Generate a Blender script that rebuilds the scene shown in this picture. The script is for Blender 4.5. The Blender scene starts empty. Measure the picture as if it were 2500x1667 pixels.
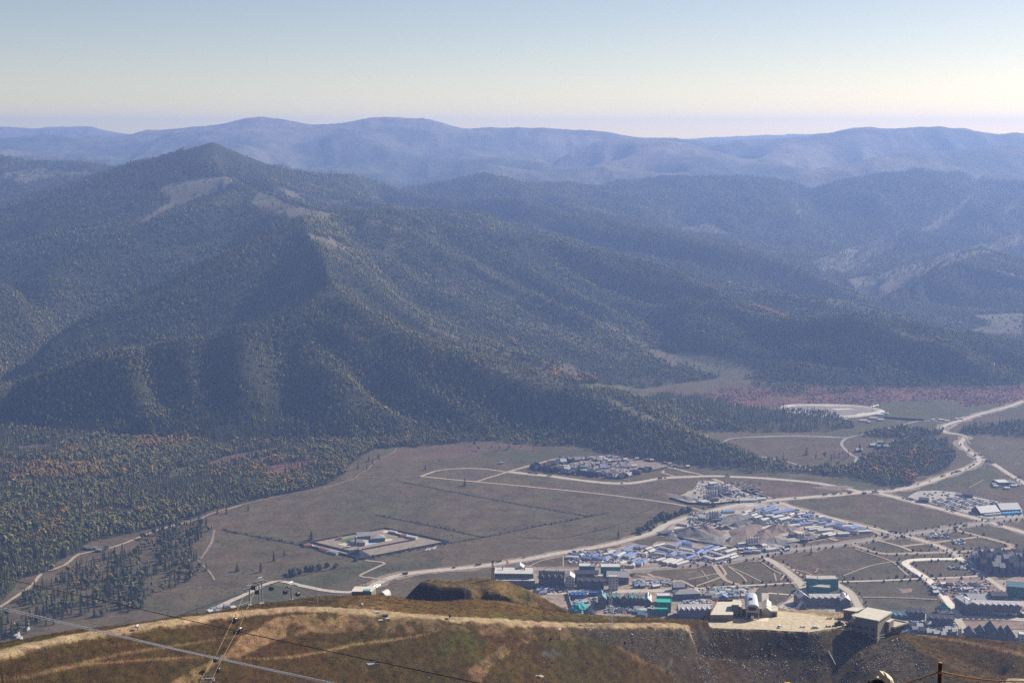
import bpy, bmesh, math, random
import numpy as np
from mathutils import Vector, Matrix
random.seed(7); RNG = np.random.default_rng(11)
SC = bpy.context.scene
COL = SC.collection
R = math.radians
# ------------------------------------------------------------------ camera
F = 3400.0; CX, CY = 1250.0, 833.5; H = 600.0
TILT = math.atan((CY - 330.0) / F)
CT, ST = math.cos(TILT), math.sin(TILT)
cd = bpy.data.cameras.new('camera'); cam = bpy.data.objects.new('camera', cd); COL.objects.link(cam)
cam.location = (0, 0, H); cam.rotation_euler = (R(90) - TILT, 0, 0)
cd.sensor_width = 36; cd.lens = 36 * F / 2500; cd.clip_start = 0.5; cd.clip_end = 90000
SC.camera = cam
# ------------------------------------------------------------------ light
SUN_AZ, SUN_EL = R(57), R(35)          # azimuth measured from +Y towards +X
w = bpy.data.worlds.new('World'); SC.world = w; w.use_nodes = True
nt = w.node_tree; bg = nt.nodes['Background']
sky = nt.nodes.new('ShaderNodeTexSky'); sky.sky_type = 'NISHITA'; sky.sun_disc = False
sky.sun_elevation = SUN_EL; sky.sun_rotation = SUN_AZ
sky.altitude = 2000; sky.air_density = 1.0; sky.dust_density = 3.0; sky.ozone_density = 1.0
wb = nt.nodes.new('ShaderNodeVectorMath'); wb.operation = 'MULTIPLY'; wb.inputs[1].default_value = (1.06, .965, .935)
nt.links.new(sky.outputs[0], wb.inputs[0]); 
ge = nt.nodes.new('ShaderNodeTexCoord'); sp = nt.nodes.new('ShaderNodeSeparateXYZ'); nt.links.new(ge.outputs['Generated'], sp.inputs[0])   # pale air low over the horizon, all the way round
ab = nt.nodes.new('ShaderNodeMath'); ab.operation = 'ABSOLUTE'; nt.links.new(sp.outputs[2], ab.inputs[0])
dv = nt.nodes.new('ShaderNodeMath'); dv.operation = 'MULTIPLY'; dv.inputs[1].default_value = -30.0; nt.links.new(ab.outputs[0], dv.inputs[0])
ex = nt.nodes.new('ShaderNodeMath'); ex.operation = 'EXPONENT'; nt.links.new(dv.outputs[0], ex.inputs[0])
ma = nt.nodes.new('ShaderNodeVectorMath'); ma.operation = 'MULTIPLY_ADD'; ma.inputs[1].default_value = (1.0, .78, .28); ma.inputs[2].default_value = (1, 1, 1); nt.links.new(ex.outputs[0], ma.inputs[0])
d2 = nt.nodes.new('ShaderNodeMath'); d2.operation = 'MULTIPLY'; d2.inputs[1].default_value = -75.0; nt.links.new(ab.outputs[0], d2.inputs[0])
e2 = nt.nodes.new('ShaderNodeMath'); e2.operation = 'EXPONENT'; nt.links.new(d2.outputs[0], e2.inputs[0])
mb = nt.nodes.new('ShaderNodeVectorMath'); mb.operation = 'MULTIPLY_ADD'; mb.inputs[1].default_value = (.35, .22, -.8); nt.links.new(e2.outputs[0], mb.inputs[0]); nt.links.new(ma.outputs[0], mb.inputs[2])
mm = nt.nodes.new('ShaderNodeVectorMath'); mm.operation = 'MULTIPLY'; nt.links.new(wb.outputs[0], mm.inputs[0]); nt.links.new(mb.outputs[0], mm.inputs[1]); nt.links.new(mm.outputs[0], bg.inputs[0]); bg.inputs[1].default_value = 0.064
sl = bpy.data.lights.new('sun', 'SUN'); sun = bpy.data.objects.new('sun', sl); COL.objects.link(sun)
sl.energy = 5.0; sl.angle = R(0.5); sl.color = (1.0, 0.93, 0.82)
sv = Vector((math.sin(SUN_AZ) * math.cos(SUN_EL), math.cos(SUN_AZ) * math.cos(SUN_EL), math.sin(SUN_EL)))
sun.rotation_euler = sv.to_track_quat('Z', 'Y').to_euler()
sun.location = (3000, 2000, 3000)
SC.view_settings.view_transform = 'Standard'; SC.view_settings.look = 'None'
SC.view_settings.exposure = 0.72; SC.view_settings.gamma = 1.0; SC.view_settings.use_curve_mapping = False
SC.render.engine = 'CYCLES'
cy = SC.cycles
cy.max_bounces = 4; cy.diffuse_bounces = 2; cy.glossy_bounces = 1; cy.transmission_bounces = 1
cy.volume_bounces = 1; cy.sample_clamp_indirect = 3.0; cy.transparent_max_bounces = 4; cy.caustics_reflective = False; cy.caustics_refractive = False
cy.use_denoising = False; cy.use_adaptive_sampling = False
try: cy.denoiser = 'OPENIMAGEDENOISE'; cy.denoising_input_passes = 'RGB_ALBEDO_NORMAL'
except Exception: pass
# ------------------------------------------------------------------ mapping between picture pixels (2500 px wide) and the place
def ray(px, py):
    a = (np.asarray(px, float) - CX) / F; b = -(np.asarray(py, float) - CY) / F
    return a, CT + b * ST, -ST + b * CT          # x, y, z of the view direction
def at(px, py, z=0.0):
    x, y, d = ray(px, py); t = (z - H) / d
    return x * t, y * t, z + 0 * t
def atY(px, py, Y):
    x, y, d = ray(px, py); t = Y / y
    return x * t, Y + 0 * t, H + d * t
def proj(X, Y, Z):
    dep = Y * CT - (Z - H) * ST; up = Y * ST + (Z - H) * CT
    return CX + F * X / dep, CY - F * up / dep
V = 2500 / 2352.0
def inpoly(px, py, poly):
    px = np.asarray(px); py = np.asarray(py); r = np.zeros(px.shape, bool); n = len(poly)
    for i in range(n):
        x1, y1 = poly[i]; x2, y2 = poly[(i + 1) % n]
        if y1 == y2: continue
        c = ((y1 > py) != (y2 > py)) & (px < (x2 - x1) * (py - y1) / (y2 - y1) + x1)
        r ^= c
    return r
def _hash(i, j, s):
    h = (i * 374761393 + j * 668265263 + s * 1442695041) & 0xffffffff
    h = ((h ^ (h >> 13)) * 1274126177) & 0xffffffff
    return ((h ^ (h >> 16)) & 0xffff) / 65535.0
def vnoise(x, y, s=0):
    x = np.asarray(x, float); y = np.asarray(y, float)
    i = np.floor(x).astype(np.int64); j = np.floor(y).astype(np.int64); a = x - i; b = y - j
    a = a * a * (3 - 2 * a); b = b * b * (3 - 2 * b)
    return (_hash(i, j, s) * (1 - a) + _hash(i + 1, j, s) * a) * (1 - b) + (_hash(i, j + 1, s) * (1 - a) + _hash(i + 1, j + 1, s) * a) * b
def fbm(x, y, o=4, s=0):
    t = 0; amp = 1.0; n = 0
    for k in range(o):
        t = t + amp * (vnoise(x, y, s + k * 17) - 0.5); n += amp; amp *= 0.5; x = x * 2.03 + 3.1; y = y * 2.03 + 1.7
    return t / n * 2
def ridged(x, y, o=4, s=0):
    t = 0; amp = 1.0; n = 0
    for k in range(o):
        t = t + amp * (1 - np.abs(2 * vnoise(x, y, s + k * 13) - 1)); n += amp; amp *= 0.5; x = x * 2.1 + 5.3; y = y * 2.1 + 2.9
    return t / n
# ------------------------------------------------------------------ heightfields: ridge and valley lines, the slopes between them relaxed
class Field:
    def __init__(s, U, Yr):
        s.U = U; s.Y = Yr; s.nc = len(U); s.nr = len(Yr)
        s.F = np.zeros((s.nr, s.nc), bool); s.Z = np.zeros((s.nr, s.nc))
        s.iu = np.arange(s.nc); s.iy = np.arange(s.nr); s.lY = np.log(Yr)
        s.gX = Yr[:, None] * U[None, :]; s.gY = np.repeat(Yr[:, None], s.nc, 1)
    def line(s, P):                                   # P: list of (X, Y, Z)
        P = np.array(P, float); u = P[:, 0] / P[:, 1]; l = np.log(P[:, 1]); z = P[:, 2]
        for k in range(len(P) - 1):
            n = int(max(abs(u[k + 1] - u[k]) / np.diff(s.U).min(), abs(l[k + 1] - l[k]) / np.diff(s.lY).min()) * 1.3) + 2
            t = np.linspace(0, 1, n)
            a = np.interp(u[k] + t * (u[k + 1] - u[k]), s.U, s.iu); b = np.interp(l[k] + t * (l[k + 1] - l[k]), s.lY, s.iy)
            i = np.round(a).astype(int); j = np.round(b).astype(int)
            s.Z[j, i] = z[k] + t * (z[k + 1] - z[k]); s.F[j, i] = True
    def solve(s, smooth=2):
        levels = []; m = s.F; z = np.where(s.F, s.Z, 0.0); wgt = s.F.astype(float)
        while True:
            levels.append((wgt > 0, np.where(wgt > 0, z / np.maximum(wgt, 1e-9), 0)))
            if min(wgt.shape) < 16: break
            r, c = (wgt.shape[0] + 1) // 2, (wgt.shape[1] + 1) // 2
            zz = np.zeros((2 * r, 2 * c)); ww = np.zeros((2 * r, 2 * c))
            zz[:z.shape[0], :z.shape[1]] = z; ww[:z.shape[0], :z.shape[1]] = wgt
            z = zz.reshape(r, 2, c, 2).sum((1, 3)); wgt = ww.reshape(r, 2, c, 2).sum((1, 3))
        x = None
        for lev, (m, v) in enumerate(reversed(levels)):
            if x is None: x = np.full(m.shape, v[m].mean() if m.any() else 0.0)
            else:
                x = np.repeat(np.repeat(x, 2, 0), 2, 1)[:m.shape[0], :m.shape[1]]
            n = 400 if m.size < 3000 else (160 if m.size < 60000 else 60)
            for k in range(n):
                p = np.pad(x, 1, mode='edge')
                x = np.where(m, v, (p[:-2, 1:-1] + p[2:, 1:-1] + p[1:-1, :-2] + p[1:-1, 2:]) * 0.25)
        for k in range(smooth):
            p = np.pad(x, 1, mode='edge')
            x = (p[:-2, 1:-1] + p[2:, 1:-1] + p[1:-1, :-2] + p[1:-1, 2:]) * 0.125 + x * 0.5
        s.Z = x
    def bump(s, P, amp, wid):                         # a spur or gully along a line in plan
        P = np.array(P, float); best = np.full(s.gX.shape, 1e9); tt = np.zeros(s.gX.shape); L = len(P) - 1
        for k in range(L):
            ax, ay = P[k, :2]; bx, by = P[k + 1, :2]; dx, dy = bx - ax, by - ay
            t = np.clip(((s.gX - ax) * dx + (s.gY - ay) * dy) / (dx * dx + dy * dy), 0, 1)
            d = np.hypot(s.gX - ax - t * dx, s.gY - ay - t * dy); q = d < best
            best = np.where(q, d, best); tt = np.where(q, (k + t) / L, tt)
        s.Z += amp * np.exp(-(best / wid) ** 2) * np.sin(np.pi * np.clip(tt, .04, .96)) ** .6
    def h(s, x, y):
        x = np.asarray(x, float); y = np.asarray(y, float)
        a = np.interp(x / y, s.U, s.iu); b = np.interp(np.log(y), s.lY, s.iy)
        i = np.clip(a.astype(int), 0, s.nc - 2); j = np.clip(b.astype(int), 0, s.nr - 2); a = a - i; b = b - j
        Z = s.Z
        return (Z[j, i] * (1 - a) + Z[j, i + 1] * a) * (1 - b) + (Z[j + 1, i] * (1 - a) + Z[j + 1, i + 1] * a) * b
def logsteps(*seg):
    out = []
    for a, b, st in seg:
        n = max(2, int(math.log(b / a) / st)); out += list(np.exp(np.linspace(math.log(a), math.log(b), n, endpoint=False)))
    return np.array(out + [seg[-1][1]])
FAR = Field(np.linspace(-.56, .56, 860), logsteps((1080, 1500, .02), (1500, 7400, .0042), (7400, 15900, .0055)))
def vp(x, y, Y):
    if Y > 7500: Y = 7500 + (Y - 7500) * .52
    return tuple(float(q) for q in atY(x * V, y * V, Y))      # view-1 coordinates (2352 px wide) at a forward distance
def vz(x, y, z): return tuple(float(q) for q in at(x * V, y * V, z))       # ... at a height
def rid(pts, back=None, front=None):
    P = [vz(p[0], p[1], p[3]) if len(p) == 4 else vp(*p) for p in pts]
    for q, s in ((back, 1), (front, -1)):
        if q: FAR.line([(x * (y + s * q[0]) / y, y + s * q[0], max(z - q[1], 1)) for x, y, z in P])
    FAR.line(P)
# farthest first
FAR.line([(u * 15900, 15900, 330) for u in (-.56, .56)])
rid([(-900,300,21500),(0,287,21500),(90,290,21500),(170,286,21500),(203,284,21500),(230,292,21500),(270,301,21500),(330,310,21500),(500,320,21500),(1300,318,22500),(1600,317,22500),(1690,310,22500),(1800,307,22500),(1930,300,22500),(2100,310,22500),(3300,310,22500)], (400, 60), (1500, 300))
rid([(-900,330,16500),(-400,300,16500),(0,313,16500),(60,310,16500),(110,304,16500),(140,306,16500),(200,318,16500),(296,306,16500),(380,293,16500),(500,283,16300),(560,270,16300),(585,264,16200),(608,262,16200),(650,271,16200),(700,284,16200),(753,287,16200),(800,283,16000),(824,272,16000),(900,267,16000),(960,269,16000),(1030,281,16000),(1075,294,16000),(1112,286,16000),(1160,289,15800),(1240,290,15800),(1320,294,15800),(1400,298,15600),(1466,311,15500),(1552,311,15000),(1637,322,14800),(1715,315,14600),(1770,315,14500),(1858,310,14400),(1919,301,14300),(1984,288,14200),(2062,291,14200),(2130,286,14200),(2164,285,14200),(2198,293,14200),(2293,305,14200),(2324,300,14200),(2352,305,14200),(2700,290,14200),(3300,310,14200)], (1600, 260))
rid([(-900,372,12500),(0,345,12800),(110,348,12600),(200,350,12600),(300,365,12400)], (500, 60), (900, 90))
rid([(560,330,13200),(640,360,12600),(700,385,12200)], None, None)
rid([(753,316,13600),(860,345,13000),(960,365,12400)], None, None)
rid([(1218,366,12000),(1330,334,12600),(1398,315,12900),(1466,313,13000),(1560,322,12600),(1640,345,12000),(1720,365,11600)], (700, 130), (900, 120))
rid([(1700,372,11800),(1780,352,12200),(1850,358,12000),(1900,372,11600)], None, (600, 60))
rid([(1930,305,13900),(1960,330,13200),(1990,355,12400)], None, None)
rid([(2150,290,13900),(2200,330,12700)], None, None)
rid([(620,398,11000),(753,378,11300),(899,364,11500),(990,359,11600),(1127,351,11500),(1200,362,11300),(1300,378,11000),(1420,388,10700)], (600, 120), (1100, 130))
rid([(930,420,9800),(1040,392,10100),(1123,371,10300),(1200,385,10200),(1290,384,10100),(1390,376,10100),(1480,388,9900),(1560,398,9600)], (400, 90), (800, 110))
rid([(1834,400,9800),(1900,382,10200),(1960,371,10400),(2082,347,10700),(2184,340,10800),(2283,332,10900),(2352,335,10900),(2700,320,10900),(3300,330,10900)], (900, 160), (1100, 120))
# big dark ridge across the right half
rid([(2240,431,8300),(2320,420,8600),(2352,425,8700),(2700,400,8800),(3300,400,8800)], (500, 110))
rid([(899,434,6750),(943,432,7150),(1018,417,7030),(1058,409,7080),(1099,395,7080),(1127,398,7080),(1174,409,7080),(1218,422,7080),(1310,420,7280),(1388,436,7480),(1450,422,7580),(1518,402,7680),(1600,404,7730),(1700,405,7780),(1790,412,7780),(1850,419,7780),(1940,408,7780),(2040,404,7780),(2110,407,7730),(2200,422,7680),(2240,431,7580)], (600, 130))
rid([(2240,431,7580),(2190,460,7230),(2130,500,6880),(2080,530,6580),(2040,560,6550),(2010,585,6300)], None, None)
rid([(2352,445,7480),(2300,480,6980),(2230,520,6580),(2150,560,6500)], None, None)
rid([(2700,460,6880),(2352,520,6500),(2280,560,6200),(2200,590,6000)], None, None)
rid([(1760,415,7630),(1790,450,7280),(1830,490,6930),(1845,510,6730),(1780,530,6700),(1730,545,6500)], None, None)
rid([(1845,510,6730),(1880,540,6700),(1930,565,6400)], None, None)
rid([(1500,440,7280),(1450,470,6780),(1400,490,6700)], None, None)
rid([(2352,560,6580),(2180,520,7030),(2060,545,6580),(1960,590,6000)], None, None)   # hollow
rid([(1860,470,7480),(1935,530,6780),(1975,590,6150)], None, None)
rid([(1560,520,6830),(1620,528,6580),(1690,548,6450),(1800,590,5850),(1890,615,5500)], None, None)   # side valley with meadows
# valley floor behind
rid([(1960,590,6150),(1960,620,0,52),(1955,650,0,42),(1990,690,0,30),(2100,700,0,25),(2240,735,0,18),(2352,740,0,14),(2800,760,0,10)])
rid([(2100,590,6000),(2060,620,5550),(2020,660,5150)], None, None)
rid([(2800,560,5900),(2352,602,5600),(2290,585,5400),(2250,575,5300),(2215,580,5200),(2160,610,5000),(2100,640,4850),(2040,670,4750)], (350, 60))
rid([(2060,690,0,22),(2150,708,0,20),(2250,716,0,18),(2352,716,0,18),(2800,716,0,18)])
# second dark ridge
rid([(865,420,6600),(960,450,6300),(1060,462,6150),(1160,453,6000),(1211,463,5900),(1280,487,5750),(1330,500,5650),(1450,520,5450),(1560,545,5250),(1700,580,5050),(1800,605,5000),(1860,625,4980),(1930,660,4950),(1990,685,4800),(2080,705,4650),(2200,738,4450),(2260,748,4350)], (330, 75), (300, 110))
rid([(1313,459,6500),(1398,487,6250),(1517,517,6000),(1600,545,5850),(1700,562,5700)], (260, 50))
rid([(1560,615,4650),(1700,660,4560),(1850,690,4480),(2000,720,4420),(2150,745,4300)])
# main massif
rid([(490,323,5600),(530,341,5620),(578,361,5700),(629,381,5800),(680,395,5900),(753,403,6050),(810,400,6250),(865,420,6500),(899,434,6700)], (420, 120))
rid([(490,323,5600),(455,335,5600),(418,347,5600),(357,369,5650),(296,381,5700),(224,402,5750),(170,422,5750),(102,439,5700),(0,470,5600),(-600,560,5400)], (420, 110))
rid([(-900,340,7600),(0,355,7400),(70,371,7300),(110,371,7200),(170,369,7200),(265,385,7100),(330,395,7000)], (500, 120))
rid([(490,323,5600),(500,372,5380),(512,410,5150),(520,440,4900)])
rid([(520,440,4850),(493,449,4700),(420,478,4560),(340,511,4430),(204,558,4260),(102,612,4100),(0,660,4020),(-500,760,3850)], (170, 50))
rid([(490,323,5600),(420,400,5250),(330,455,5000),(200,500,4850),(60,560,4700),(-300,640,4500)])
rid([(512,410,5150),(600,440,4950),(690,470,4650),(753,487,4500),(830,486,4450),(899,487,4430),(980,505,4430),(1058,524,4440),(1177,538,4460),(1262,551,4470),(1347,568,4450),(1432,588,4430),(1500,606,4380),(1552,625,4330),(1600,654,4180),(1660,678,4050),(1730,705,3920),(1800,732,3790),(1880,742,3680),(1980,732,3590),(2030,738,3570),(2075,738,3560),(2150,757,3550),(2230,770,3550),(2300,788,3560),(2352,798,3570),(2600,830,3700),(3000,870,3700)], (240, 60))
rid([(620,440,5200),(760,440,5700),(850,470,5400),(960,490,5050),(1120,505,4900)])
rid([(690,503,4000),(640,527,3890),(550,570,3780),(400,640,3660),(250,712,3550),(160,757,3480),(100,800,3400)], (130, 60))
rid([(670,665,3640),(600,715,3540),(500,775,3420),(400,800,3350),(300,825,3300),(200,855,3230),(100,885,3160),(0,900,3140)])
rid([(560,600,4300),(450,645,4180),(340,695,4060),(200,748,3900),(125,775,3780)])
rid([(753,487,4500),(720,500,4200),(690,503,4000),(720,560,3700),(755,625,3400),(762,660,3260)])
rid([(762,660,3260),(700,690,3150),(600,740,3050),(480,770,3010),(350,790,2985),(200,822,2960),(60,872,2920),(0,905,2880),(-300,990,2780)], (140, 45))
rid([(762,660,3260),(800,695,3170),(860,745,3080),(960,797,0,140),(1080,835,0,116),(1170,852,0,100),(1290,880,0,78),(1400,920,0,58),(1500,965,0,38),(1620,1015,0,20),(1700,1045,0,8),(1770,1072,0,2)])
rid([(900,700,3600),(980,760,3480),(1100,800,3430),(1200,830,3390),(1290,858,3310),(1400,888,0,9)])
rid([(800,560,4150),(900,600,4080),(1000,650,3980),(1100,700,3890),(1200,745,3780),(1300,785,3680),(1400,815,3590),(1500,850,0,14),(1560,868,0,5)])
rid([(870,640,3950),(960,700,3800),(1080,755,3650),(1200,800,3530),(1300,835,3430)])
rid([(1000,560,4330),(1100,610,4250),(1200,665,4170),(1300,715,4080),(1400,755,3960),(1500,800,0,16),(1600,832,0,8),(1740,862,0,3)])
rid([(1100,560,4380),(1200,610,4310),(1300,660,4230),(1400,710,4130),(1480,750,4010),(1540,775,0,30)])
rid([(1560,690,4050),(1640,730,3900),(1720,770,3760),(1800,820,3560)])
rid([(0,650,4050),(60,690,3950),(110,735,3800),(130,760,3720),(60,850,3450),(0,895,3300)])
rid([(-400,560,4100),(0,650,4040),(40,700,3850),(80,760,3650)])
# forest tongue on the plain
rid([(1400,905,0,16),(1500,925,0,14),(1620,945,0,10),(1750,955,0,6),(1880,970,0,2)])
PLAIN = [(-3000,3000),(-3000,1010),(-300,985),(0,965),(100,988),(250,1002),(500,1012),(800,1012),(1000,1002),(1200,1002),(1310,1018),(1420,1048),(1550,1066),(1700,1084),(1790,1090),(1755,1060),(1660,1025),(1560,992),(1700,993),(1900,992),(1965,976),(1900,950),(1700,935),(1560,912),(1430,900),(1560,880),(1680,866),(1760,876),(1900,882),(2100,887),(2352,882),(3200,870),(5000,3000)]
_px, _py = proj(FAR.gX, FAR.gY, 0 * FAR.gX)
PL = inpoly(_px / V, _py / V, PLAIN)
FAR.F |= PL; FAR.Z[PL] = 0
_m = np.where(FAR.F & ~PL, 0.0, 1e4)                     # distance to the drawn ridge and valley lines
_dx = (FAR.U[1] - FAR.U[0]) * FAR.gY; _dy = np.gradient(FAR.Y)[:, None] + 0 * _dx
for _k in range(46):
    p = np.pad(_m, 1, constant_values=1e4)
    _m = np.minimum(_m, np.minimum(np.minimum(p[1:-1, :-2], p[1:-1, 2:]) + _dx, np.minimum(p[:-2, 1:-1], p[2:, 1:-1]) + _dy))
LINED = np.clip(_m / 170, 0, 1)
FAR.solve(3)
for pts, a, wd in (([(330,815,2960),(385,880,2850),(425,945,2760)], -34, 48), ([(468,785,2990),(482,860,2860),(495,940,2775)], -38, 48), ([(560,765,3020),(545,850,2880),(540,930,2785)], 30, 60),
                   ([(420,795,2985),(442,870,2860),(455,935,2775)], 26, 40), ([(640,740,3070),(645,830,2920),(640,930,2790)], -30, 55), ([(270,820,2960),(330,880,2850),(370,950,2745)], 24, 50),
                   ([(800,720,3130),(800,820,2950),(800,950,2780)], 12, 50), ([(960,810,3020),(940,880,2900),(930,960,2780)], 12, 60), ([(860,760,3060),(865,850,2920),(870,960,2780)], -14, 50),
                   ([(600,560,4050),(500,640,3850),(420,700,3700)], 16, 70), ([(420,650,3800),(340,700,3700),(250,760,3560)], 12, 50), ([(880,620,4000),(900,690,3850)], 10, 60),
                   ([(1950,740,3690),(1960,800,3540),(1980,860,3400)], 9, 60), ([(2080,745,3680),(2160,810,3520),(2260,860,3400)], 10, 60), ([(1850,745,3760),(1830,810,3580),(1820,860,3420)], 8, 60),
                   ([(2020,745,3690),(2060,800,3540),(2120,870,3380)], -10, 50), ([(1150,560,4390),(1260,620,4250),(1360,680,4120)], 10, 50),
                   ([(400,500,4650),(300,560,4500),(150,640,4300)], -12, 90), ([(240,470,5400),(120,510,5000),(0,560,4800)], 18, 120), ([(600,420,5300),(700,450,4900)], 10, 120)):
    FAR.bump([vp(*p) for p in pts], a, wd)
_w = np.clip((FAR.gY - 6000) / 1200, 0, 1)
for _k in range(10):
    p = np.pad(FAR.Z, 1, mode='edge'); FAR.Z = FAR.Z * (1 - .5 * _w) + .125 * _w * (p[:-2, 1:-1] + p[2:, 1:-1] + p[1:-1, :-2] + p[1:-1, 2:])
_hm = np.clip(FAR.Z / 50, 0, 1) * np.clip((FAR.gY - 2500) / 300, 0, 1)
_far = np.clip((FAR.gY - 6000) / 6000, 0, 1)
_c1 = FAR.gX * .64 + FAR.gY * .77; _a1 = FAR.gX * .77 - FAR.gY * .64; _c2 = -FAR.gX * .6 + FAR.gY * .8; _a2 = FAR.gX * .8 + FAR.gY * .6
_rw = np.clip((FAR.gX / FAR.gY + .135) / .05 + .5, 0, 1) * np.clip((6200 - FAR.gY) / 900, 0, 1); _lw = np.clip(.5 - (FAR.gX / FAR.gY + .135) / .05, 0, 1) * np.clip((6200 - FAR.gY) / 900, 0, 1)
_crest = ridged(_c1 / 230, _a1 / 1300, 3, 3) * _rw + ridged(_c2 / 230, _a2 / 1300, 3, 4) * _lw
_sp = (ridged(_c1 / 230, _a1 / 1300, 3, 3) - .62) * _rw + (ridged(_c2 / 230, _a2 / 1300, 3, 4) - .62) * _lw + (ridged(FAR.gX / 420, FAR.gY / 500, 4, 3) - .6) * (1 - _rw - _lw) * .8
FAR.Z += _hm * (_sp * (20 + 125 * LINED * (1 - .55 * _far)) + (ridged(FAR.gX / 1500, FAR.gY / 1500, 3, 9) - .55) * 40 * _far * LINED + fbm(FAR.gX / 90, FAR.gY / 90, 3, 5) * 3)
FAR.Z = np.where(PL, fbm(FAR.gX / 160, FAR.gY / 160, 2, 8) * .12, FAR.Z)
# ---- near ridge
NEAR = Field(np.concatenate([np.linspace(-.60, -.415, 40, endpoint=False), np.linspace(-.415, .415, 1120, endpoint=False), np.linspace(.415, .60, 41)]), logsteps((6, 470, .03), (470, 560, .006), (560, 960, .0016), (960, 1560, .016)))
def sy(x, y, Y): return tuple(float(q) for q in atY(x, y, Y))
def sz(x, y, z): return tuple(float(q) for q in at(x, y, z))
CREST = [(-500,1640,560),(0,1566,620),(77,1553,632),(134,1543,640),(210,1533,650),(287,1527,658),(363,1515,668),(450,1500,682),(503,1496,692),(595,1479,712),(626,1474,720),(668,1470,730),(714,1464,738),(778,1455,750),(830,1455,758),(860,1454,765),(930,1453,778),(990,1459,784),(1060,1467,788),(1110,1465,790),(1160,1463,796),(1230,1466,806),(1313,1485,822),(1396,1496,832),(1474,1502,842),(1572,1506,855),(1660,1511,868),(1735,1510,885)]
PZ = 277.5
CR = [sy(*p) for p in CREST]
CR += [sz(1900,1488,PZ), sz(1978,1495,PZ), sz(2040,1503,PZ), sz(2110,1512,PZ-.5), sz(2160,1520,PZ-1.5)]
CR += [sy(2205,1544,905), sy(2259,1547,905), sy(2348,1554,900), sy(2455,1562,895), sy(2600,1575,885), sy(3000,1620,860)]
NEAR.line([(x * 1560 / y, 1560, -6) for x, y, z in CR]); NEAR.line([(x * 1150 / y, 1150, 150) for x, y, z in CR])
NEAR.line([(x * (y + 70) / y, y + 70, z - 34) for x, y, z in CR])
NEAR.line(CR)
ROADC = [(-400,1670,560),(0,1594,598),(96,1568,617),(191,1549,634),(287,1537,646),(383,1520,662),(450,1511,672),(503,1504,682),(595,1494,698),(668,1487,708),(741,1483,716),(830,1486,722),(910,1492,728),(990,1499,736),(1070,1505,744),(1150,1510,754),(1230,1515,766),(1300,1520,776),(1396,1523,792),(1491,1523,808),(1587,1522,828),(1683,1524,848)]
RD = [sy(*p) for p in ROADC]; NEAR.line(RD)
NEAR.line([(x * (y - 10) / y, y - 10, z - 1.2) for x, y, z in RD])
NEAR.line([sy(*p) for p in [(-500,1760,500),(-200,1700,560),(0,1667,585),(300,1667,610),(600,1667,640),(900,1667,672),(1250,1667,715),(1500,1667,762),(1700,1667,815),(1900,1667,846),(2050,1667,850),(2200,1667,840),(2390,1667,820),(2600,1700,800),(3000,1760,760)]])
NEAR.line([(x * .93, y * .93, z - 22) for x, y, z in [sy(*p) for p in [(-500,1760,500),(0,1667,585),(600,1667,640),(1250,1667,715),(1900,1667,846),(2390,1667,820),(3000,1760,760)]]])
NEAR.line([sy(*p) for p in [(2203,1549,893),(2241,1585,872),(2294,1613,858),(2339,1638,846),(2384,1658,838)]])
NEAR.line([sy(*p) for p in [(2240,1570,886),(2290,1590,884),(2380,1625,872),(2450,1650,858)]])
NEAR.line([sy(*p) for p in [(1714,1534,878),(1791,1537,880),(1866,1539,880),(1922,1543,879),(1974,1545,878),(2006,1541,880),(2053,1530,888)]])
NEAR.line([sy(*p) for p in [(1700,1600,858),(1800,1610,862),(1900,1610,864),(2000,1610,863),(2120,1600,866)]])
NEAR.line([sy(*p) for p in [(2100,1556,878),(2139,1560,880),(2170,1566,880),(2200,1556,884)]])
# mound with the cut face behind the road
NEAR.line([sy(*p) for p in [(940,1470,835),(1060,1474,835),(1160,1474,838),(1260,1484,845)]])
NEAR.line([sy(*p) for p in [(985,1464,868),(1010,1468,869),(1064,1471,867),(1110,1471,867),(1150,1468,869)]])
NEAR.line([sy(*p) for p in [(998,1448,871),(1026,1421,873),(1064,1429,872),(1082,1434,872),(1130,1434,872),(1148,1438,874),(1158,1450,877)]])
NEAR.line([sy(*p) for p in [(1190,1440,878),(1250,1452,878),(1313,1470,880)]])
NEAR.line([sy(*p) for p in [(985,1462,884),(1010,1440,892),(1026,1420,894),(1042,1415,896),(1050,1410,898),(1070,1414,898),(1120,1416,900),(1170,1409,902),(1210,1414,902),(1239,1418,904),(1278,1434,906),(1317,1451,908),(1356,1473,910),(1396,1494,905)]])
NEAR.line([(x * 985 / y, 985, 225) for x, y, z in [sy(*p) for p in [(985,1462,884),(1050,1410,898),(1210,1414,902),(1396,1494,905)]]])
# the viewpoint's own slope
for Yk in (6, 12, 24, 45, 80, 110): NEAR.line([(u * Yk, Yk, 598.6 - .414 * Yk) for u in (-.6, .6)])
for Yk, zk in ((150, 533), (180, 516), (220, 488), (260, 455), (300, 436), (340, 416), (400, 380), (440, 355), (480, 330)): NEAR.line([(u * Yk, Yk, zk) for u in (-.6, .6)])
PLAZA = [(1690,1531),(1714,1532),(1791,1535),(1866,1537),(1922,1541),(1974,1543),(2006,1539),(2034,1535),(2060,1526),(2105,1512),(2100,1497),(1978,1489),(1900,1484),(1735,1484),(1720,1508)]
_px, _py = proj(NEAR.gX, NEAR.gY, 0 * NEAR.gX + PZ)
PQ = inpoly(_px, _py, PLAZA) & (NEAR.gY > 800)
NEAR.F |= PQ; NEAR.Z[PQ] = PZ
NEAR.solve(1)
NEAR.Z = np.where(PQ, PZ, NEAR.Z)
_nm = np.clip((NEAR.gY - 120) / 200, 0, 1) * (~PQ)
_rd = np.full(NEAR.gX.shape, 1e9)
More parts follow.
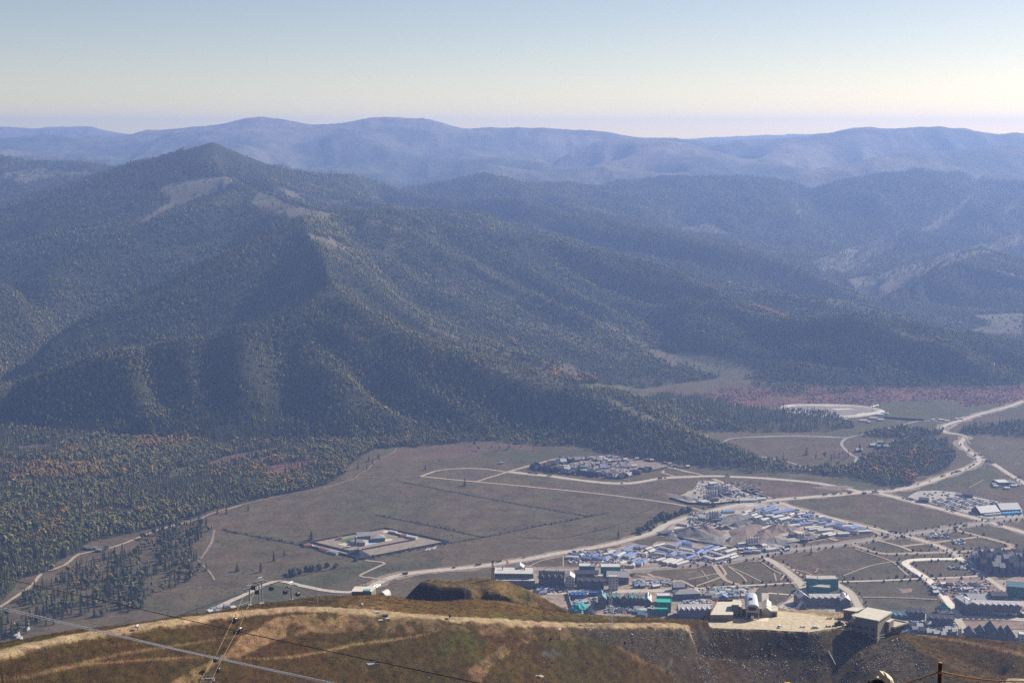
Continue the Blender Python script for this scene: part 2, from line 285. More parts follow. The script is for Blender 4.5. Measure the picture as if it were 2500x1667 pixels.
for k in range(len(RD) - 1):
    ax, ay, bx, by = RD[k][0], RD[k][1], RD[k + 1][0], RD[k + 1][1]; dx, dy = bx - ax, by - ay
    t = np.clip(((NEAR.gX - ax) * dx + (NEAR.gY - ay) * dy) / (dx * dx + dy * dy), 0, 1)
    _rd = np.minimum(_rd, np.hypot(NEAR.gX - ax - t * dx, NEAR.gY - ay - t * dy))
_nm = _nm * np.clip((_rd - 4) / 10, 0, 1)
NEAR.Z += _nm * (fbm(NEAR.gX / 26, NEAR.gY / 26, 3, 21) * .7 + fbm(NEAR.gX / 7, NEAR.gY / 7, 2, 25) * .22)
def ground(x, y):
    return float(FAR.h(x, y)) if y > 1400 else float(NEAR.h(x, y))
# ------------------------------------------------------------------ materials
MATS = {}
def mat(name, col, rough=.9, vary=.25, scale=.5, metal=0, spec=.2, bump=0, obj_coords=True):
    if name in MATS: return MATS[name]
    m = bpy.data.materials.new(name); m.use_nodes = True; n = m.node_tree; b = n.nodes['Principled BSDF']
    b.inputs['Roughness'].default_value = rough; b.inputs['Metallic'].default_value = metal
    b.inputs['Specular IOR Level'].default_value = spec
    tc = n.nodes.new('ShaderNodeNewGeometry'); no = n.nodes.new('ShaderNodeTexNoise'); no.inputs['Scale'].default_value = scale
    no.inputs['Detail'].default_value = 5; no.inputs['Roughness'].default_value = .65
    n.links.new(tc.outputs['Position'], no.inputs['Vector'])
    mr = n.nodes.new('ShaderNodeMapRange'); mr.inputs[1].default_value = .3; mr.inputs[2].default_value = .7
    mr.inputs[3].default_value = 1 - vary; mr.inputs[4].default_value = 1 + vary
    n.links.new(no.outputs['Fac'], mr.inputs[0])
    mx = n.nodes.new('ShaderNodeVectorMath'); mx.operation = 'SCALE'; mx.inputs[0].default_value = col[:3]
    n.links.new(mr.outputs[0], mx.inputs['Scale']); n.links.new(mx.outputs[0], b.inputs['Base Color'])
    if bump:
        bp = n.nodes.new('ShaderNodeBump'); bp.inputs['Strength'].default_value = bump; bp.inputs['Distance'].default_value = .5
        n.links.new(no.outputs['Fac'], bp.inputs['Height']); n.links.new(bp.outputs[0], b.inputs['Normal'])
    MATS[name] = m; return m
def terrain_mat(name, s1, s2, vary, bump_d, s3=None):
    m = bpy.data.materials.new(name); m.use_nodes = True; n = m.node_tree; b = n.nodes['Principled BSDF']; L = n.links.new
    b.inputs['Roughness'].default_value = 1; b.inputs['Specular IOR Level'].default_value = .05
    at_ = n.nodes.new('ShaderNodeAttribute'); at_.attribute_name = 'tint'
    g = n.nodes.new('ShaderNodeNewGeometry')
    def noise(sc, det=6, rough=.6):
        q = n.nodes.new('ShaderNodeTexNoise'); q.inputs['Scale'].default_value = sc; q.inputs['Detail'].default_value = det
        q.inputs['Roughness'].default_value = rough; L(g.outputs['Position'], q.inputs['Vector']); return q.outputs['Fac']
    a = noise(s1); c = noise(s2, 4, .7)
    ad = n.nodes.new('ShaderNodeMath'); ad.operation = 'ADD'; L(a, ad.inputs[0]); L(c, ad.inputs[1])
    mr = n.nodes.new('ShaderNodeMapRange'); mr.inputs[1].default_value = .7; mr.inputs[2].default_value = 1.3
    mr.inputs[3].default_value = 1 - vary; mr.inputs[4].default_value = 1 + vary; L(ad.outputs[0], mr.inputs[0])
    mx = n.nodes.new('ShaderNodeVectorMath'); mx.operation = 'SCALE'; L(at_.outputs['Color'], mx.inputs[0]); L(mr.outputs[0], mx.inputs['Scale'])
    # drier reddish patches in the grass
    hs = n.nodes.new('ShaderNodeHueSaturation'); d = noise(s3 or s1 * .37, 3)
    m2 = n.nodes.new('ShaderNodeMapRange'); m2.inputs[1].default_value = .35; m2.inputs[2].default_value = .65; m2.inputs[3].default_value = .485; m2.inputs[4].default_value = .512
    L(d, m2.inputs[0]); L(m2.outputs[0], hs.inputs['Hue']); L(mx.outputs[0], hs.inputs['Color']); L(hs.outputs[0], b.inputs['Base Color'])
    bp = n.nodes.new('ShaderNodeBump'); bp.inputs['Strength'].default_value = .8; bp.inputs['Distance'].default_value = bump_d
    L(c, bp.inputs['Height']); L(bp.outputs[0], b.inputs['Normal'])
    return m
def foliage_mat(name):
    m = bpy.data.materials.new(name); m.use_nodes = True; n = m.node_tree; b = n.nodes['Principled BSDF']; L = n.links.new
    b.inputs['Roughness'].default_value = .9; b.inputs['Specular IOR Level'].default_value = .1
    a = n.nodes.new('ShaderNodeAttribute'); a.attribute_type = 'INSTANCER'; a.attribute_name = 'tint'
    g = n.nodes.new('ShaderNodeNewGeometry'); q = n.nodes.new('ShaderNodeTexNoise'); q.inputs['Scale'].default_value = .45
    L(g.outputs['Position'], q.inputs['Vector'])
    mr = n.nodes.new('ShaderNodeMapRange'); mr.inputs[1].default_value = .3; mr.inputs[2].default_value = .7; mr.inputs[3].default_value = .7; mr.inputs[4].default_value = 1.35
    L(q.outputs['Fac'], mr.inputs[0]); mx = n.nodes.new('ShaderNodeVectorMath'); mx.operation = 'SCALE'
    L(a.outputs['Vector'], mx.inputs[0]); L(mr.outputs[0], mx.inputs['Scale']); L(mx.outputs[0], b.inputs['Base Color'])
    # crowns share the lie of the canopy they stand in
    sl_ = n.nodes.new('ShaderNodeAttribute'); sl_.attribute_type = 'INSTANCER'; sl_.attribute_name = 'slope'
    va = n.nodes.new('ShaderNodeVectorMath'); va.operation = 'MULTIPLY_ADD'; va.inputs[1].default_value = (2.4,) * 3; L(sl_.outputs['Vector'], va.inputs[0]); L(g.outputs['Normal'], va.inputs[2])
    vn = n.nodes.new('ShaderNodeVectorMath'); vn.operation = 'NORMALIZE'; L(va.outputs[0], vn.inputs[0]); L(vn.outputs[0], b.inputs['Normal'])
    tr = n.nodes.new('ShaderNodeBsdfTranslucent'); ms = n.nodes.new('ShaderNodeMixShader'); ms.inputs[0].default_value = .12
    L(mx.outputs[0], tr.inputs['Color']); L(b.outputs[0], ms.inputs[1]); L(tr.outputs[0], ms.inputs[2])
    L(ms.outputs[0], n.nodes['Material Output'].inputs['Surface'])
    return m
# ------------------------------------------------------------------ object helpers
def tag(o, label=None, cat=None, group=None, kind=None):
    if label: o['label'] = label
    if cat: o['category'] = cat
    if group: o['group'] = group
    if kind: o['kind'] = kind
    return o
def link(name, data, parent=None, loc=None, m=None):
    o = bpy.data.objects.new(name, data); COL.objects.link(o)
    if parent is not None: o.parent = parent
    if loc is not None: o.location = loc
    if m is not None and data is not None:
        for q in (m if isinstance(m, (list, tuple)) else [m]): data.materials.append(q)
    return o
def mesh(name, verts, faces, smooth=False):
    me = bpy.data.meshes.new(name); me.from_pydata([tuple(map(float, v)) for v in verts], [], faces)
    if smooth: me.shade_smooth()
    me.update(); return me
def thing(name, label, cat, loc=(0, 0, 0), rz=0, group=None):
    o = bpy.data.objects.new(name, None); COL.objects.link(o); o.location = loc; o.rotation_euler = (0, 0, rz)
    o.empty_display_size = .5
    return tag(o, label, cat, group)
def copy_tree(o, loc, rz=None, label=None, sc=None, props=None):
    c = o.copy(); COL.objects.link(c); c.location = loc
    if rz is not None: c.rotation_euler = (0, 0, rz)
    if sc is not None: c.scale = sc if hasattr(sc, '__len__') else (sc,) * 3
    if label: c['label'] = label
    for ch in o.children:
        d = ch.copy(); COL.objects.link(d); d.parent = c
        if props:
            for k, v in props.items(): d[k] = v
        for g in ch.children:
            e = g.copy(); COL.objects.link(e); e.parent = d
    return c
class MB:
    def __init__(s): s.v = []; s.f = []
    def add(s, v, f):
        n = len(s.v); s.v += [tuple(map(float, q)) for q in v]; s.f += [tuple(i + n for i in q) for q in f]; return s
    def box(s, c, d, rz=0, taper=1.0):
        x, y, z = c; a, b, h = d[0] / 2, d[1] / 2, d[2]; co, si = math.cos(rz), math.sin(rz); v = []
        for k, t in ((0, 1), (1, taper)):
            for sx, sy_ in ((-1, -1), (1, -1), (1, 1), (-1, 1)):
                px, py = sx * a * t, sy_ * b * t; v.append((x + px * co - py * si, y + px * si + py * co, z + k * h))
        return s.add(v, [(3, 2, 1, 0), (4, 5, 6, 7), (0, 1, 5, 4), (1, 2, 6, 5), (2, 3, 7, 6), (3, 0, 4, 7)])
    def bar(s, p, q, w, w2=None, n=4):
        p, q = Vector(p), Vector(q); d = q - p
        if d.length < 1e-6: return s
        d.normalize(); a = d.orthogonal().normalized(); b = d.cross(a); w2 = w if w2 is None else w2; v = []
        for P, ww in ((p, w), (q, w2)):
            for k in range(n):
                t = 2 * math.pi * (k + .5) / n; v.append(P + (a * math.cos(t) + b * math.sin(t)) * ww / 2)
        return s.add(v, [tuple(range(n))[::-1], tuple(range(n, 2 * n))] + [(k, (k + 1) % n, n + (k + 1) % n, n + k) for k in range(n)])
    def tube(s, pts, w, n=6):
        for a, b in zip(pts[:-1], pts[1:]): s.bar(a, b, w, n=n)
        return s
    def gable(s, c, d, h, over=.6, th=.3, rz=0):        # gabled roof slabs over a d[0] x d[1] body, ridge along x, eaves at c.z
        x, y, z = c; a, b = d[0] / 2 + over, d[1] / 2 + over; co, si = math.cos(rz), math.sin(rz)
        pr = [(-b, -over * h / (d[1] / 2)), (0, h), (b, -over * h / (d[1] / 2)), (b, -over * h / (d[1] / 2) + th), (0, h + th * 1.3), (-b, -over * h / (d[1] / 2) + th)]
        v = []
        for ex in (-a, a):
            for yy, zz in pr: v.append((x + ex * co - yy * si, y + ex * si + yy * co, z + zz))
        return s.add(v, [(0, 1, 4, 5), (1, 2, 3, 4), (11, 10, 7, 6), (10, 9, 8, 7)] + [(k, k + 6, (k + 1) % 6 + 6, (k + 1) % 6) for k in range(6)])
    def gable_wall(s, c, d, h, rz=0):                   # box body whose ends rise to the ridge
        x, y, z = c; a, b, e = d[0] / 2, d[1] / 2, d[2]; co, si = math.cos(rz), math.sin(rz); v = []
        for ex in (-a, a):
            for yy, zz in ((-b, 0), (b, 0), (b, e), (0, e + h), (-b, e)): v.append((x + ex * co - yy * si, y + ex * si + yy * co, z + zz))
        return s.add(v, [(4, 3, 2, 1, 0), (5, 6, 7, 8, 9)] + [(k, (k + 1) % 5, (k + 1) % 5 + 5, k + 5) for k in range(5)])
    def build(s, name, m, parent=None, kind=None, label=None, smooth=False):
        o = link(name, mesh(name, s.v, s.f, smooth), parent, m=m)
        if kind: o['kind'] = kind
        if label: o['label'] = label
        return o
ORD = ['', 'first', 'second', 'third', 'fourth', 'fifth', 'sixth', 'seventh', 'eighth', 'ninth', 'tenth', 'eleventh', 'twelfth']
def nth(n):
    if n < len(ORD): return ORD[n]
    return '%d%s' % (n, 'th' if 10 <= n % 100 <= 20 else {1: 'st', 2: 'nd', 3: 'rd'}.get(n % 10, 'th'))
# ------------------------------------------------------------------ ground cover masks, drawn on the terrain
def K(ox, oy, s):                                       # an enlarged crop of the picture: its pixels -> 2500 px picture
    return lambda *p: [(ox + a / s, oy + b / s) for a, b in p]
k1 = K(0, 250, 2.767); k2 = K(800, 250, 2.767); k3 = K(1650, 250, 2.767); k4 = K(0, 650, 2.767); k5 = K(800, 650, 2.767); k6 = K(1650, 650, 2.767)
b1 = K(0, 1050, 2.541); b2 = K(800, 1050, 2.541); b3 = K(1650, 1050, 2.541)
zA = K(1200, 1340, 5.113); zB = K(1660, 1360, 5.345); zC = K(2060, 1340, 5.345); zD = K(1350, 1220, 5.227); zE = K(1600, 1140, 4.276)
zF = K(2050, 1080, 5.227); zG = K(1250, 1080, 5.227); zH = K(700, 1250, 5.227)
y1 = K(430, 1380, 5.4625); y2 = K(1690, 1440, 4.276); y3 = K(2080, 1460, 5.6); y4 = K(0, 1380, 5.227); y5 = K(830, 1390, 5.004); y6 = K(1300, 1480, 5.227)
y7 = K(1850, 950, 3.618); y8 = K(100, 1180, 4.704)
PX, PY = proj(FAR.gX, FAR.gY, FAR.Z)
tanv = (FAR.Z - H) / FAR.gY
runmax = np.maximum.accumulate(tanv, 0)
VIS = tanv >= runmax - 14.0 / FAR.gY
NEARV = tanv >= runmax - 45.0 / FAR.gY
wx = fbm(FAR.gX / 60, FAR.gY / 90, 3, 31) * 7; wy = fbm(FAR.gX / 60, FAR.gY / 90, 3, 37) * 3
def on(poly, rough=1.0): return inpoly(PX + wx * rough, PY + wy * rough, poly) & VIS
forest = (~PL) & (FAR.gY < 8300); forest = forest.astype(float)
forest[(~PL) & (FAR.Z < 3.0) & (FAR.gY < 3000)] = .6
tint = np.zeros(FAR.Z.shape + (3,))
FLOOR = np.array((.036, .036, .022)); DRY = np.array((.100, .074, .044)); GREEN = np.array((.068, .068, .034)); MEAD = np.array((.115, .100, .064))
PURP = np.array((.128, .068, .054)); BARE = np.array((.30, .24, .17)); REDD = np.array((.108, .082, .055))
nz = fbm(FAR.gX / 220, FAR.gY / 220, 4, 41); nz2 = fbm(FAR.gX / 45, FAR.gY / 70, 3, 43)
mixp = np.clip(.55 + nz * 1.3 + nz2 * .9, 0, 1)[..., None]
tint[:] = DRY * mixp + (GREEN * .5 + DRY * .5) * (1 - mixp)
farw = np.clip((FAR.gY - 7700) / 700, 0, 1)[..., None]
fn = np.clip(.45 + 1.6 * fbm(FAR.gX / 700, FAR.gY / 700, 5, 51) + (FAR.Z - 380)[...] / 700, 0, 1)[..., None]
farcol = np.array((.060, .064, .044)) * (1 - fn) + np.array((.150, .125, .085)) * fn
tint = tint * (1 - farw) + farcol * farw
mead = np.zeros(FAR.Z.shape, bool)
for poly, colr, d in (
    (k1((1100,570),(1300,520),(1430,500),(1560,505),(1570,540),(1480,600),(1300,670),(1150,720),(1050,780),(930,830),(960,790),(1130,690),(1160,640),(1090,600)), MEAD, .02),
    (k1((1690,690),(1760,610),(1850,640),(2000,700),(2230,750),(2240,790),(2100,790),(1900,760),(1780,730)), MEAD, .04),
    (k1((1880,575),(2000,605),(2070,670),(1980,640)), MEAD, .03), (k1((2050,860),(2150,900),(2352,985),(2352,1010),(2100,930)), MEAD, .03),
    (k1((0,480),(300,440),(650,480),(600,500),(500,505),(300,520),(130,560),(0,530)), MEAD, .2),
    (k1((1380,590),(1490,560),(1500,590),(1300,640)), MEAD, .2),
    (k2((0,670),(130,655),(245,725),(100,705)), MEAD, .1), (k2((0,900),(90,955),(190,1000),(80,985),(0,955)), MEAD, .05), (k2((1660,1135),(1720,1140),(2060,1230),(2020,1245),(1750,1180)), MEAD, .03),
    (k2((1500,660),(1600,670),(1900,735),(2000,770),(1900,760),(1600,690)), MEAD, .3),  # sunlit edge of the ridge, put in as a pale meadow-coloured strip
    (k3((50,845),(250,810),(380,890),(420,915),(300,890),(0,860)), MEAD, .15), (k3((1000,1085),(1200,1085),(1260,1035),(1250,1110),(1100,1135)), MEAD, .05),
    (k3((1480,1140),(1800,1030),(2100,950),(1950,1020),(1700,1095),(1500,1175)), REDD, .12), (k3((1640,870),(1850,740),(2000,620),(2050,600),(1900,760),(1720,890)), MEAD, .2),
    (k3((900,1080),(1250,960),(1450,900),(1520,950),(1300,1060),(1350,1120),(1200,1165),(1000,1140)), MEAD * 1.35, .3), (k3((1350,1180),(1500,1110),(1900,1000),(2352,890),(2352,950),(1800,1110),(1500,1230)), MEAD * 1.25, .25), (k6((1150,90),(1350,50),(1360,200),(1250,212)), MEAD * 1.35, .2),
    (k3((1160,1195),(1220,1195),(1235,1245),(1160,1245)), MEAD, .05), (k3((760,660),(800,650),(880,760),(800,800)), MEAD, .4), (k3((2200,720),(2352,620),(2352,680),(2230,760)), MEAD, .4),
    (k3((1250,960),(1450,880),(1550,900),(1350,1030)), MEAD, .35), (k3((2100,950),(2352,830),(2352,880),(2200,960)), REDD, .35),
    (k6((1320,150),(1500,80),(1700,0),(1600,80),(1480,170),(1370,215),(1250,200)), REDD, .1), (k6((2000,330),(2352,318),(2352,500),(2150,470),(1930,440),(2130,400)), MEAD, .04),
    (k6((2000,455),(2352,470),(2352,500),(2150,480)), PURP, .1), (k6((780,330),(950,345),(1000,362),(800,362)), GREEN, .1),
    (k6((0,555),(190,600),(350,640),(620,712),(540,742),(380,775),(200,725),(0,640)), GREEN * .6 + MEAD * .4, .05), (k6((780,712),(930,732),(900,748),(790,732)), GREEN, .05),
    (k6((310,825),(420,815),(510,838),(340,845)), GREEN, .05),
    (k5((640,400),(850,445),(900,495),(1080,535),(1300,620),(1500,685),(1650,735),(1480,745),(1350,690),(1150,610),(950,545),(760,495)), REDD, .12),
    (k5((1560,670),(1640,650),(1720,700),(1690,760),(1580,740)), REDD, .05),
    (k5((1640,800),(1830,790),(1960,800),(2200,830),(2352,868),(2200,885),(2130,895),(1900,850),(1700,812)), GREEN * 1.25, .0),
    (k5((2150,555),(2352,570),(2352,690),(2200,620)), REDD, .05), (k5((1870,880),(1960,905),(2100,975),(2352,1075),(2352,1105),(2150,1045),(1950,960)), MEAD, .06),
    (k5((340,75),(600,185),(560,180),(330,95)), REDD, .2), (k5((620,230),(850,330),(800,325)), REDD, .2), (k5((80,210),(180,250),(150,255)), REDD, .2), (k5((0,290),(100,340),(60,345)), REDD, .2),
    (k5((1900,750),(2352,760),(2352,800),(2100,800)), GREEN, .35),
    (k4((0,660),(30,665),(35,690),(0,700)), REDD, .1), (k4((0,870),(60,860),(0,890)), MEAD, .2)):
    q = on(poly, .7) & ~PL
    tint[q] = colr; forest[q] = d; mead |= q
_glade = np.clip((_crest + .22 * fbm(FAR.gX / 45, FAR.gY / 60, 3, 191) - .86) / .08, 0, 1) * (_hm > .5) * (FAR.gY < 5200) * (_rw > .3)
forest *= 1 - .62 * _glade; _g3 = (_glade * .6)[..., None]; tint = tint * (1 - _g3) + MEAD * _g3
# forest standing on the flat
def flatwood(poly, d, rough=1.0):
    q = inpoly(PX + wx * rough, PY + wy * rough, poly) & PL; forest[q] = d; return q
flatwood([(-900,900)] + [(-900,1560)] + b1((-300,1200),(0,1080),(120,920),(330,868),(360,815),(500,752),(560,692),(830,640),(1050,580),(1200,550),(1350,490),(1500,450),(1600,430),(1850,380),(2050,330)) + b2((0,335),(100,268),(130,220),(220,150),(300,112),(600,97),(900,66),(1000,60),(1350,75),(1480,95)) + [(1430,1040),(1430,900)], 1.0)
for poly, colr, d in ((b1((80,100),(340,85),(330,112),(120,140)), REDD, .05), (b1((0,170),(90,172),(60,195),(0,197)), GREEN, .05), (b1((1280,205),(1400,165),(1650,120),(1665,145),(1500,190),(1300,235)), PURP, .05),
    (b1((1550,190),(1800,133),(1850,160),(1580,203)), GREEN * 1.2, .05), (b1((1650,225),(1900,190),(1965,110),(1990,100),(1900,240),(1660,292)), PURP, .1), (b1((1050,272),(1100,238),(1190,222),(1110,285),(1060,302)), GREEN * 1.2, .04),
    (b1((1190,332),(1330,298),(1340,305),(1240,337)), GREEN * 1.2, .02), (b1((500,532),(650,468),(660,480),(620,522)), REDD, .05), (b1((350,200),(720,168),(700,205),(400,235)), REDD, .3), (b1((820,120),(1000,125),(960,140),(830,135)), REDD, .3)):
    q = inpoly(PX + wx, PY + wy, poly) & PL; tint[q] = colr; forest[q] = d; mead |= q
GROVE = b1((870,670),(1040,600),(1200,585),(1320,600),(1310,640),(1200,720),(1230,800),(1120,870),(1280,860),(1260,905),(1060,985),(900,1030),(890,1110),(700,1150),(400,1170),(250,1250),(0,1300),(-300,1350),(-300,1250),(0,1130),(200,990),(380,940),(440,840),(600,795),(780,770),(900,725))
forest[inpoly(PX, PY, GROVE) & PL] = .16
flatwood(y7((880,410),(1040,380),(1280,350),(1450,362),(1500,378),(1650,368),(1600,405),(1450,438),(1050,430)), .9)
flatwood(y7((920,590),(1200,545),(1220,460),(1350,440),(1500,440),(1650,455),(1700,490),(1740,600),(1700,660),(1600,740),(1420,760),(1390,850),(1200,860),(1000,832),(700,772),(400,742),(150,722),(-60,690),(-60,655),(280,702),(500,702),(700,692),(880,665)), .9)
forest[inpoly(PX, PY, y7((1080,680),(1215,705),(1205,732),(1085,735))) & PL] = 0; forest[inpoly(PX, PY, y7((1365,540),(1395,480),(1410,490),(1390,570))) & PL] = 0
flatwood(y7((1800,352),(1900,335),(2100,312),(2352,290),(2800,270),(2800,440),(2352,432),(2100,412),(1950,402),(1800,392)), .8)
flatwood(y7((0,205),(220,215),(500,235),(700,248),(780,292),(880,332),(820,346),(650,366),(300,362),(100,372),(-150,372),(-150,200)), 1.0)
for poly in (k5((1830,845),(1960,870),(2352,930),(2352,1090),(2250,1040),(2130,985)), k5((2352,900),(2352,1090),(2500,1100),(2500,930))):
    forest[on(poly) & ~PL] = .95
flatwood(k6((850,800),(1000,790),(1300,800),(2352,795),(2352,808),(1500,825),(1000,830)), .5); flatwood(k6((480,790),(900,800),(840,880),(600,850)), .5); flatwood(k6((870,845),(1100,840),(1350,850),(1100,865)), .5)
flatwood(k6((100,870),(400,900),(300,960),(100,920)), .35); flatwood(k5((900,1150),(1300,1120),(1650,1180),(1700,1215),(1300,1200)), .5)
for poly, d in ((b2((900,95),(1350,105),(1340,130),(930,130)), .06), (y7((60,640),(270,615),(270,665),(60,672)), .5), (y7((330,615),(620,600),(620,640),(330,645)), .08), (y7((640,600),(850,585),(850,615),(640,635)), .12), (y7((640,670),(800,650),(800,690),(660,700)), .06),
                (y7((1050,500),(1200,490),(1200,540),(1050,545)), .35)):
    flatwood(poly, d, .3)
purple = inpoly(PX + wx * 1.5, PY + wy * 1.5, k6((300,832),(850,800),(2352,795),(2700,790),(2700,915),(2352,912),(1950,948),(1900,912),(1500,905),(1300,942),(1000,932),(700,952),(560,962),(400,952),(150,880))) & PL
tint[purple] = PURP
for poly, colr in ((b2((440,120),(600,95),(900,70),(1330,90),(1340,140),(1000,140),(500,215),(250,230),(300,160)), REDD * .6 + PURP * .4), (b2((900,120),(1500,125),(1800,150),(1200,215),(1000,150)), GREEN), (zE((860,190),(1100,170),(1400,200),(1900,270),(1400,300),(1150,290),(950,230)), REDD * .6 + PURP * .5),
    (zE((120,20),(900,20),(2352,180),(2352,240),(1900,180),(1200,100),(500,90)), GREEN * 1.05), (y7((980,140),(1200,100),(1500,95),(1800,150),(1750,180),(1800,160),(2352,110),(2352,200),(1700,280),(1100,260),(1050,180)), GREEN * 1.1),
    (y7((170,150),(250,130),(260,150)), MEAD), (y7((290,135),(380,118),(470,135),(300,142)), MEAD), (y7((520,130),(560,110),(610,130)), MEAD), (y7((0,165),(150,150),(180,185),(20,190)), MEAD),
    (zH((100,850),(600,760),(1000,640),(1250,660),(2000,560),(2000,700),(900,830),(200,1000)), GREEN * .9), (b1((1400,1010),(1650,960),(1760,950),(2000,1030),(1500,1090)), GREEN), (zF((980,520),(1500,350),(1750,300),(1900,330),(2100,480),(1900,560),(1100,560)), GREEN),
    (y7((0,520),(350,490),(300,560),(60,560)), REDD), (zF((650,820),(1100,800),(1250,870),(800,900)), REDD), (zF((900,930),(1100,900),(1150,1000),(900,1000)), REDD * .9), (y7((1900,460),(2352,440),(2352,640),(2100,600)), REDD)):
    q = inpoly(PX + wx * 2, PY + wy * 2, poly) & PL & (forest < .3); tint[q] = tint[q] * .25 + colr * .75
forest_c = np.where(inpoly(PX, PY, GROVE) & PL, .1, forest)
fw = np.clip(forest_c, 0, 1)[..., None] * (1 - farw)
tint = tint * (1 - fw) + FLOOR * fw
def grid_object(name, fld, r0, r1, tintc, m):
    nr = r1 - r0; nc = fld.nc; Z = fld.Z[r0:r1]
    co = np.stack([fld.gX[r0:r1], fld.gY[r0:r1], Z], -1).reshape(-1, 3).astype(np.float32)
    i = (np.arange(nr - 1)[:, None] * nc + np.arange(nc - 1)[None, :]).reshape(-1)
    q = np.stack([i, i + 1, i + 1 + nc, i + nc], -1).astype(np.int32)
    me = bpy.data.meshes.new(name); me.vertices.add(len(co)); me.vertices.foreach_set('co', co.ravel())
    me.loops.add(q.size); me.loops.foreach_set('vertex_index', q.ravel()); me.polygons.add(len(q))
    me.polygons.foreach_set('loop_start', np.arange(0, q.size, 4, dtype=np.int32)); me.polygons.foreach_set('loop_total', np.full(len(q), 4, np.int32))
    me.polygons.foreach_set('use_smooth', np.ones(len(q), bool)); me.update(calc_edges=True)
    a = me.attributes.new('tint', 'FLOAT_COLOR', 'POINT')
    a.data.foreach_set('color', np.concatenate([tintc[r0:r1].reshape(-1, 3), np.ones((nr * nc, 1))], 1).astype(np.float32).ravel())
    return tag(link(name, me, m=m), kind='structure')
m_valley = terrain_mat('valley_ground', .03, .13, .42, .8); m_mount = terrain_mat('mountain_ground', .02, .1, .25, 1.0); m_farm = terrain_mat('far_ground', .004, .02, .5, 12, .001)
j1 = int(np.searchsorted(FAR.Y, 2500)); j2 = int(np.searchsorted(FAR.Y, 8300))
grid_object('valley_floor', FAR, 0, j1 + 1, tint, m_valley); grid_object('mountains', FAR, j1, j2 + 1, tint, m_mount); grid_object('distant_mountains', FAR, j2, FAR.nr, tint, m_farm)
# near ridge ground cover
NX, NY = proj(NEAR.gX, NEAR.gY, NEAR.Z)
ax_ = fbm(NEAR.gX / 9, NEAR.gY / 9, 3, 61); ay_ = fbm(NEAR.gX / 9, NEAR.gY / 9, 3, 67); nn = fbm(NEAR.gX / 40, NEAR.gY / 60, 4, 71)
fine = fbm(NEAR.gX / 2.4, NEAR.gY / 3.4, 3, 73); fine2 = fbm(NEAR.gX / 5, NEAR.gY / 8, 5, 75)
RUST = np.array((.066, .039, .010)); OCHR = np.array((.100, .060, .014)); OLIV = np.array((.060, .050, .011)); SAND = np.array((.30, .215, .12)); STRAW = np.array((.155, .098, .044)); SCREE = np.array((.060, .044, .027)); GREY = np.array((.10, .083, .062)); CUT_SHADE = np.array((.04, .03, .022))
nt_ = np.zeros(NEAR.Z.shape + (3,)); t = np.clip(.5 + nn * 1.3, 0, 1)[..., None]; nt_[:] = RUST * t + np.array((.056, .038, .010)) * (1 - t)
def nin(poly, r=3.0): return inpoly(NX + ax_ * r * 2, NY + ay_ * r, poly)
def paint(poly, colr, r=3.0, patch=None):
    q = nin(poly, r)
    if patch is None: nt_[q] = colr
    else:
        ww = (np.clip((fine2 - patch) * 6 + .4, .06, 1) * q)[..., None]; nt_[:] = nt_ * (1 - ww) + colr * ww
crest_back = NEAR.gY > 1010; nt_[crest_back] = GREEN
paint(y5((0,345),(150,320),(500,315),(950,365),(1400,375),(2000,380),(2352,445),(2352,600),(1600,575),(800,520),(600,480),(0,440)), OCHR, 2)
paint(zA((0,640),(500,700),(1000,800),(1500,830),(2300,875),(1300,890),(600,870),(0,860)), OCHR, 1)
paint(zA((0,800),(600,840),(1300,830),(1900,860),(1500,885),(600,868),(0,850)), OLIV * 1.3, 1)
paint(y5((1000,95),(1100,90),(1450,125),(1700,90),(1900,120),(2100,165),(2352,255),(2352,440),(2000,370),(1630,360),(1600,250),(1500,210),(1250,210),(1150,170),(970,145)), np.array((.11, .075, .03)), .5)
paint(zA((0,370),(200,395),(600,560),(1000,770),(1040,800),(800,770),(0,640)), np.array((.12, .08, .028)), .5); paint(zA((370,580),(450,560),(480,660),(400,680)), OLIV, 2)
paint(zA((110,400),(180,410),(200,520),(140,540)), STRAW, 1.5, -.1); paint(zA((250,590),(330,590),(340,660),(260,650)), STRAW, 1.5, 0)
paint([(985,1464)] + y5((880,260),(980,150),(1170,190),(1260,215),(1500,215),(1600,250),(1615,365),(1300,390),(1000,370)), CUT_SHADE, .3)  # shade on the steep cut face, painted as a darker earth colour
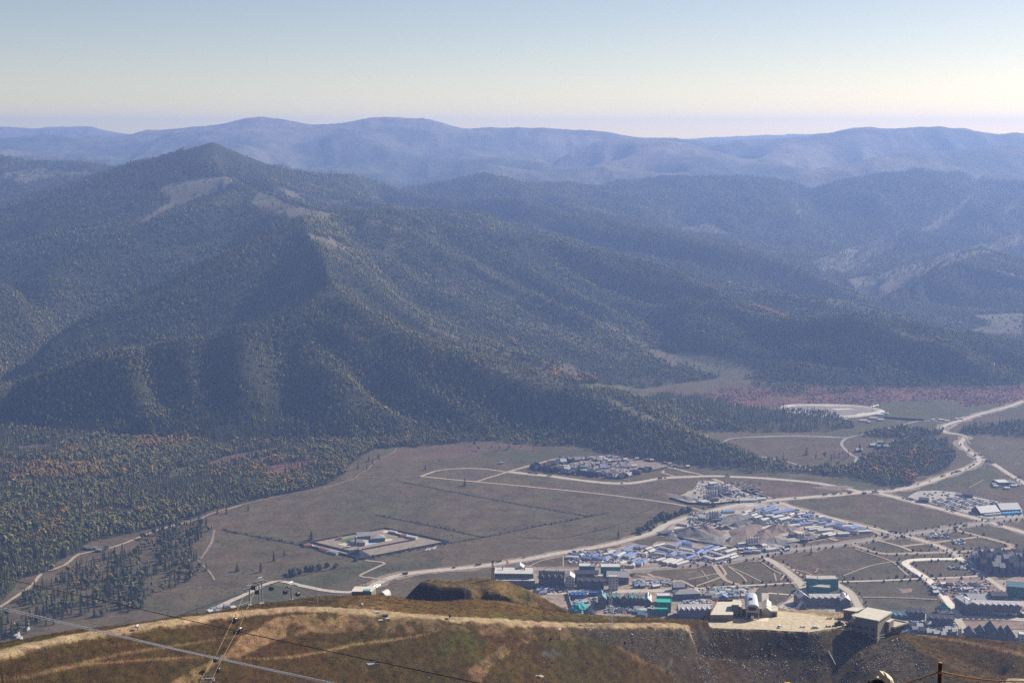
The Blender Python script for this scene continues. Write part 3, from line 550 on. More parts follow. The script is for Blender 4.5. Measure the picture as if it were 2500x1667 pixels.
for poly, colr, r, pt in (
    (y4((-100,1180),(200,1100),(500,1030),(1000,935),(1500,860),(2352,755),(2352,790),(1900,830),(1100,920),(650,1010),(200,1180),(-100,1230)), STRAW, 3, -.15),
    (b2((0,1130),(330,1120),(760,1180),(1400,1220),(2160,1240),(2160,1290),(1300,1300),(700,1240),(330,1260),(250,1200),(0,1210)), STRAW * .8, 4, -.1),
    (b2((-400,1230),(0,1200),(250,1200),(200,1240),(0,1260)), STRAW, 4, -.1),
    (b1((1040,1568),(1250,1460),(1400,1380),(1500,1280),(1700,1170),(1950,1130),(2160,1140),(2160,1220),(2000,1200),(1900,1260),(1700,1310),(1500,1400),(1380,1420),(1250,1530),(1180,1600)), STRAW * 1.3, 4, -.3),
    (b2((150,1070),(330,1060),(420,1110),(380,1160),(100,1140)), STRAW, 4, -.1),
    (y5((500,770),(580,770),(580,850),(500,870)), STRAW, 2, -.1),
    (b2((860,1500),(1000,1400),(1100,1320),(1300,1260),(1400,1270),(1200,1330),(1050,1440),(940,1568),(860,1568)), STRAW * 1.1, 4, -.2),
    (b2((830,1310),(900,1290),(990,1300),(980,1330),(850,1340)), OLIV, 4, None), (b2((620,1390),(700,1320),(800,1230),(900,1240),(900,1290),(960,1410),(880,1470),(760,1440)), OLIV, 8, -.2),
    (b2((1330,1280),(1450,1300),(1750,1300),(1700,1345),(1350,1340)), OLIV, 5, -.2), (y6((110,560),(250,530),(370,560),(370,620),(240,660),(130,630)), np.array((.075, .06, .05)), .4, None),
    (y6((600,255),(1200,260),(2150,260),(2300,420),(2352,480),(2352,977),(2150,977),(1800,830),(1500,740),(1250,560),(1100,520),(800,430),(500,340)), SCREE, 3, None),
    (y6((1050,500),(1130,510),(1300,620),(1500,720),(1800,840),(2070,977),(1950,977),(1700,830),(1350,690)), STRAW * .8, 1.5, None),
    (y6((1900,300),(1960,330),(1950,560),(1850,700),(1700,800),(1780,640),(1880,520)), GREY, 2, None),
    (y2((100,400),(800,410),(1450,420),(1760,500),(2170,490),(2352,620),(2500,800),(2600,971),(-200,971),(-200,500)), SCREE, 3, None),
    (y2((1250,460),(1600,430),(1750,520),(2100,560),(2300,700),(2352,971),(1400,971),(1300,800)), np.array((.085, .062, .036)), 4, None),
    (y2((0,480),(600,430),(900,560),(600,700),(400,971),(0,971)), np.array((.05, .031, .015)), 6, -.1),
    (y3((700,505),(900,490),(1500,530),(2100,600),(2352,740),(2352,1159),(1700,1100),(1200,850),(900,690)), RUST * 1.05, 1, None),
    (y3((760,470),(1000,500),(1500,560),(1900,640),(2352,740),(2352,800),(2000,710),(1500,600),(1000,525)), STRAW * 1.3, 1, None), (y3((1700,560),(2352,600),(2352,740),(1900,640)), STRAW * .9, 2, -.1),
    (b1((-50,1545),(150,1520),(480,1440),(560,1420),(800,1370),(1100,1330),(1500,1270),(1500,1275),(800,1385),(560,1436),(480,1458),(150,1540),(-50,1560)), STRAW * 1.25, .8, -.5),
    (b1((560,1440),(800,1425),(1050,1405),(1270,1402),(1270,1408),(800,1434),(560,1455),(200,1520),(-50,1565),(-50,1556)), STRAW * 1.25, .8, -.5),
    (b1((1500,1408),(1650,1412),(1800,1400),(2000,1370),(2160,1340),(2160,1346),(2000,1378),(1800,1410),(1650,1420)), STRAW * 1.7, .5, None),
    (b2((0,1358),(150,1322),(400,1295),(600,1262),(720,1232),(600,1270),(400,1305),(150,1332),(0,1366)), STRAW * 1.7, .5, None),
    (b1((540,1330),(800,1318),(1000,1320),(800,1322)), STRAW, .5, None)):
    paint(poly, colr, r, pt)
rd2 = _rd + fbm(NEAR.gX / 5, NEAR.gY / 5, 3, 81) * 2.2
rw = np.where(NEAR.gX < -60, 4.2, 3.4)
q = (rd2 < rw) & (NEAR.gY < 905); nt_[q] = SAND
q = (rd2 >= rw) & (rd2 < rw + 1.6) & (NEAR.gY < 905) & (fine > 0); nt_[q] = STRAW * 1.15
q = (NEAR.gY < 130); nt_[q] = STRAW * .7
nt_[PQ] = SAND
for _k in range(1):
    p_ = np.pad(nt_, ((1, 1), (1, 1), (0, 0)), mode='edge'); nt_ = (p_[:-2, 1:-1] + p_[2:, 1:-1] + p_[1:-1, :-2] + p_[1:-1, 2:]) * .12 + nt_ * .52
nt_ *= (1 + fine * .4)[..., None]
m_near = terrain_mat('hillside_ground', .22, 1.1, .55, 1.0, .05)
jn = int(np.searchsorted(NEAR.Y, 1560)) + 1
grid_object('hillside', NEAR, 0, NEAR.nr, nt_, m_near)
# air
hz_top = float(FAR.Z.max()) + 30
hz = MB().box((0, 7100, -2), (36000, 18000, hz_top + 2)).build('haze', None, kind='stuff')
hz.data.materials.clear(); hm = bpy.data.materials.new('haze'); hm.use_nodes = True; hn = hm.node_tree
for q in list(hn.nodes):
    if q.type != 'OUTPUT_MATERIAL': hn.nodes.remove(q)
pv = hn.nodes.new('ShaderNodeVolumePrincipled'); pv.inputs['Color'].default_value = (.355, .525, 1.0, 1); pv.inputs['Density'].default_value = 8.0e-5; pv.inputs['Anisotropy'].default_value = 0.3
hn.links.new(pv.outputs[0], hn.nodes['Material Output'].inputs['Volume']); hz.data.materials.append(hm)
# ------------------------------------------------------------------ trees
m_fol = foliage_mat('foliage'); m_bark = mat('bark', (.09, .07, .055), .95, .3, 3); m_birch = mat('birch_bark', (.42, .40, .36), .9, .35, 2)
def conifer_mesh(seed, levels=9, arms=6, wid=.16):
    r = random.Random(seed); v = []; f = []
    for k in range(levels):
        z = .10 + .86 * k / levels; rad = wid * (1 - k / levels) ** .8 * r.uniform(.8, 1.15) + .012
        for a in range(arms):
            t = 2 * math.pi * (a + r.random() * .7) / arms + k * .9; rr = rad * r.uniform(.65, 1.2); n = len(v); dt = 1.9 / arms
            v += [(0, 0, z + .13), (math.cos(t - dt) * rr * .8, math.sin(t - dt) * rr * .8, z + .01), (math.cos(t) * rr * 1.1, math.sin(t) * rr * 1.1, z - .035), (math.cos(t + dt) * rr * .8, math.sin(t + dt) * rr * .8, z + .01)]
            f += [(n, n + 1, n + 2), (n, n + 2, n + 3)]
    n = len(v); v += [(0, 0, 1.02), (.02, 0, .86), (-.01, .018, .86), (-.01, -.018, .86)]; f += [(n, n + 1, n + 2), (n, n + 2, n + 3), (n, n + 3, n + 1)]
    return mesh('conifer_crown', v, f)
def leafy_mesh(seed, wid=.26, clumps=5, base=.28):
    r = random.Random(seed); bm = bmesh.new()
    for k in range(clumps):
        rr = wid * r.uniform(.5, .78) if k else wid * .85; z = base + rr + (1 - base - 2 * rr) * (k / max(1, clumps - 1)) * r.uniform(.8, 1)
        o = Vector((r.uniform(-1, 1) * wid * .45, r.uniform(-1, 1) * wid * .45, z)) if k else Vector((0, 0, .58))
        g = bmesh.ops.create_icosphere(bm, subdivisions=1, radius=1)
        for q in g['verts']:
            d = r.uniform(.68, 1.25); q.co = Vector((q.co.x * rr * d, q.co.y * rr * d, q.co.z * rr * 1.25 * d)) + o
    me = bpy.data.meshes.new('leafy_crown'); bm.to_mesh(me); bm.free(); return me
def trunk_mesh(h, w):
    b = MB().bar((0, 0, -.03), (0, 0, h), w, w * .45, 5)
    return mesh('trunk', b.v, b.f)
CONI = [conifer_mesh(s, w_, 6, d) for s, w_, d in ((1, 9, .15), (2, 8, .18), (3, 10, .13))]
LEAF = [leafy_mesh(11), leafy_mesh(12, .3, 4), leafy_mesh(13, .22, 5, .2)]
SHRUB = [leafy_mesh(21, .6, 3, .0), leafy_mesh(22, .7, 3, .0)]
for me in CONI + LEAF + SHRUB: me.materials.append(m_fol)
T_CON = trunk_mesh(.85, .026); T_CON.materials.append(m_bark); T_LEAF = trunk_mesh(.7, .03); T_LEAF.materials.append(m_birch)
def proto_collection(name, meshes):
    c = bpy.data.collections.new(name)
    for k, me in enumerate(meshes): c.objects.link(bpy.data.objects.new('%s_%s' % (name, 'abcdefgh'[k]), me))
    return c
def scatter_group(coll):
    g = bpy.data.node_groups.new('scatter', 'GeometryNodeTree'); g.interface.new_socket('Geometry', in_out='INPUT', socket_type='NodeSocketGeometry'); g.interface.new_socket('Geometry', in_out='OUTPUT', socket_type='NodeSocketGeometry')
    N = g.nodes.new; L = g.links.new; i = N('NodeGroupInput'); o = N('NodeGroupOutput')
    ci = N('GeometryNodeCollectionInfo'); ci.inputs[0].default_value = coll; ci.inputs[1].default_value = True; ci.inputs[2].default_value = True
    def attr(nm, ty):
        a = N('GeometryNodeInputNamedAttribute'); a.data_type = ty; a.inputs[0].default_value = nm; return a.outputs[0]
    ip = N('GeometryNodeInstanceOnPoints'); ip.inputs['Pick Instance'].default_value = True
    L(i.outputs[0], ip.inputs['Points']); L(ci.outputs[0], ip.inputs['Instance']); L(attr('pick', 'INT'), ip.inputs['Instance Index'])
    cx = N('ShaderNodeCombineXYZ'); L(attr('rot', 'FLOAT'), cx.inputs[2]); L(cx.outputs[0], ip.inputs['Rotation']); L(attr('size', 'FLOAT_VECTOR'), ip.inputs['Scale'])
    L(ip.outputs[0], o.inputs[0]); return g
def scatter(name, coll, npick, P, size, tints, kind='stuff', slope=None):
    n = len(P); me = bpy.data.meshes.new(name); me.vertices.add(n); me.vertices.foreach_set('co', np.asarray(P, np.float32).ravel())
    def A(nm, ty, arr, key='value'):
        a = me.attributes.new(nm, ty, 'POINT'); a.data.foreach_set(key, np.ascontiguousarray(arr).ravel())
    A('pick', 'INT', RNG.integers(0, npick, n).astype(np.int32)); A('rot', 'FLOAT', (RNG.random(n) * 6.283).astype(np.float32))
    A('size', 'FLOAT_VECTOR', size.astype(np.float32), 'vector'); A('tint', 'FLOAT_VECTOR', tints.astype(np.float32), 'vector')
    if slope is not None: A('slope', 'FLOAT_VECTOR', slope.astype(np.float32), 'vector')
    me.update(); o = link(name, me); md = o.modifiers.new('scatter', 'NODES'); md.node_group = scatter_group(coll); return tag(o, kind=kind)
c_con = proto_collection('conifer', CONI); c_leaf = proto_collection('leafy', LEAF); c_shr = proto_collection('shrub', SHRUB)
# candidate points, by cell
dY = np.gradient(FAR.Y)[:, None]; dX = (FAR.U[1] - FAR.U[0]) * FAR.gY; area = dX * dY
inview = np.abs(FAR.gX / FAR.gY) < .43
sp = 5.5 * (np.maximum(FAR.gY, 3000) / 3000) ** .85
lam = np.where(inview & NEARV & (FAR.gY < 8000), area / sp ** 2 * forest, 0)
gapn = fbm(FAR.gX / 70, FAR.gY / 70, 3, 91)
lam *= np.where(forest > .5, np.clip(1.05 + gapn * 1.2, .08, 1.3), 1)
cnt = RNG.poisson(lam); jj, ii = np.nonzero(cnt); rep = np.repeat(np.arange(len(jj)), cnt[jj, ii]); jj = jj[rep]; ii = ii[rep]
n = len(jj); ju = np.clip(jj + RNG.random(n) - .5, 0, FAR.nr - 1); iu = np.clip(ii + RNG.random(n) - .5, 0, FAR.nc - 1)
TY = np.exp(np.interp(ju, FAR.iy, FAR.lY)); TX = np.interp(iu, FAR.iu, FAR.U) * TY; TZ = FAR.h(TX, TY)
tp = forest[jj, ii]; tpx, tpy = proj(TX, TY, TZ); flat = PL[jj, ii]
# kind of tree: patches of broadleaf among the conifers
ln = 1.25 * fbm(TX / 190, TY / 190, 3, 101) + .3 * fbm(TX / 30, TY / 30, 2, 103)
east = np.clip((tpx - 800) / 900, 0, 1)
pl = np.clip(.30 + ln * .9 + .22 * flat * (TX < -200) - .15 * (TY > 4500), 0, .9)
pl = pl + .3 * np.clip((_crest[jj, ii] - .6) / .2, 0, 1) * (TY < 5500)
pl = np.where((tpy > 690) & (tpy < 1020) & (tpx < 480) & ~flat, .55, pl)
leafy = RNG.random(n) < pl
h = np.clip(RNG.normal(11.8, 2.6, n), 6, 19) * (1 + np.clip((TY - 3500) / 12000, 0, .4)) * np.where(leafy, .82, 1) * np.where(flat & (TX > 300), .95, 1)
wdt = h * np.clip(RNG.normal(1.0, .16, n), .7, 1.5) * (1 + np.clip((TY - 3500) / 7000, 0, .5))
u_ = RNG.random((n, 1)); b_ = np.clip(RNG.normal(1.05, .26, (n, 1)), .5, 1.9)
con_t = (np.array((.055, .064, .026)) * (1 - u_) + np.array((.118, .112, .042)) * u_) * b_
lea_t = (np.array((.115, .118, .034)) * (1 - u_) + np.array((.195, .160, .045)) * u_) * b_
gold = np.array((.34, .17, .036)); yel = np.array((.28, .20, .05)); redo = np.array((.21, .105, .045)); rusty = np.array((.095, .062, .032))
an = 1.15 * fbm(TX / 70, TY / 70, 3, 111) + .18 * RNG.normal(0, 1, n)
q = leafy & (an > .66 - .34 * (flat & (TX < -200) & (tpy < 1200)) - .08 * flat); lea_t[q] = (gold * .55 + yel * .45) * b_[q] * .8
q = leafy & flat & (TX < -200) & (RNG.random(n) < .02); lea_t[q] = yel * b_[q]
for poly, colr, pr in ((k5((100,420),(180,410),(240,460),(240,530),(100,530)), redo, .35), (k5((450,540),(560,530),(570,590),(470,590)), redo, .25), (k5((620,590),(760,590),(770,760),(640,770)), redo, .3), (k5((280,640),(420,690),(330,860),(180,750)), redo, .12), (k5((1480,690),(1540,685),(1595,745),(1520,750)), gold * 1.2, .95), (k5((1630,745),(1740,735),(1840,780),(1800,805),(1660,790)), redo, .95),
    (k5((1890,320),(1950,320),(1955,360),(1900,355)), yel, .9), (k5((1850,350),(2000,370),(2150,450),(2100,460),(1900,460)), yel, .45), (k5((1640,585),(1750,590),(1745,620),(1650,610)), yel, .7), (k5((1660,360),(1760,400),(1880,480),(1880,520),(1700,450)), yel, .3), (k5((1220,480),(1270,480),(1280,525),(1225,510)), gold, .8),
    (k5((680,110),(850,170),(880,200),(700,150)), yel, .4), (k6((540,290),(700,310),(820,350),(800,365),(620,330)), gold, .8), (k6((1590,210),(1630,205),(1660,225),(1600,230)), gold, .8), (y7((930,730),(1200,700),(1200,725),(950,760)), gold, .8), (y7((1300,770),(1390,780),(1390,850),(1310,850)), gold, .7), (y7((880,650),(1400,560),(1600,620),(1500,740),(1200,780),(700,760)), gold * .8, .25),
    (k1((900,420),(1300,330),(1440,300),(1600,400),(1750,460),(1500,500),(1300,520),(1100,560),(700,520)), rusty, .8), (k1((0,560),(700,500),(1100,570),(1000,700),(400,760),(0,760)), rusty, .4), (k4((300,590),(1000,560),(1250,980),(1150,990),(1000,700)), lea_t.mean(0) * 1.15, .3), (k5((2150,520),(2320,520),(2300,550),(2200,545)), gold, .5), (y7((1900,330),(2100,330),(2100,380),(1900,370)), yel, .5)):
    q = inpoly(tpx, tpy, poly) & (RNG.random(n) < pr); lea_t[q] = colr * b_[q]; con_t[q] = colr * b_[q]; leafy[q] = leafy[q] | (colr[0] > .1)
# summit cone: bare and stunted
q = inpoly(tpx, tpy, k1((1230,330),(1440,250),(1700,370),(1900,440),(1600,430),(1300,400))); h = np.where(q, h * .42, h); keep = ~(q & (RNG.random(n) < .75)) & ~((tpy < 372) & (np.abs(tpx - 521) < 42))
# open grove and lone trees on the flat, each a thing of its own: collected first
solo = []
nb = 0
for tries in range(40000):
    x_, y_ = RNG.uniform(-40, 520), RNG.uniform(1270, 1560)
    if not inpoly(np.array([x_]), np.array([y_]), GROVE)[0]: continue
    if fbm(np.array([x_ / 40]), np.array([y_ / 18]), 2, 131)[0] < -.12: continue
    X_, Y_, _ = at(x_, y_)
    if any((X_ - a[0]) ** 2 + (Y_ - a[1]) ** 2 < 25 for a in solo): continue
    solo.append((float(X_), float(Y_), 'g')); nb += 1
    if nb >= 300: break
LONE = b1((1540,500),(1235,558),(1763,780),(1700,812),(1472,875),(1350,520),(1405,520),(1930,680),(1280,870),(1618,880)) + b2((255,195),(188,240),(242,245),(850,345),(605,245),(280,210),(316,178)) + zD((835,480)) + b3((838,770)) + y7((430,580),(650,630),(900,525),(905,555),(1160,120),(2140,148)) + zH((320,360))
for x_, y_ in LONE: X_, Y_, _ = at(x_, y_); solo.append((float(X_), float(Y_), 'l'))
# nearest of the forest become single trees
dist = np.where(keep & inview[jj, ii] & (np.abs(TX / TY) < .375) & VIS[jj, ii], TY, 1e9)
ic = np.argsort(np.where(~leafy, dist, 1e9))[:36]; il = np.argsort(np.where(leafy, dist, 1e9))[:225]
single = np.zeros(n, bool); single[ic] = True; single[il] = True
mk = keep & ~single
def S(q, wmul=1.0): return np.stack([wdt[q] * wmul, wdt[q] * wmul, h[q]], -1)
Pt = np.stack([TX, TY, TZ - .2], -1)
qc = mk & ~leafy; ql = mk & leafy
_e = 14.0; _sx = (FAR.h(TX + _e, TY) - FAR.h(TX - _e, TY)) / (2 * _e); _sy = (FAR.h(TX, TY + _e) - FAR.h(TX, TY - _e)) / (2 * _e)
SN = np.stack([-_sx, -_sy, np.ones(n)], -1); SN /= np.linalg.norm(SN, axis=1)[:, None]
scatter('conifer_forest', c_con, 3, Pt[qc], S(qc, 1.0), con_t[qc], slope=SN[qc]); scatter('birch_forest', c_leaf, 3, Pt[ql], S(ql, .92), lea_t[ql], slope=SN[ql])
NTREES = (int(qc.sum()), int(ql.sum()))
def tree_proto(name, crown, trunk, label, cat, group):
    t = thing(name, label, cat, group=group); a = link('crown', crown, t); b = link('trunk', trunk, t); a['tint'] = (.04, .05, .025); return t
tc = [tree_proto('conifer_tree', CONI[k], T_CON, 'slender dark larch in the open grove on the flat beside the dirt track', 'tree', 'larches of the open grove') for k in range(3)]
tb = [tree_proto('birch_tree', LEAF[k], T_LEAF, 'leafy birch at the near edge of the valley forest', 'tree', 'birches along the forest edge') for k in range(3)]
first = {id(t): True for t in tc + tb}
def plant(proto, x, y, z, hh, ww, tn, label, group):
    if first.get(id(proto)):
        first[id(proto)] = False; o = proto; o.location = (x, y, z); o.rotation_euler = (0, 0, random.random() * 6); o.scale = (ww, ww, hh)
    else: o = copy_tree(proto, (x, y, z), random.random() * 6, None, (ww, ww, hh))
    for ch in o.children:
        if ch.name.startswith('crown'): ch['tint'] = tuple(map(float, tn))
    o['label'] = label
    if group: o['group'] = group
    elif 'group' in o: del o['group']
    return o
nl = 0
lone_names = ['lone larch below the bend of the track at the forest edge', 'small dark larch standing on the track along the forest', 'lone conifer left of the walled compound, tallest of a pair', 'short conifer just below the tallest lone conifer left of the compound', 'small bushy conifer on the plain right of the open grove',
    'narrow larch beside the track at the forest corner', 'second narrow larch beside the track at the forest corner', 'small tree behind the left corner of the walled compound', 'bare larch at the right tip of the open grove', 'small tree in front of the hedgerow left of the lower road',
    'tall conifer on the meadow below the forest corner', 'small conifer left of the footpath below the forest corner', 'small conifer beside the footpath above the long dirt track', 'thin tree by the fork of the white dirt tracks', 'small dark bush on the plain above the looped track', 'conifer beside the tall one at the forest corner', 'small conifer beside the winding footpath under the forest',
    'round bush standing alone below the main road bend', 'small conifer on the dark field behind the netted building', 'lone conifer in the field inside the looped thin road', 'dark conifer left of the thin road bend', 'tall conifer behind the long white shed', 'conifer in front of the long white shed', 'lone bush on the green meadow beyond the oval reservoir', 'lone tree on the meadow above the curving main road', 'slim conifer at the compound wall near its red hut']
for x_, y_, kind in solo:
    z_ = float(FAR.h(x_, y_)) - .2; hh = random.uniform(12.5, 19.5); bb = random.uniform(.75, 1.3)
    if kind == 'g':
        lf = random.random() < .2
        pr = tb[random.randrange(3)] if lf else tc[random.randrange(3)]
        tn = np.array((.060, .072, .026)) * bb if lf else np.array((.034, .042, .022)) * bb
        plant(pr, x_, y_, z_, hh * (.75 if lf else 1), hh * (1.0 if lf else random.uniform(.95, 1.35)), tn, 'leafy birch growing among the larches of the open grove' if lf else 'slender dark larch in the open grove on the flat beside the dirt track', 'birches of the open grove' if lf else 'larches of the open grove')
    else:
        plant(tc[nl % 3], x_, y_, z_, hh * .85, hh * 1.3, np.array((.03, .036, .02)), lone_names[nl] if nl < len(lone_names) else 'lone conifer on the plain', None); nl += 1
for idx, fam, tt, lab, grp in ((ic, tc, con_t, 'dark conifer at the near edge of the valley forest', 'conifers along the forest edge'), (il, tb, lea_t, 'leafy birch at the near edge of the valley forest', 'birches along the forest edge')):
    for k in idx:
        lab2, grp2 = lab, grp
        if lea_t[k][0] > .17 and fam is tb: lab2, grp2 = 'golden birch at the near edge of the valley forest', 'golden birches along the forest edge'
        plant(fam[random.randrange(3)], TX[k], TY[k], TZ[k] - .2, h[k], wdt[k], tt[k], lab2, grp2)
# red shrubs of the wetland, hedges along ditches
def shrubs(name, x, y, hh, tn, spread=1.0):
    x = np.asarray(x, float); y = np.asarray(y, float); m_ = len(x); hv = hh * RNG.uniform(.5, 1.3, m_)
    scatter(name, c_shr, 2, np.stack([x, y, FAR.h(x, y) - .1], -1), np.stack([hv * spread, hv * spread, hv], -1), np.array(tn) * RNG.uniform(.6, 1.4, (m_, 1)))
qp = np.where(purple & inview & (forest < .3), area / 6.5 ** 2 * np.clip(.6 + gapn * 1.3, .05, 1.3), 0); cp = RNG.poisson(qp); j_, i_ = np.nonzero(cp); rr_ = np.repeat(np.arange(len(j_)), cp[j_, i_]); j_ = j_[rr_]; i_ = i_[rr_]
yy = np.exp(np.interp(np.clip(j_ + RNG.random(len(j_)) - .5, 0, FAR.nr - 1), FAR.iy, FAR.lY)); xx = np.interp(np.clip(i_ + RNG.random(len(i_)) - .5, 0, FAR.nc - 1), FAR.iu, FAR.U) * yy
shrubs('wetland_shrubs', xx, yy, 1.7, (.18, .10, .09), 1.8)

qp = np.where(PL & inview & (forest < .12) & (FAR.gY < 3500) & ~mead, area * .011 * np.clip(.5 + 1.8 * fbm(FAR.gX / 55, FAR.gY / 90, 3, 171), 0, 2), 0); cp = RNG.poisson(qp); j_, i_ = np.nonzero(cp); rr_ = np.repeat(np.arange(len(j_)), cp[j_, i_]); j_ = j_[rr_]; i_ = i_[rr_]
yy = np.exp(np.interp(np.clip(j_ + RNG.random(len(j_)) - .5, 0, FAR.nr - 1), FAR.iy, FAR.lY)); xx = np.interp(np.clip(i_ + RNG.random(len(i_)) - .5, 0, FAR.nc - 1), FAR.iu, FAR.U) * yy
shrubs('meadow_tussocks', xx, yy, .55, (.085, .068, .044), 2.2)
# ------------------------------------------------------------------ roads, tracks, bare ground, hedges
m_road = mat('gravel_road', (.40, .34, .265), .95, .22, .2); m_white = mat('concrete_road', (.62, .55, .45), .9, .15, .2); m_track = mat('dirt_track', (.33, .25, .175), .95, .25, .2)
m_verge = mat('verge_dirt', (.205, .155, .115), .95, .35, .12); m_asph = mat('old_tarmac', (.25, .225, .20), .9, .2, .2)
def smooth(P, step=14.0):
    P = [np.array(p[:2]) for p in P]
    if len(P) < 3: Q = P
    else:
        Q = []; E = [2 * P[0] - P[1]] + P + [2 * P[-1] - P[-2]]
        for k in range(1, len(E) - 2):
            n = max(2, int(np.linalg.norm(E[k + 1] - E[k]) / step))
            for j in range(n):
                t = j / n; a, b, c, d = E[k - 1], E[k], E[k + 1], E[k + 2]
                Q.append(.5 * (2 * b + (c - a) * t + (2 * a - 5 * b + 4 * c - d) * t * t + (3 * b - a - 3 * c + d) * t ** 3))
        Q.append(P[-1])
    return np.array(Q)
def gxy(pts): return [tuple(float(q) for q in at(x, y)[:2]) for x, y in pts]
NR = [0]
def strip(name, pts, wd, m, z=.34, rough=.1, kind='structure'):
    Q = smooth(gxy(pts)); T = np.gradient(Q, axis=0); T /= np.linalg.norm(T, axis=1)[:, None] + 1e-9; Nn = np.stack([-T[:, 1], T[:, 0]], -1)
    z = z + NR[0] * .004; NR[0] += 1; v = []; f = []
    for k in range(len(Q)):
        for s_ in (-1, 1):
            w_ = wd / 2 * (1 + rough * random.uniform(-1, 1)); p = Q[k] + Nn[k] * s_ * w_; v.append((p[0], p[1], z + max(0, float(FAR.h(p[0], p[1])))))
        if k: f.append((2 * k - 2, 2 * k - 1, 2 * k + 1, 2 * k))
    return tag(link(name, mesh(name, v, f), m=m), kind=kind), Q
def verge(pts, wd): strip('road_verge', pts, wd, m_verge, .22, .35)
R1 = [(905,1433),(940,1415),(985,1402),(1060,1393),(1150,1385),(1220,1375),(1300,1363),(1350,1353),(1430,1340),(1503,1326),(1570,1308),(1599,1298),(1627,1280),(1660,1269),(1717,1254),(1764,1241),(1822,1229),(1890,1221),(1974,1214),(2044,1208),(2107,1202),(2165,1199),(2213,1192),(2260,1179),(2318,1158),(2366,1141),(2387,1130),(2391,1120),(2381,1112),(2364,1101),(2348,1088),(2347,1078),(2356,1069),(2350,1063),(2331,1059),(2308,1055),(2299,1045),(2314,1036),(2356,1023),(2403,1008),(2458,994),(2520,973),(2640,945)]
R2 = [(2390,1117),(2413,1126),(2433,1137),(2471,1162),(2500,1179),(2600,1240)]; R3 = [(2134,1201),(2203,1218),(2260,1233),(2318,1248),(2410,1273),(2442,1283),(2500,1300),(2620,1336)]
R4 = [(1240,1152),(1262,1154),(1346,1163),(1422,1173),(1480,1179),(1518,1180),(1556,1178),(1613,1168),(1705,1163),(1775,1163),(1881,1169),(1974,1177),(2044,1188),(2110,1203)]
R6 = [(1902,1226),(1951,1243),(2021,1262),(2080,1278),(2127,1289),(2193,1306),(2216,1309),(2270,1325),(2318,1344),(2337,1357),(2378,1387),(2406,1407),(2453,1441),(2490,1469),(2520,1490)]
R7 = [(1282,1389),(1396,1391),(1532,1391),(1591,1387),(1660,1380),(1735,1373),(1828,1362),(1881,1350),(1974,1338),(2068,1327),(2136,1316),(2199,1307),(2318,1290),(2410,1275),(2500,1262),(2600,1250)]
R8 = [(2324,1291),(2394,1309),(2452,1325),(2469,1333),(2461,1339),(2413,1343),(2318,1347),(2234,1350),(2165,1352),(2127,1345),(2079,1329)]
R9 = [(2350,1364),(2266,1365),(2223,1368),(2210,1375),(2219,1384),(2247,1402),(2266,1415),(2294,1441),(2322,1478),(2343,1505)]
R10 = [(1679,1438),(1772,1432),(1866,1427),(1950,1422),(2045,1420),(2153,1417),(2256,1412),(2341,1409),(2402,1405)]
R11 = [(1858,1358),(1894,1375),(1931,1403),(1952,1422),(1963,1440),(1957,1452),(1931,1469),(1909,1484)]; R12 = [(2040,1424),(2049,1429),(2072,1444),(2088,1465),(2098,1486)]
R13 = [(1290,1447),(1396,1447),(1493,1444),(1591,1442),(1660,1441)]
for r_, w_ in ((R1, 26), (R4, 18), (R3, 24), (R6, 22), (R7, 30), (R8, 12), (R9, 14), (R11, 18), (R12, 16), (R2, 14)): verge(r_, w_)
strip('main_road', R1[:27], 12.5, m_road); strip('main_road', R1[26:], 9.5, m_road); strip('road', R2, 9, m_road); strip('road', R3, 12, m_road); strip('road', R4, 10.5, m_road); strip('road', R6, 9, m_road); strip('road', R7, 9, m_asph)
strip('road', R8, 6.5, m_track); strip('road', R9, 10.5, m_white); strip('road', R10, 6, m_road); strip('road', R11, 11, m_road); strip('road', R12, 10, m_road); strip('road', R13, 13, m_road)
strip('road', zC((1440,895),(1600,892),(2000,905),(2352,922),(2600,935)), 13, m_road); strip('road', zC((1480,910),(1540,1000),(1560,1090)), 10, m_road)
strip('road', [(2276,1325),(2394,1310)], 6.5, m_track); strip('road', [(2199,1334),(2276,1325)], 6.5, m_track); strip('road', [(2140,1318),(2199,1334),(2234,1349)], 6, m_track)
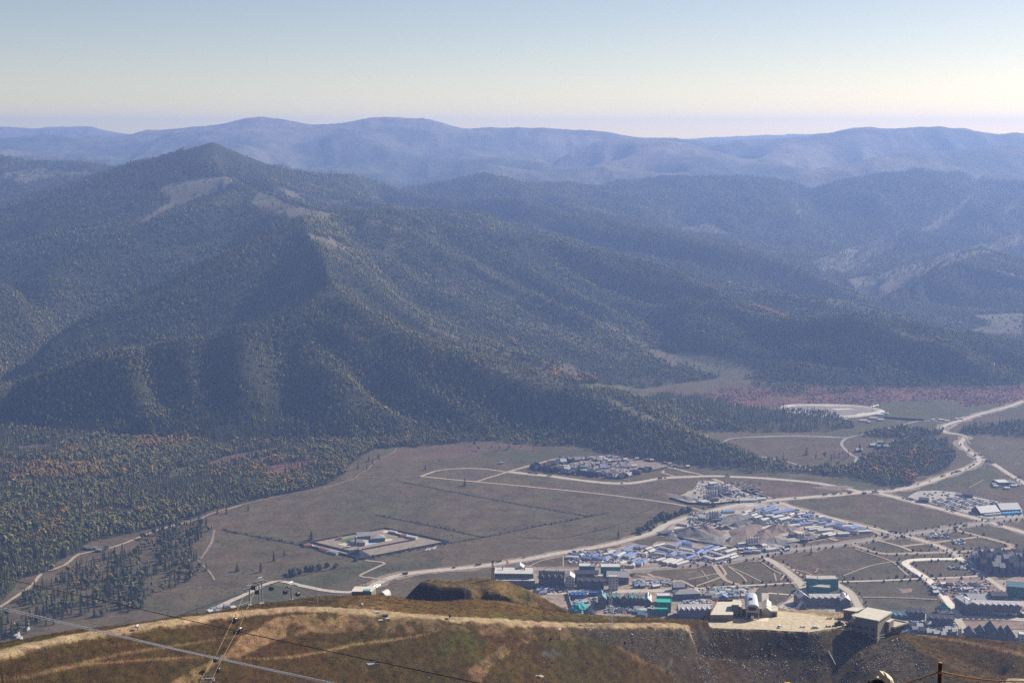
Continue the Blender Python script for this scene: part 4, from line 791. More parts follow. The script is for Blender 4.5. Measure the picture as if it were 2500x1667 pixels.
for pts, w_, m in (([(1237,1153),(1194,1146),(1134,1143.5),(1075,1148),(1052,1154),(1028,1163)], 6, m_track), ([(1028,1163),(1115,1172),(1162,1176),(1351,1194),(1508,1211),(1650,1231),(1715,1247)], 6, m_track), ([(1162,1176),(1237,1153)], 6, m_track), ([(1237,1153),(1290,1138),(1351,1122),(1385,1117)], 8, m_track),
    ([(1028,1163),(950,1167),(879,1166),(800,1189),(708,1205),(590,1233),(545,1250),(527,1251)], 3.2, m_verge), ([(969,1095),(955,1108),(918,1125),(900,1143),(879,1156),(868,1166)], 2.5, m_verge),
    ([(-40,1500),(0,1481),(40,1455),(79,1428),(102,1400),(157,1380),(193,1353),(256,1341),(307,1325),(354,1306),(405,1288),(484,1268)], 5, m_track), ([(484,1268),(527,1250),(590,1233)], 3, m_track), ([(512,1490),(590,1455),(645,1428),(685,1418),(728,1428),(787,1440),(850,1446),(905,1433)], 9, m_road),
    (y7((-60,425),(0,420),(400,411),(780,430)), 5.5, m_asph), ([(2069,1069),(1939,1066),(1802,1069),(1769,1078),(1772,1084),(1795,1094),(1831,1109),(1903,1123),(1957,1138),(1982,1149)], 6, m_asph), (y7((1680,295),(1460,280),(1300,310),(1000,388),(800,428),(740,475),(762,522),(830,585),(876,602),(850,645),(780,680),(680,700)), 6, m_asph), (y7((1680,355),(1760,310)), 6, m_asph),
    (zH((1000,618),(1180,635),(1245,655),(1180,692),(1050,750),(930,815),(1060,835),(1200,858),(1290,870)), 4.5, m_track), (b1((1310,1150),(1560,1060)), 3, m_verge), (b1((1330,620),(1310,700),(1245,800)), 4, m_verge), (b1((1220,800),(1300,880),(1330,930)), 3, m_verge),
    (zB((430,88),(500,190),(550,250),(600,300),(700,340),(820,365)), 7, m_track), (zB((620,115),(850,215),(1080,330)), 2.5, m_track), (zB((640,130),(800,240),(870,320)), 2.5, m_track), (zB((200,380),(380,320),(545,255)), 3.5, m_track), (zB((0,300),(150,370),(220,400)), 5, m_track), (zB((520,100),(600,220),(560,240)), 4, m_track), (zB((1020,30),(1100,90),(1220,170),(1350,240),(1310,300)), 2.5, m_track), (zB((1230,210),(1255,310)), 2, m_track), (zB((280,170),(370,290)), 1.5, m_track), (zB((90,210),(210,180)), 1.5, m_track), (zB((110,290),(300,250),(490,215)), 2.5, m_track),
    (zB((1300,80),(1450,150),(1600,250)), 5, m_track), (zB((1450,150),(1640,200),(1800,260)), 2.5, m_track), (zB((1150,470),(1550,500)), 5, m_road), (zB((850,530),(950,450),(1000,400)), 6, m_track), (zB((1110,470),(1120,600)), 9, m_road),
    (zC((150,0),(450,100),(640,170),(740,260),(840,345)), 3, m_track), (zC((0,350),(350,220),(640,170)), 2.5, m_track), (zC((640,170),(760,160)), 2.5, m_track), (zC((200,630),(700,635),(1240,660)), 5, m_verge), (zC((600,830),(1220,860)), 6, m_road),
    (zA((1500,90),(1580,190),(1640,220)), 3.5, m_track), (zA((1350,140),(1330,200),(1310,225)), 4, m_track), (zA((460,225),(620,150),(860,100)), 2.5, m_track), (zA((895,95),(895,230)), 1.8, m_track), (zA((1700,270),(1900,390),(2352,400)), 6, m_track), (zA((1950,310),(2040,360)), 5, m_track),
    (zE((60,715),(450,770),(700,830),(1000,910)), 9, m_track), (zE((2260,665),(2352,705)), 8, m_track), (zE((1320,600),(1520,660),(1700,710),(1900,770)), 7, m_track), (zE((600,125),(720,170),(900,235),(1200,325)), 9, m_track), (zE((100,0),(300,40),(500,90)), 5, m_track), (zE((620,480),(720,450),(900,420)), 9, m_track),
    (zG((1900,385),(2090,440)), 5, m_track), (zG((1940,360),(1920,395)), 4, m_track), (zG((2050,310),(2180,370),(2352,400)), 5, m_track), (zF((1850,260),(1700,340)), 2, m_verge), (zF((1840,480),(1650,580)), 3, m_verge), ([(2330,1062),(2352,1065),(2370,1085)], 4, m_verge)):
    strip('dirt_track' if m is not m_asph else 'side_road', pts, w_, m, rough=.18)
for pts, w_ in ((zA((1640,790),(2000,860),(2300,900)), 3), (b2((480,325),(1000,425),(1620,535)), 4.5), (b2((1730,515),(1300,595),(960,665),(750,700)), 5.5), (b2((300,525),(640,592),(960,662)), 5.5), (b1((1380,618),(1850,710)), 9), (b1((1030,1175),(1450,1030),(1870,900),(2160,850)), 3), (b2((1170,660),(1360,672),(1560,650),(1830,575),(1950,510),(2020,485)), 2.5), (y7((1100,260),(1460,275)), 7)):
    strip('field_ditch', pts, w_ * .75, mat('ditch_soil', (.055, .042, .034), .95, .3, .2), .24, .4)
def patch(name, pts, m, z=.2, rough=4.0, kind='structure'):
    P = gxy(pts); Q = []
    for k in range(len(P)):
        a, b = np.array(P[k]), np.array(P[(k + 1) % len(P)]); n = max(1, int(np.linalg.norm(b - a) / 10))
        for j in range(n):
            q = a + (b - a) * j / n; Q.append(q + (RNG.normal(0, rough * .5, 2) if j else 0))
    NR[0] += 1; z = z + NR[0] * .0006; bm = bmesh.new(); vs = [bm.verts.new((q[0], q[1], z)) for q in Q]; es = [bm.edges.new((vs[k], vs[(k + 1) % len(vs)])) for k in range(len(vs))]
    bmesh.ops.triangle_fill(bm, edges=es, use_beauty=True); bmesh.ops.recalc_face_normals(bm, faces=bm.faces[:])
    me = bpy.data.meshes.new(name); bm.to_mesh(me); bm.free(); return tag(link(name, me, m=m), kind=kind)
m_dirt = mat('bare_dirt', (.26, .195, .14), .95, .5, .09); m_gravel = mat('gravel_yard', (.30, .255, .205), .95, .4, .1); m_pave = mat('car_park_gravel', (.33, .295, .26), .95, .15, .08); m_red = mat('red_dirt', (.215, .145, .11), .95, .4, .1)
m_sandy = mat('pale_sand', (.50, .42, .30), .95, .2, .1)
patch('bare_ground', zD((140,735),(230,660),(640,645),(880,590),(1030,550),(1250,590),(1330,530),(1560,540),(1700,495),(1900,560),(2100,590),(2352,640),(2352,735),(2050,790),(1600,840),(1300,835),(1000,860),(830,840),(900,760),(720,725),(640,780)), m_dirt)
patch('bare_ground', zE((60,720),(230,560),(500,500),(700,440),(920,395),(1240,365),(1440,425),(1700,515),(2000,595),(2270,668),(1850,740),(1700,770),(1350,810),(1000,900),(700,825),(400,765)), m_gravel)
patch('bare_ground', zE((150,330),(400,230),(450,150),(650,145),(900,240),(1170,325),(880,365),(560,395),(350,380)), m_gravel)
patch('car_park', zF((870,700),(1000,620),(1200,612),(1440,628),(1800,708),(2190,788),(2330,850),(2345,960),(1850,965),(1500,870),(1130,762)), m_pave, rough=1.5)
patch('bare_ground', zG((230,345),(480,268),(700,188),(900,178),(1350,165),(1900,218),(2320,302),(2000,322),(1750,372),(1450,475),(1150,455),(700,402),(330,375)), mat('village_dirt', (.20, .155, .125), .95, .5, .12))
patch('bare_ground', zA((30,560),(100,230),(560,240),(900,265),(1650,255),(1740,350),(2000,330),(2352,390),(2352,900),(1300,900),(700,660)), m_dirt)
patch('bare_ground', zB((-20,440),(450,395),(900,400),(1010,440),(900,560),(1300,640),(2080,640),(2100,780),(1900,900),(0,900)), m_dirt)
patch('bare_ground', zC((600,835),(1420,875),(1540,1090),(2352,1050),(2352,1300),(1250,1250),(700,1000)), m_gravel)
patch('bare_ground', zC((1140,400),(1830,358),(2060,540),(1900,600),(1350,612)), m_red); patch('bare_ground', zC((1580,70),(2352,50),(2500,60),(2500,360),(1850,345)), m_red); patch('bare_ground', zC((1570,935),(2352,945),(2352,1040),(1600,1030)), m_red); patch('bare_ground', zC((690,510),(900,515),(880,560),(760,580)), m_red)
patch('bare_ground', zC((1930,420),(2352,350),(2500,360),(2500,700),(2200,640)), m_dirt)
patch('compound_ground', zH((170,415),(1260,215),(2060,385),(960,600)), mat('compound_dirt', (.235, .19, .14), .95, .25, .1), rough=0)
patch('paved_yard', zH((650,412),(800,378),(1340,340),(1350,360),(830,447)), m_sandy, .24, 0); patch('lawn', zH((650,365),(790,330),(900,310),(930,325),(810,380),(720,382)), mat('lawn_grass', (.065, .12, .03), .95, .2, .1), .27, 0)
patch('blue_court', zH((1000,385),(1070,365),(1160,392),(1060,415),(1005,412)), mat('court_paint', (.30, .45, .62), .6, .06, .1), .30, 0); patch('paved_yard', zH((1215,255),(1260,225),(1560,290),(1500,320)), m_sandy, .24, 1)
patch('lay_by', zE((920,400),(1010,385),(1100,392),(980,412)), m_sandy, .26, 1); patch('lawn', zC((1600,860),(1900,870),(2352,900),(2352,912),(1900,895),(1640,885)), mat('lawn_grass', (.065, .12, .03)), .26, 1)
for pts in (zE((330,345),(600,330),(780,350),(570,385),(420,370)), zE((850,795),(1060,850),(1000,880),(850,830)), zE((780,690),(1000,650),(1300,600),(1000,690)), zE((1420,660),(1640,680),(1500,700)), zE((800,560),(1000,570),(1100,620),(850,610)), zD((1560,350),(1700,330),(1640,380),(1540,400)), zE((1380,470),(1450,460),(1430,520),(1370,510)), zE((1590,555),(1680,550),(1700,580),(1620,580))): patch('sandy_ground', pts, m_sandy, .28, 4)
# round-cornered reservoir with pale banks
def reservoir():
    P = smooth(gxy(y7((218,185),(228,160),(300,147),(500,145),(800,150),(950,165),(1050,183),(1090,200),(1000,218),(860,240),(700,246),(520,238),(300,216),(235,208),(218,185))), 20)[:-1]
    c = P.mean(0); t = thing('reservoir', 'pale-banked oval reservoir under construction below the purple wetland', 'reservoir'); v = []; f = []; n = len(P)
    for o_, z_ in ((9, .1), (3, 3.2), (-2, 3.2), (-10, .6)):
        for p in P: d = (p - c) / np.linalg.norm(p - c); q = p + d * o_; v.append((q[0], q[1], z_))
    for k in range(3):
        for j in range(n): f.append((k * n + j, k * n + (j + 1) % n, (k + 1) * n + (j + 1) % n, (k + 1) * n + j))
    link('bank', mesh('bank', v, f), t, m=mat('pale_bank', (.50, .45, .36), .9, .1, .05))
    fl = [(p[0] - (p - c)[0] / np.linalg.norm(p - c) * 9.5, p[1] - (p - c)[1] / np.linalg.norm(p - c) * 9.5, .7) for p in P]
    link('floor_lining', mesh('floor_lining', fl, [tuple(range(n))]), t, m=mat('reservoir_floor', (.20, .165, .15), .9, .2, .05))
reservoir()
for pts in (y7((300,180),(360,172),(460,200),(400,222),(310,205)), y7((640,175),(800,172),(860,178),(700,186)), y7((860,222),(1000,205),(900,225))): patch('sandy_ground', pts, mat('pale_bank', (.6, .5, .4)), .78, 1)
patch('sandy_ground', y7((330,150),(480,155),(440,165),(340,160)), m_verge, .4, 0)
def hedge(name, pts, step, hh, wd, tn):
    Q = smooth(gxy(pts), step); xs, ys = [], []
    for q in Q:
        if random.random() < .85: xs.append(q[0] + random.gauss(0, wd)); ys.append(q[1] + random.gauss(0, wd))
    shrubs(name, xs, ys, hh, tn, 1.1)
hb = (.055, .062, .032)
for pts, st, hh, wd in ((b2((2080,540),(1980,600),(1930,640)), 3, 6, 3), (zH((0,815),(300,740),(600,690)), 3.0, 6, 4), (zH((600,690),(900,628)), 5, 4, 3), (b1((1380,618),(1600,660),(1850,710)), 4, 2.2, 3), (b2((480,325),(1000,425),(1620,535)), 6, 1.5, 1.5), (b2((1730,515),(1300,595),(960,665),(750,700)), 4, 1.8, 2), (b2((300,525),(640,592),(960,662)), 4.5, 1.8, 2), (zH((960,605),(1400,525),(2070,390)), 3, 2.4, 2), (zE((490,430),(590,410)), 3, 5, 3), (zD((1100,450),(1260,390)), 3.5, 5, 3), (zD((1270,350),(1400,280)), 4, 4, 3), (zD((1380,245),(1560,200),(1740,140)), 3, 6.5, 4)):
    hedge('hedgerow', pts, st, hh, wd, hb)
sx, sy2 = [], []
for r_, off in ((R7[4:], 11), (R8, 8), (R10, 8), (R11, 12), (R12, 11), (R6[4:], 10), (R9, 11)):
    Q = smooth(gxy(r_), 11); T = np.gradient(Q, axis=0); T /= np.linalg.norm(T, axis=1)[:, None]
    for q, t_ in zip(Q, T):
        for s_ in (-1, 1):
            if random.random() < .8: sx.append(q[0] - t_[1] * s_ * off); sy2.append(q[1] + t_[0] * s_ * off)
shrubs('roadside_saplings', sx, sy2, 3.0, (.06, .055, .035), .8)
# ------------------------------------------------------------------ buildings
m_blue = mat('blue_roof_sheet', (.155, .205, .38), .5, .12, .3, spec=.4); m_wroof = mat('white_roof_sheet', (.49, .455, .40), .55, .1, .3, spec=.4); m_wallw = mat('pale_wall', (.50, .47, .42), .9, .1, .3)
m_groof = mat('grey_roof', (.27, .25, .245), .6, .12, .3, spec=.4); m_proof = mat('pale_grey_roof', (.48, .45, .42), .6, .12, .3, spec=.4); m_droof = mat('dark_roof', (.060, .055, .060), .8, .2, .3); m_wood = mat('dark_timber', (.075, .052, .042), .9, .25, .5)
m_brown = mat('brown_facade', (.20, .135, .105), .9, .15, .3); m_slate = mat('slate_facade', (.115, .105, .11), .9, .15, .3); m_net = mat('green_netting', (.018, .20, .150), .9, .2, .4); m_netlit = mat('green_sunlit', (.02, .36, .25), .9, .1, .4); m_raw = mat('raw_concrete', (.42, .33, .28), .95, .25, .3)  # second, brighter netting green has sunlight on the top edges put into its colour
m_win = mat('window_glass', (.022, .026, .035), .15, .1, 1, spec=.6); m_cream = mat('cream_plaster', (.56, .47, .33), .9, .08, .5); m_concr = mat('concrete', (.42, .40, .37), .9, .15, .5); m_teal = mat('teal_tarp', (.03, .34, .33), .7, .2, .4); m_bluec = mat('blue_cabin', (.045, .095, .28), .6, .15, .5)
m_balc = mat('balcony_slab', (.27, .235, .21), .9, .15, .5); m_redr = mat('red_roof', (.30, .09, .06), .8, .15, .5); m_tealr = mat('teal_roof', (.13, .24, .25), .6, .12, .4); m_orange = mat('crane_paint', (.55, .16, .08), .6, .1, 1); m_steel = mat('galvanised_steel', (.42, .42, .43), .45, .1, 1, metal=.5); m_dark = mat('dark_metal', (.03, .03, .034), .5, .1, 1)
m_heapg = mat('grey_gravel', (.165, .15, .14), 1, .3, .15, bump=.4); m_heapb = mat('brown_spoil', (.17, .125, .10), 1, .35, .12, bump=.4); m_heapd = mat('dark_aggregate', (.06, .055, .06), 1, .3, .15)
def ends(L, Rr, z=0.0):
    a = np.array([float(q) for q in at(*L, z)]); b = np.array([float(q) for q in at(*Rr, z)])
    return a, b, float(np.hypot(b[0] - a[0], b[1] - a[1])), math.atan2(b[1] - a[1], b[0] - a[0])
def frame(L, Rr, depth, z=0.0):                         # base centre and heading of a building from the two front base corners
    a, b, ln, rz = ends(L, Rr, z); n = np.array([-math.sin(rz), math.cos(rz)])
    c = (a[:2] + b[:2]) / 2 + n * depth / 2; return (c[0], c[1], 0.0), ln, rz
def shed(x1, y1, x2, y2, wd, roof, label, group, name='camp_shed', cat='shed', h=3.0, rise=.9, wall=None):
    a, b, ln, rz = ends((x1, y1), (x2, y2), h); c = (a + b) / 2; ln = max(ln, 5)
    t = thing(name, label, cat, (c[0], c[1], .25), rz, group)
    MB().gable_wall((0, 0, -.25), (ln, wd, h + .25), rise).build('wall', wall or m_wallw, t); MB().gable((0, 0, h), (ln, wd), rise, .35, .15).build('roof', roof, t); return t
def windows(mb, ln, h, storeys, y, sgn, pitch=3.6, ww=1.7, wh=1.6, x0=None):
    n = max(1, int(ln / pitch)); sh = h / storeys
    for k in range(n):
        for s_ in range(storeys): mb.box((-ln / 2 + (k + .5) * ln / n, y, s_ * sh + sh * .35), (ww, .16, wh))
    return mb
def building(name, label, cat, L, Rr, depth, h, storeys, wall, roof, style='gable', rise=4, group=None, along=True, dormers=0, win=True, z=0.0):
    loc, ln, rz = frame(L, Rr, depth, z); t = thing(name, label, cat, (loc[0], loc[1], .2 + z), rz, group)
    if style == 'gable' and along:
        MB().gable_wall((0, 0, -.4), (ln, depth, h + .4), rise).build('wall', wall, t); ro = MB().gable((0, 0, h), (ln, depth), rise, .9, .35).build('roof', roof, t)
    elif style == 'gable':
        MB().gable_wall((0, 0, -.4), (depth, ln, h + .4), rise, math.pi / 2).build('wall', wall, t); ro = MB().gable((0, 0, h), (depth, ln), rise, .9, .35, math.pi / 2).build('roof', roof, t)
    elif style == 'hip':
        MB().box((0, 0, -.4), (ln, depth, h + .4)).build('wall', wall, t); a, b = ln / 2 + .8, depth / 2 + .8; q = max(.5, a - b)
        ro = MB().add([(-a, -b, h), (a, -b, h), (a, b, h), (-a, b, h), (-q, 0, h + rise), (q, 0, h + rise)], [(0, 1, 5, 4), (1, 2, 5), (2, 3, 4, 5), (3, 0, 4), (3, 2, 1, 0)]).build('roof', roof, t)
    else:
        MB().box((0, 0, -.4), (ln, depth, h + .4)).build('wall', wall, t)
        ro = MB().box((0, 0, h), (ln + .8, depth + .8, .35)).box((0, -depth / 2 - .2, h + .35), (ln + .8, .4, .6)).box((0, depth / 2 + .2, h + .35), (ln + .8, .4, .6)).box((-ln / 2 - .2, 0, h + .35), (.4, depth, .6)).box((ln / 2 + .2, 0, h + .35), (.4, depth, .6)).build('roof', roof, t)
    if win:
        w_ = MB(); windows(w_, ln, h, storeys, -depth / 2 - .02, -1); windows(w_, ln, h, storeys, depth / 2 + .02, 1)
        nd = max(1, int(depth / 4.5))
        for k in range(nd):
            for s_ in range(storeys):
                for e in (-1, 1): w_.box((e * (ln / 2 + .02), -depth / 2 + (k + .5) * depth / nd, s_ * h / storeys + h / storeys * .35), (.16, 1.6, 1.5))
        w_.build('windows', m_win, t, 'stuff')
    if name == 'hotel' and storeys > 2:
        b_ = MB()
        for s_ in range(1, storeys): b_.box((0, -depth / 2 - .35, h * s_ / storeys + .1), (ln * .94, .7, .3)).box((0, depth / 2 + .35, h * s_ / storeys + .1), (ln * .94, .7, .3))
        b_.build('balconies', m_balc, t, 'stuff')
        for k in range(2): MB().box((ln * (.27 if k else -.31), depth * .12, h), (1.2, 1.2, rise + 1.6)).build('chimney', m_slate, t)
    for k in range(dormers):
        x = -ln / 2 + (k + .5) * ln / dormers; d = MB().gable_wall((x, -depth * .33, h), (depth * .5, ln / dormers * .5, rise * .35), rise * .3, math.pi / 2).build('dormer', wall, t)
        MB().gable((x, -depth * .33, h + rise * .35), (depth * .5, ln / dormers * .5), rise * .3, .3, .25, math.pi / 2).build('dormer_roof', roof, d)
    return t
# --- worker camps: long prefab sheds
B, W_ = 'b', 'w'
campD = [(500,720,660,750,B),(500,712,570,690,B),(650,755,715,715,B),(365,725,490,742,B),(180,717,325,724,W_),(240,675,350,692,B),(340,702,372,690,W_),(640,690,760,670,W_),(760,705,860,660,B),(815,717,910,667,W_),(890,640,1020,585,B),(925,655,1060,677,B),(905,720,1000,674,B),(950,727,1050,677,B),(1030,592,1100,602,B),(1105,604,1170,590,B),(1075,667,1200,687,W_),(1170,680,1285,627,W_),(1180,627,1260,602,W_),(1275,590,1420,557,W_),(1300,642,1430,677,B),(1300,672,1440,692,W_),(1360,597,1560,642,W_),(1460,557,1590,587,W_),(1560,570,1690,517,B),(1590,652,1820,687,W_),(1620,582,1880,632,B),(1830,682,1910,632,B),(1450,702,1690,747,B),(1690,747,1820,702,B),(1610,692,1680,672,B),(1500,692,1560,662,B),(1620,612,1790,642,W_),(1920,612,2030,580,B),(2000,642,2110,592,B),(1900,682,1980,642,B),(1990,652,2215,717,W_),(1930,712,2050,757,W_),(2060,757,2215,719,W_),(2050,642,2200,602,W_),(2210,722,2330,682,W_),(2200,662,2330,622,W_),(2260,742,2352,712,W_),(1310,772,1420,742,W_),(1390,787,1520,747,W_),(1440,802,1560,757,W_),(1510,812,1640,752,W_),(1570,822,1720,777,W_),(850,822,1010,832,W_),(1010,832,1075,787,W_),(1000,782,1070,747,B),(860,807,920,782,W_),(1060,795,1140,802,B),(1080,772,1190,752,B),(1145,795,1190,762,B),(1650,535,1790,565,B),(1690,520,1760,545,B),(1220,660,1290,640,W_),(700,660,790,645,W_),(420,690,480,700,B)]
campE = [(1110,462,1210,477,B),(1120,442,1240,412,B),(1140,457,1280,427,B),(1215,477,1440,437,B),(1040,437,1120,412,B),(1180,407,1240,397,B),(1220,522,1330,502,W_),(1290,547,1400,522,W_),(1110,552,1170,532,W_),(1030,527,1100,507,W_),(1150,502,1230,497,W_),(1000,507,1060,487,W_),(900,497,960,482,W_),(1450,547,1550,532,B),(1480,492,1560,477,W_),(1540,502,1640,492,B),(1690,542,1770,562,B),(1760,532,1850,547,B),(1600,557,1700,562,W_),(1700,582,1780,572,B),(1770,607,1870,592,B),(1380,607,1480,597,W_),(1480,592,1640,577,B),(1390,614,1500,602,W_),(1560,632,1700,617,W_),(1600,647,1750,632,W_),(1690,657,1850,647,W_),(1870,582,1950,592,B),(1930,577,1980,592,W_),(1870,602,2010,642,B),(1950,612,2060,607,W_),(2030,635,2110,612,B),(2010,652,2120,677,B),(2110,667,2250,662,W_),(2110,642,2190,647,B),(1740,702,1840,682,W_),(1800,712,1900,692,W_),(1900,692,2020,687,W_),(600,482,700,492,B),(700,457,820,452,B),(230,582,340,597,W_),(170,672,360,627,W_),(860,797,960,787,W_),(1170,857,1250,847,W_),(1250,832,1290,852,W_),(1280,822,1340,832,W_),(1110,817,1150,807,W_),(1010,867,1100,872,W_),(1320,470,1400,455,W_),(1400,500,1440,480,W_),(930,470,990,455,W_),(840,520,900,505,W_),(1700,520,1760,510,W_)]
plantS = [(880,342,1060,336,W_),(1060,327,1150,321,W_),(450,352,530,347,W_),(480,362,560,356,W_),(800,230,880,235,W_),(560,170,640,160,W_)]
def camp(items, zf, where, grp, wd):
    cnt_ = {}
    order = sorted(range(len(items)), key=lambda k: items[k][0] + items[k][2])
    for k in order:
        x1, y1_, x2, y2_, c_ = items[k]; (p1, p2) = zf((x1, y1_), (x2, y2_)); cnt_[c_] = cnt_.get(c_, 0) + 1
        lab = '%s %s-roofed long shed counted from the left in %s' % (nth(cnt_[c_]), 'blue' if c_ == B else 'white', where)
        shed(p1[0], p1[1], p2[0], p2[1], wd * random.uniform(.85, 1.3) * (1.6 if (x1, y1_) in ((1060, 795), (2030, 635), (700, 457), (1215, 477), (1220, 522), (1290, 547)) else 1), m_blue if c_ == B else m_wroof, lab, grp, h=random.uniform(2.8, 4.2))
camp(campD, zD, 'the lower workers camp', 'sheds of the lower workers camp', 5.6); camp(campE, zE, 'the camp around the gravel pit', 'sheds around the gravel pit', 5.6); camp(plantS, zE, 'the upper gravel works', 'sheds of the upper gravel works', 7)
# --- village of log houses by the forest
vill = [(270,335),(330,352),(320,315),(410,362),(480,377),(510,360),(560,380),(590,365),(640,360),(670,392),(700,365),(750,402),(790,382),(815,377),(870,412),(905,400),(950,417),(1010,395),(1030,432),(1060,420),(1120,432),(1160,425),(1230,447),(1280,452),(1320,452),(1360,445),(1400,457),(1440,450),(1490,432),(1540,420),(1580,407),(1610,400),(1650,382),(1680,362),(1710,372),(1740,367),(490,292),(550,282),(605,267),(650,264),(700,247),(745,262),(830,237),(450,302)]
back = [(920,202),(960,197),(1010,182),(1050,212),(1100,212),(1130,182),(1200,207),(1230,172),(1300,192),(1330,182),(1290,222),(1250,262),(1240,227),(1090,262),(1040,277),(1410,272),(1540,292),(1570,287),(1440,207),(1730,212),(1780,217),(1590,197),(1950,250),(2010,262),(2080,290),(2150,300),(2240,298),(1230,400),(1310,404),(1170,395),(630,200),(690,195)]
for k, (x, y) in enumerate(sorted(vill)):
    (p,) = zG((x, y)); X_, Y_, _ = at(*p); hh = random.uniform(3.2, 4.6)
    t = thing('log_house', '%s dark gabled log house from the left in the village rows below the forest' % nth(k + 1), 'house', (X_, Y_, .2), random.choice((.3, .5, -.9, 2.0, -.4)) + random.uniform(-.1, .1), 'dark log houses of the village')
    MB().gable_wall((0, 0, -.2), (11, 8.5, hh), 4.2).build('wall', m_wood, t); MB().gable((0, 0, hh - .2), (11, 8.5), 4.2, .9, .3).build('roof', random.choice((m_droof, m_droof, m_groof, m_proof)), t); MB().box((2.4, .8, hh + 2), (.9, .9, 3)).build('chimney', m_slate, t)
for k, (x, y) in enumerate(sorted(back)):
    (p,) = zG((x, y)); shed(p[0] - 4, p[1] + .4, p[0] + 4.2, p[1], 7, random.choice((m_wroof, m_groof, m_heapb)), '%s low pale-roofed building from the left in the middle of the village' % nth(k + 1), 'low buildings of the village', 'village_shed', 'house', random.uniform(2.6, 3.8), 1.3, random.choice((m_wallw, m_wood, m_wood)))
# --- heaps
def heap(px, py, rad, hh, m, label, seed, el=1.0, rz=0.0):
    r = random.Random(seed); rad *= .85; hh *= .75; X_, Y_, _ = at(px, py); n = 22; rings = 7; v = []; f = []
    for k in range(rings):
        q = k / (rings - 1)
        for j in range(n):
            a = 2 * math.pi * j / n; w_ = 1 + .28 * math.sin(a * 2 + seed) + .16 * math.sin(a * 5 + seed * 2) + r.uniform(-.05, .05)
            v.append((math.cos(a) * rad * w_ * (1 - q * .93) * el, math.sin(a) * rad * w_ * (1 - q * .93), hh * (q ** 1.05) * (1 + .1 * math.sin(a * 3 + seed) * q) - .3))
    for k in range(rings - 1):
        for j in range(n): f.append((k * n + j, k * n + (j + 1) % n, (k + 1) * n + (j + 1) % n, (k + 1) * n + j))
    f.append(tuple((rings - 1) * n + j for j in range(n)))
    o = link('spoil_heap', mesh('spoil_heap', v, f, False), None, (X_, Y_, .2), m); o.rotation_euler = (0, 0, rz); return tag(o, label, 'heap', 'spoil and gravel heaps')
for k, (p, rad, hh, m, lab, el) in enumerate((
    (zE((370,700)), 33, 15, m_heapg, 'largest grey gravel heap at the near corner of the pit', 1.5), (zE((520,680)), 26, 13, m_heapb, 'broad brown heap right of the largest grey heap', 1.6), (zE((590,775)), 26, 8, m_heapg, 'low grey heap against the near pit fence', 1.5), (zE((780,775)), 12, 8, m_heapg, 'pointed grey heap left of the twin white silos', 1.1),
    (zE((820,545)), 30, 10, m_heapg, 'grey heap behind the middle of the pit', 1.4), (zE((940,590)), 16, 8, m_heapg, 'small grey heap at the rim of the brown spoil bank', 1.3), (zE((670,650)), 10, 7, m_heapd, 'left dark cone heap beside the four-legged silo', 1), (zE((735,645)), 10, 7, m_heapd, 'right dark cone heap beside the four-legged silo', 1), (zE((830,615)), 11, 7, m_heapg, 'grey cone heap right of the dark cones', 1),
    (zE((1070,575)), 20, 8, m_heapd, 'flat dark aggregate heap by the white sheds', 1.5), (zE((930,715)), 34, 10, m_heapb, 'long brown spoil bank in the middle of the pit', 2.2), (zE((1130,720)), 24, 12, m_heapb, 'brown spoil bank right of the pit middle', 1.6), (zE((1260,660)), 26, 13, m_heapb, 'tall brown heap at the right side of the pit', 1.3), (zE((1360,650)), 20, 9, m_heapb, 'brown heap nearest the camp rows', 1.4),
    (zE((1250,770)), 18, 6, m_heapg, 'low grey heap right of the twin white silos', 1.6), (zE((1370,790)), 18, 4, m_heapg, 'flat grey heap near the lower right pit fence', 1.7), (zE((1480,720)), 15, 5, m_heapd, 'dark heap in front of the small right silo', 1.5), (zE((1620,720)), 15, 5, m_heapg, 'grey heap at the right end of the pit', 1.5), (zE((170,715)), 16, 7, m_heapg, 'grey heap at the left tip of the pit', 1.8),
    (zE((640,245)), 27, 6, m_heapd, 'wide dark heap in the upper gravel works', 1.8), (zE((800,305)), 10, 6, m_heapg, 'first grey cone of the upper gravel works', 1), (zE((880,300)), 10, 7, m_heapg, 'second grey cone of the upper gravel works', 1), (zE((925,305)), 10, 6, m_heapg, 'third grey cone of the upper gravel works', 1), (zE((300,320)), 20, 4, m_heapg, 'flat grey heap at the left fence of the upper gravel works', 1.8),
    (zH((930,540)), 17, 10, m_heapd, 'dark heap in the near corner of the walled compound', 1.5), (zA((1790,335)), 12, 5, m_heapb, 'brown heap beside the rubble field behind the hotels', 1.6), (zA((1230,790)), 12, 9, m_heapd, 'dark heap at the foot of the grassy mound', 1.1), (zA((2290,850)), 11, 7, m_heapd, 'dark heap right of the lowest green building', 1.2), (zE((1870,215)), 22, 2, m_heapb, 'flat muddy heap in the purple field', 2))):
    heap(p[0][0], p[0][1], rad, hh, m, lab, k + 3, el, .1 * k)
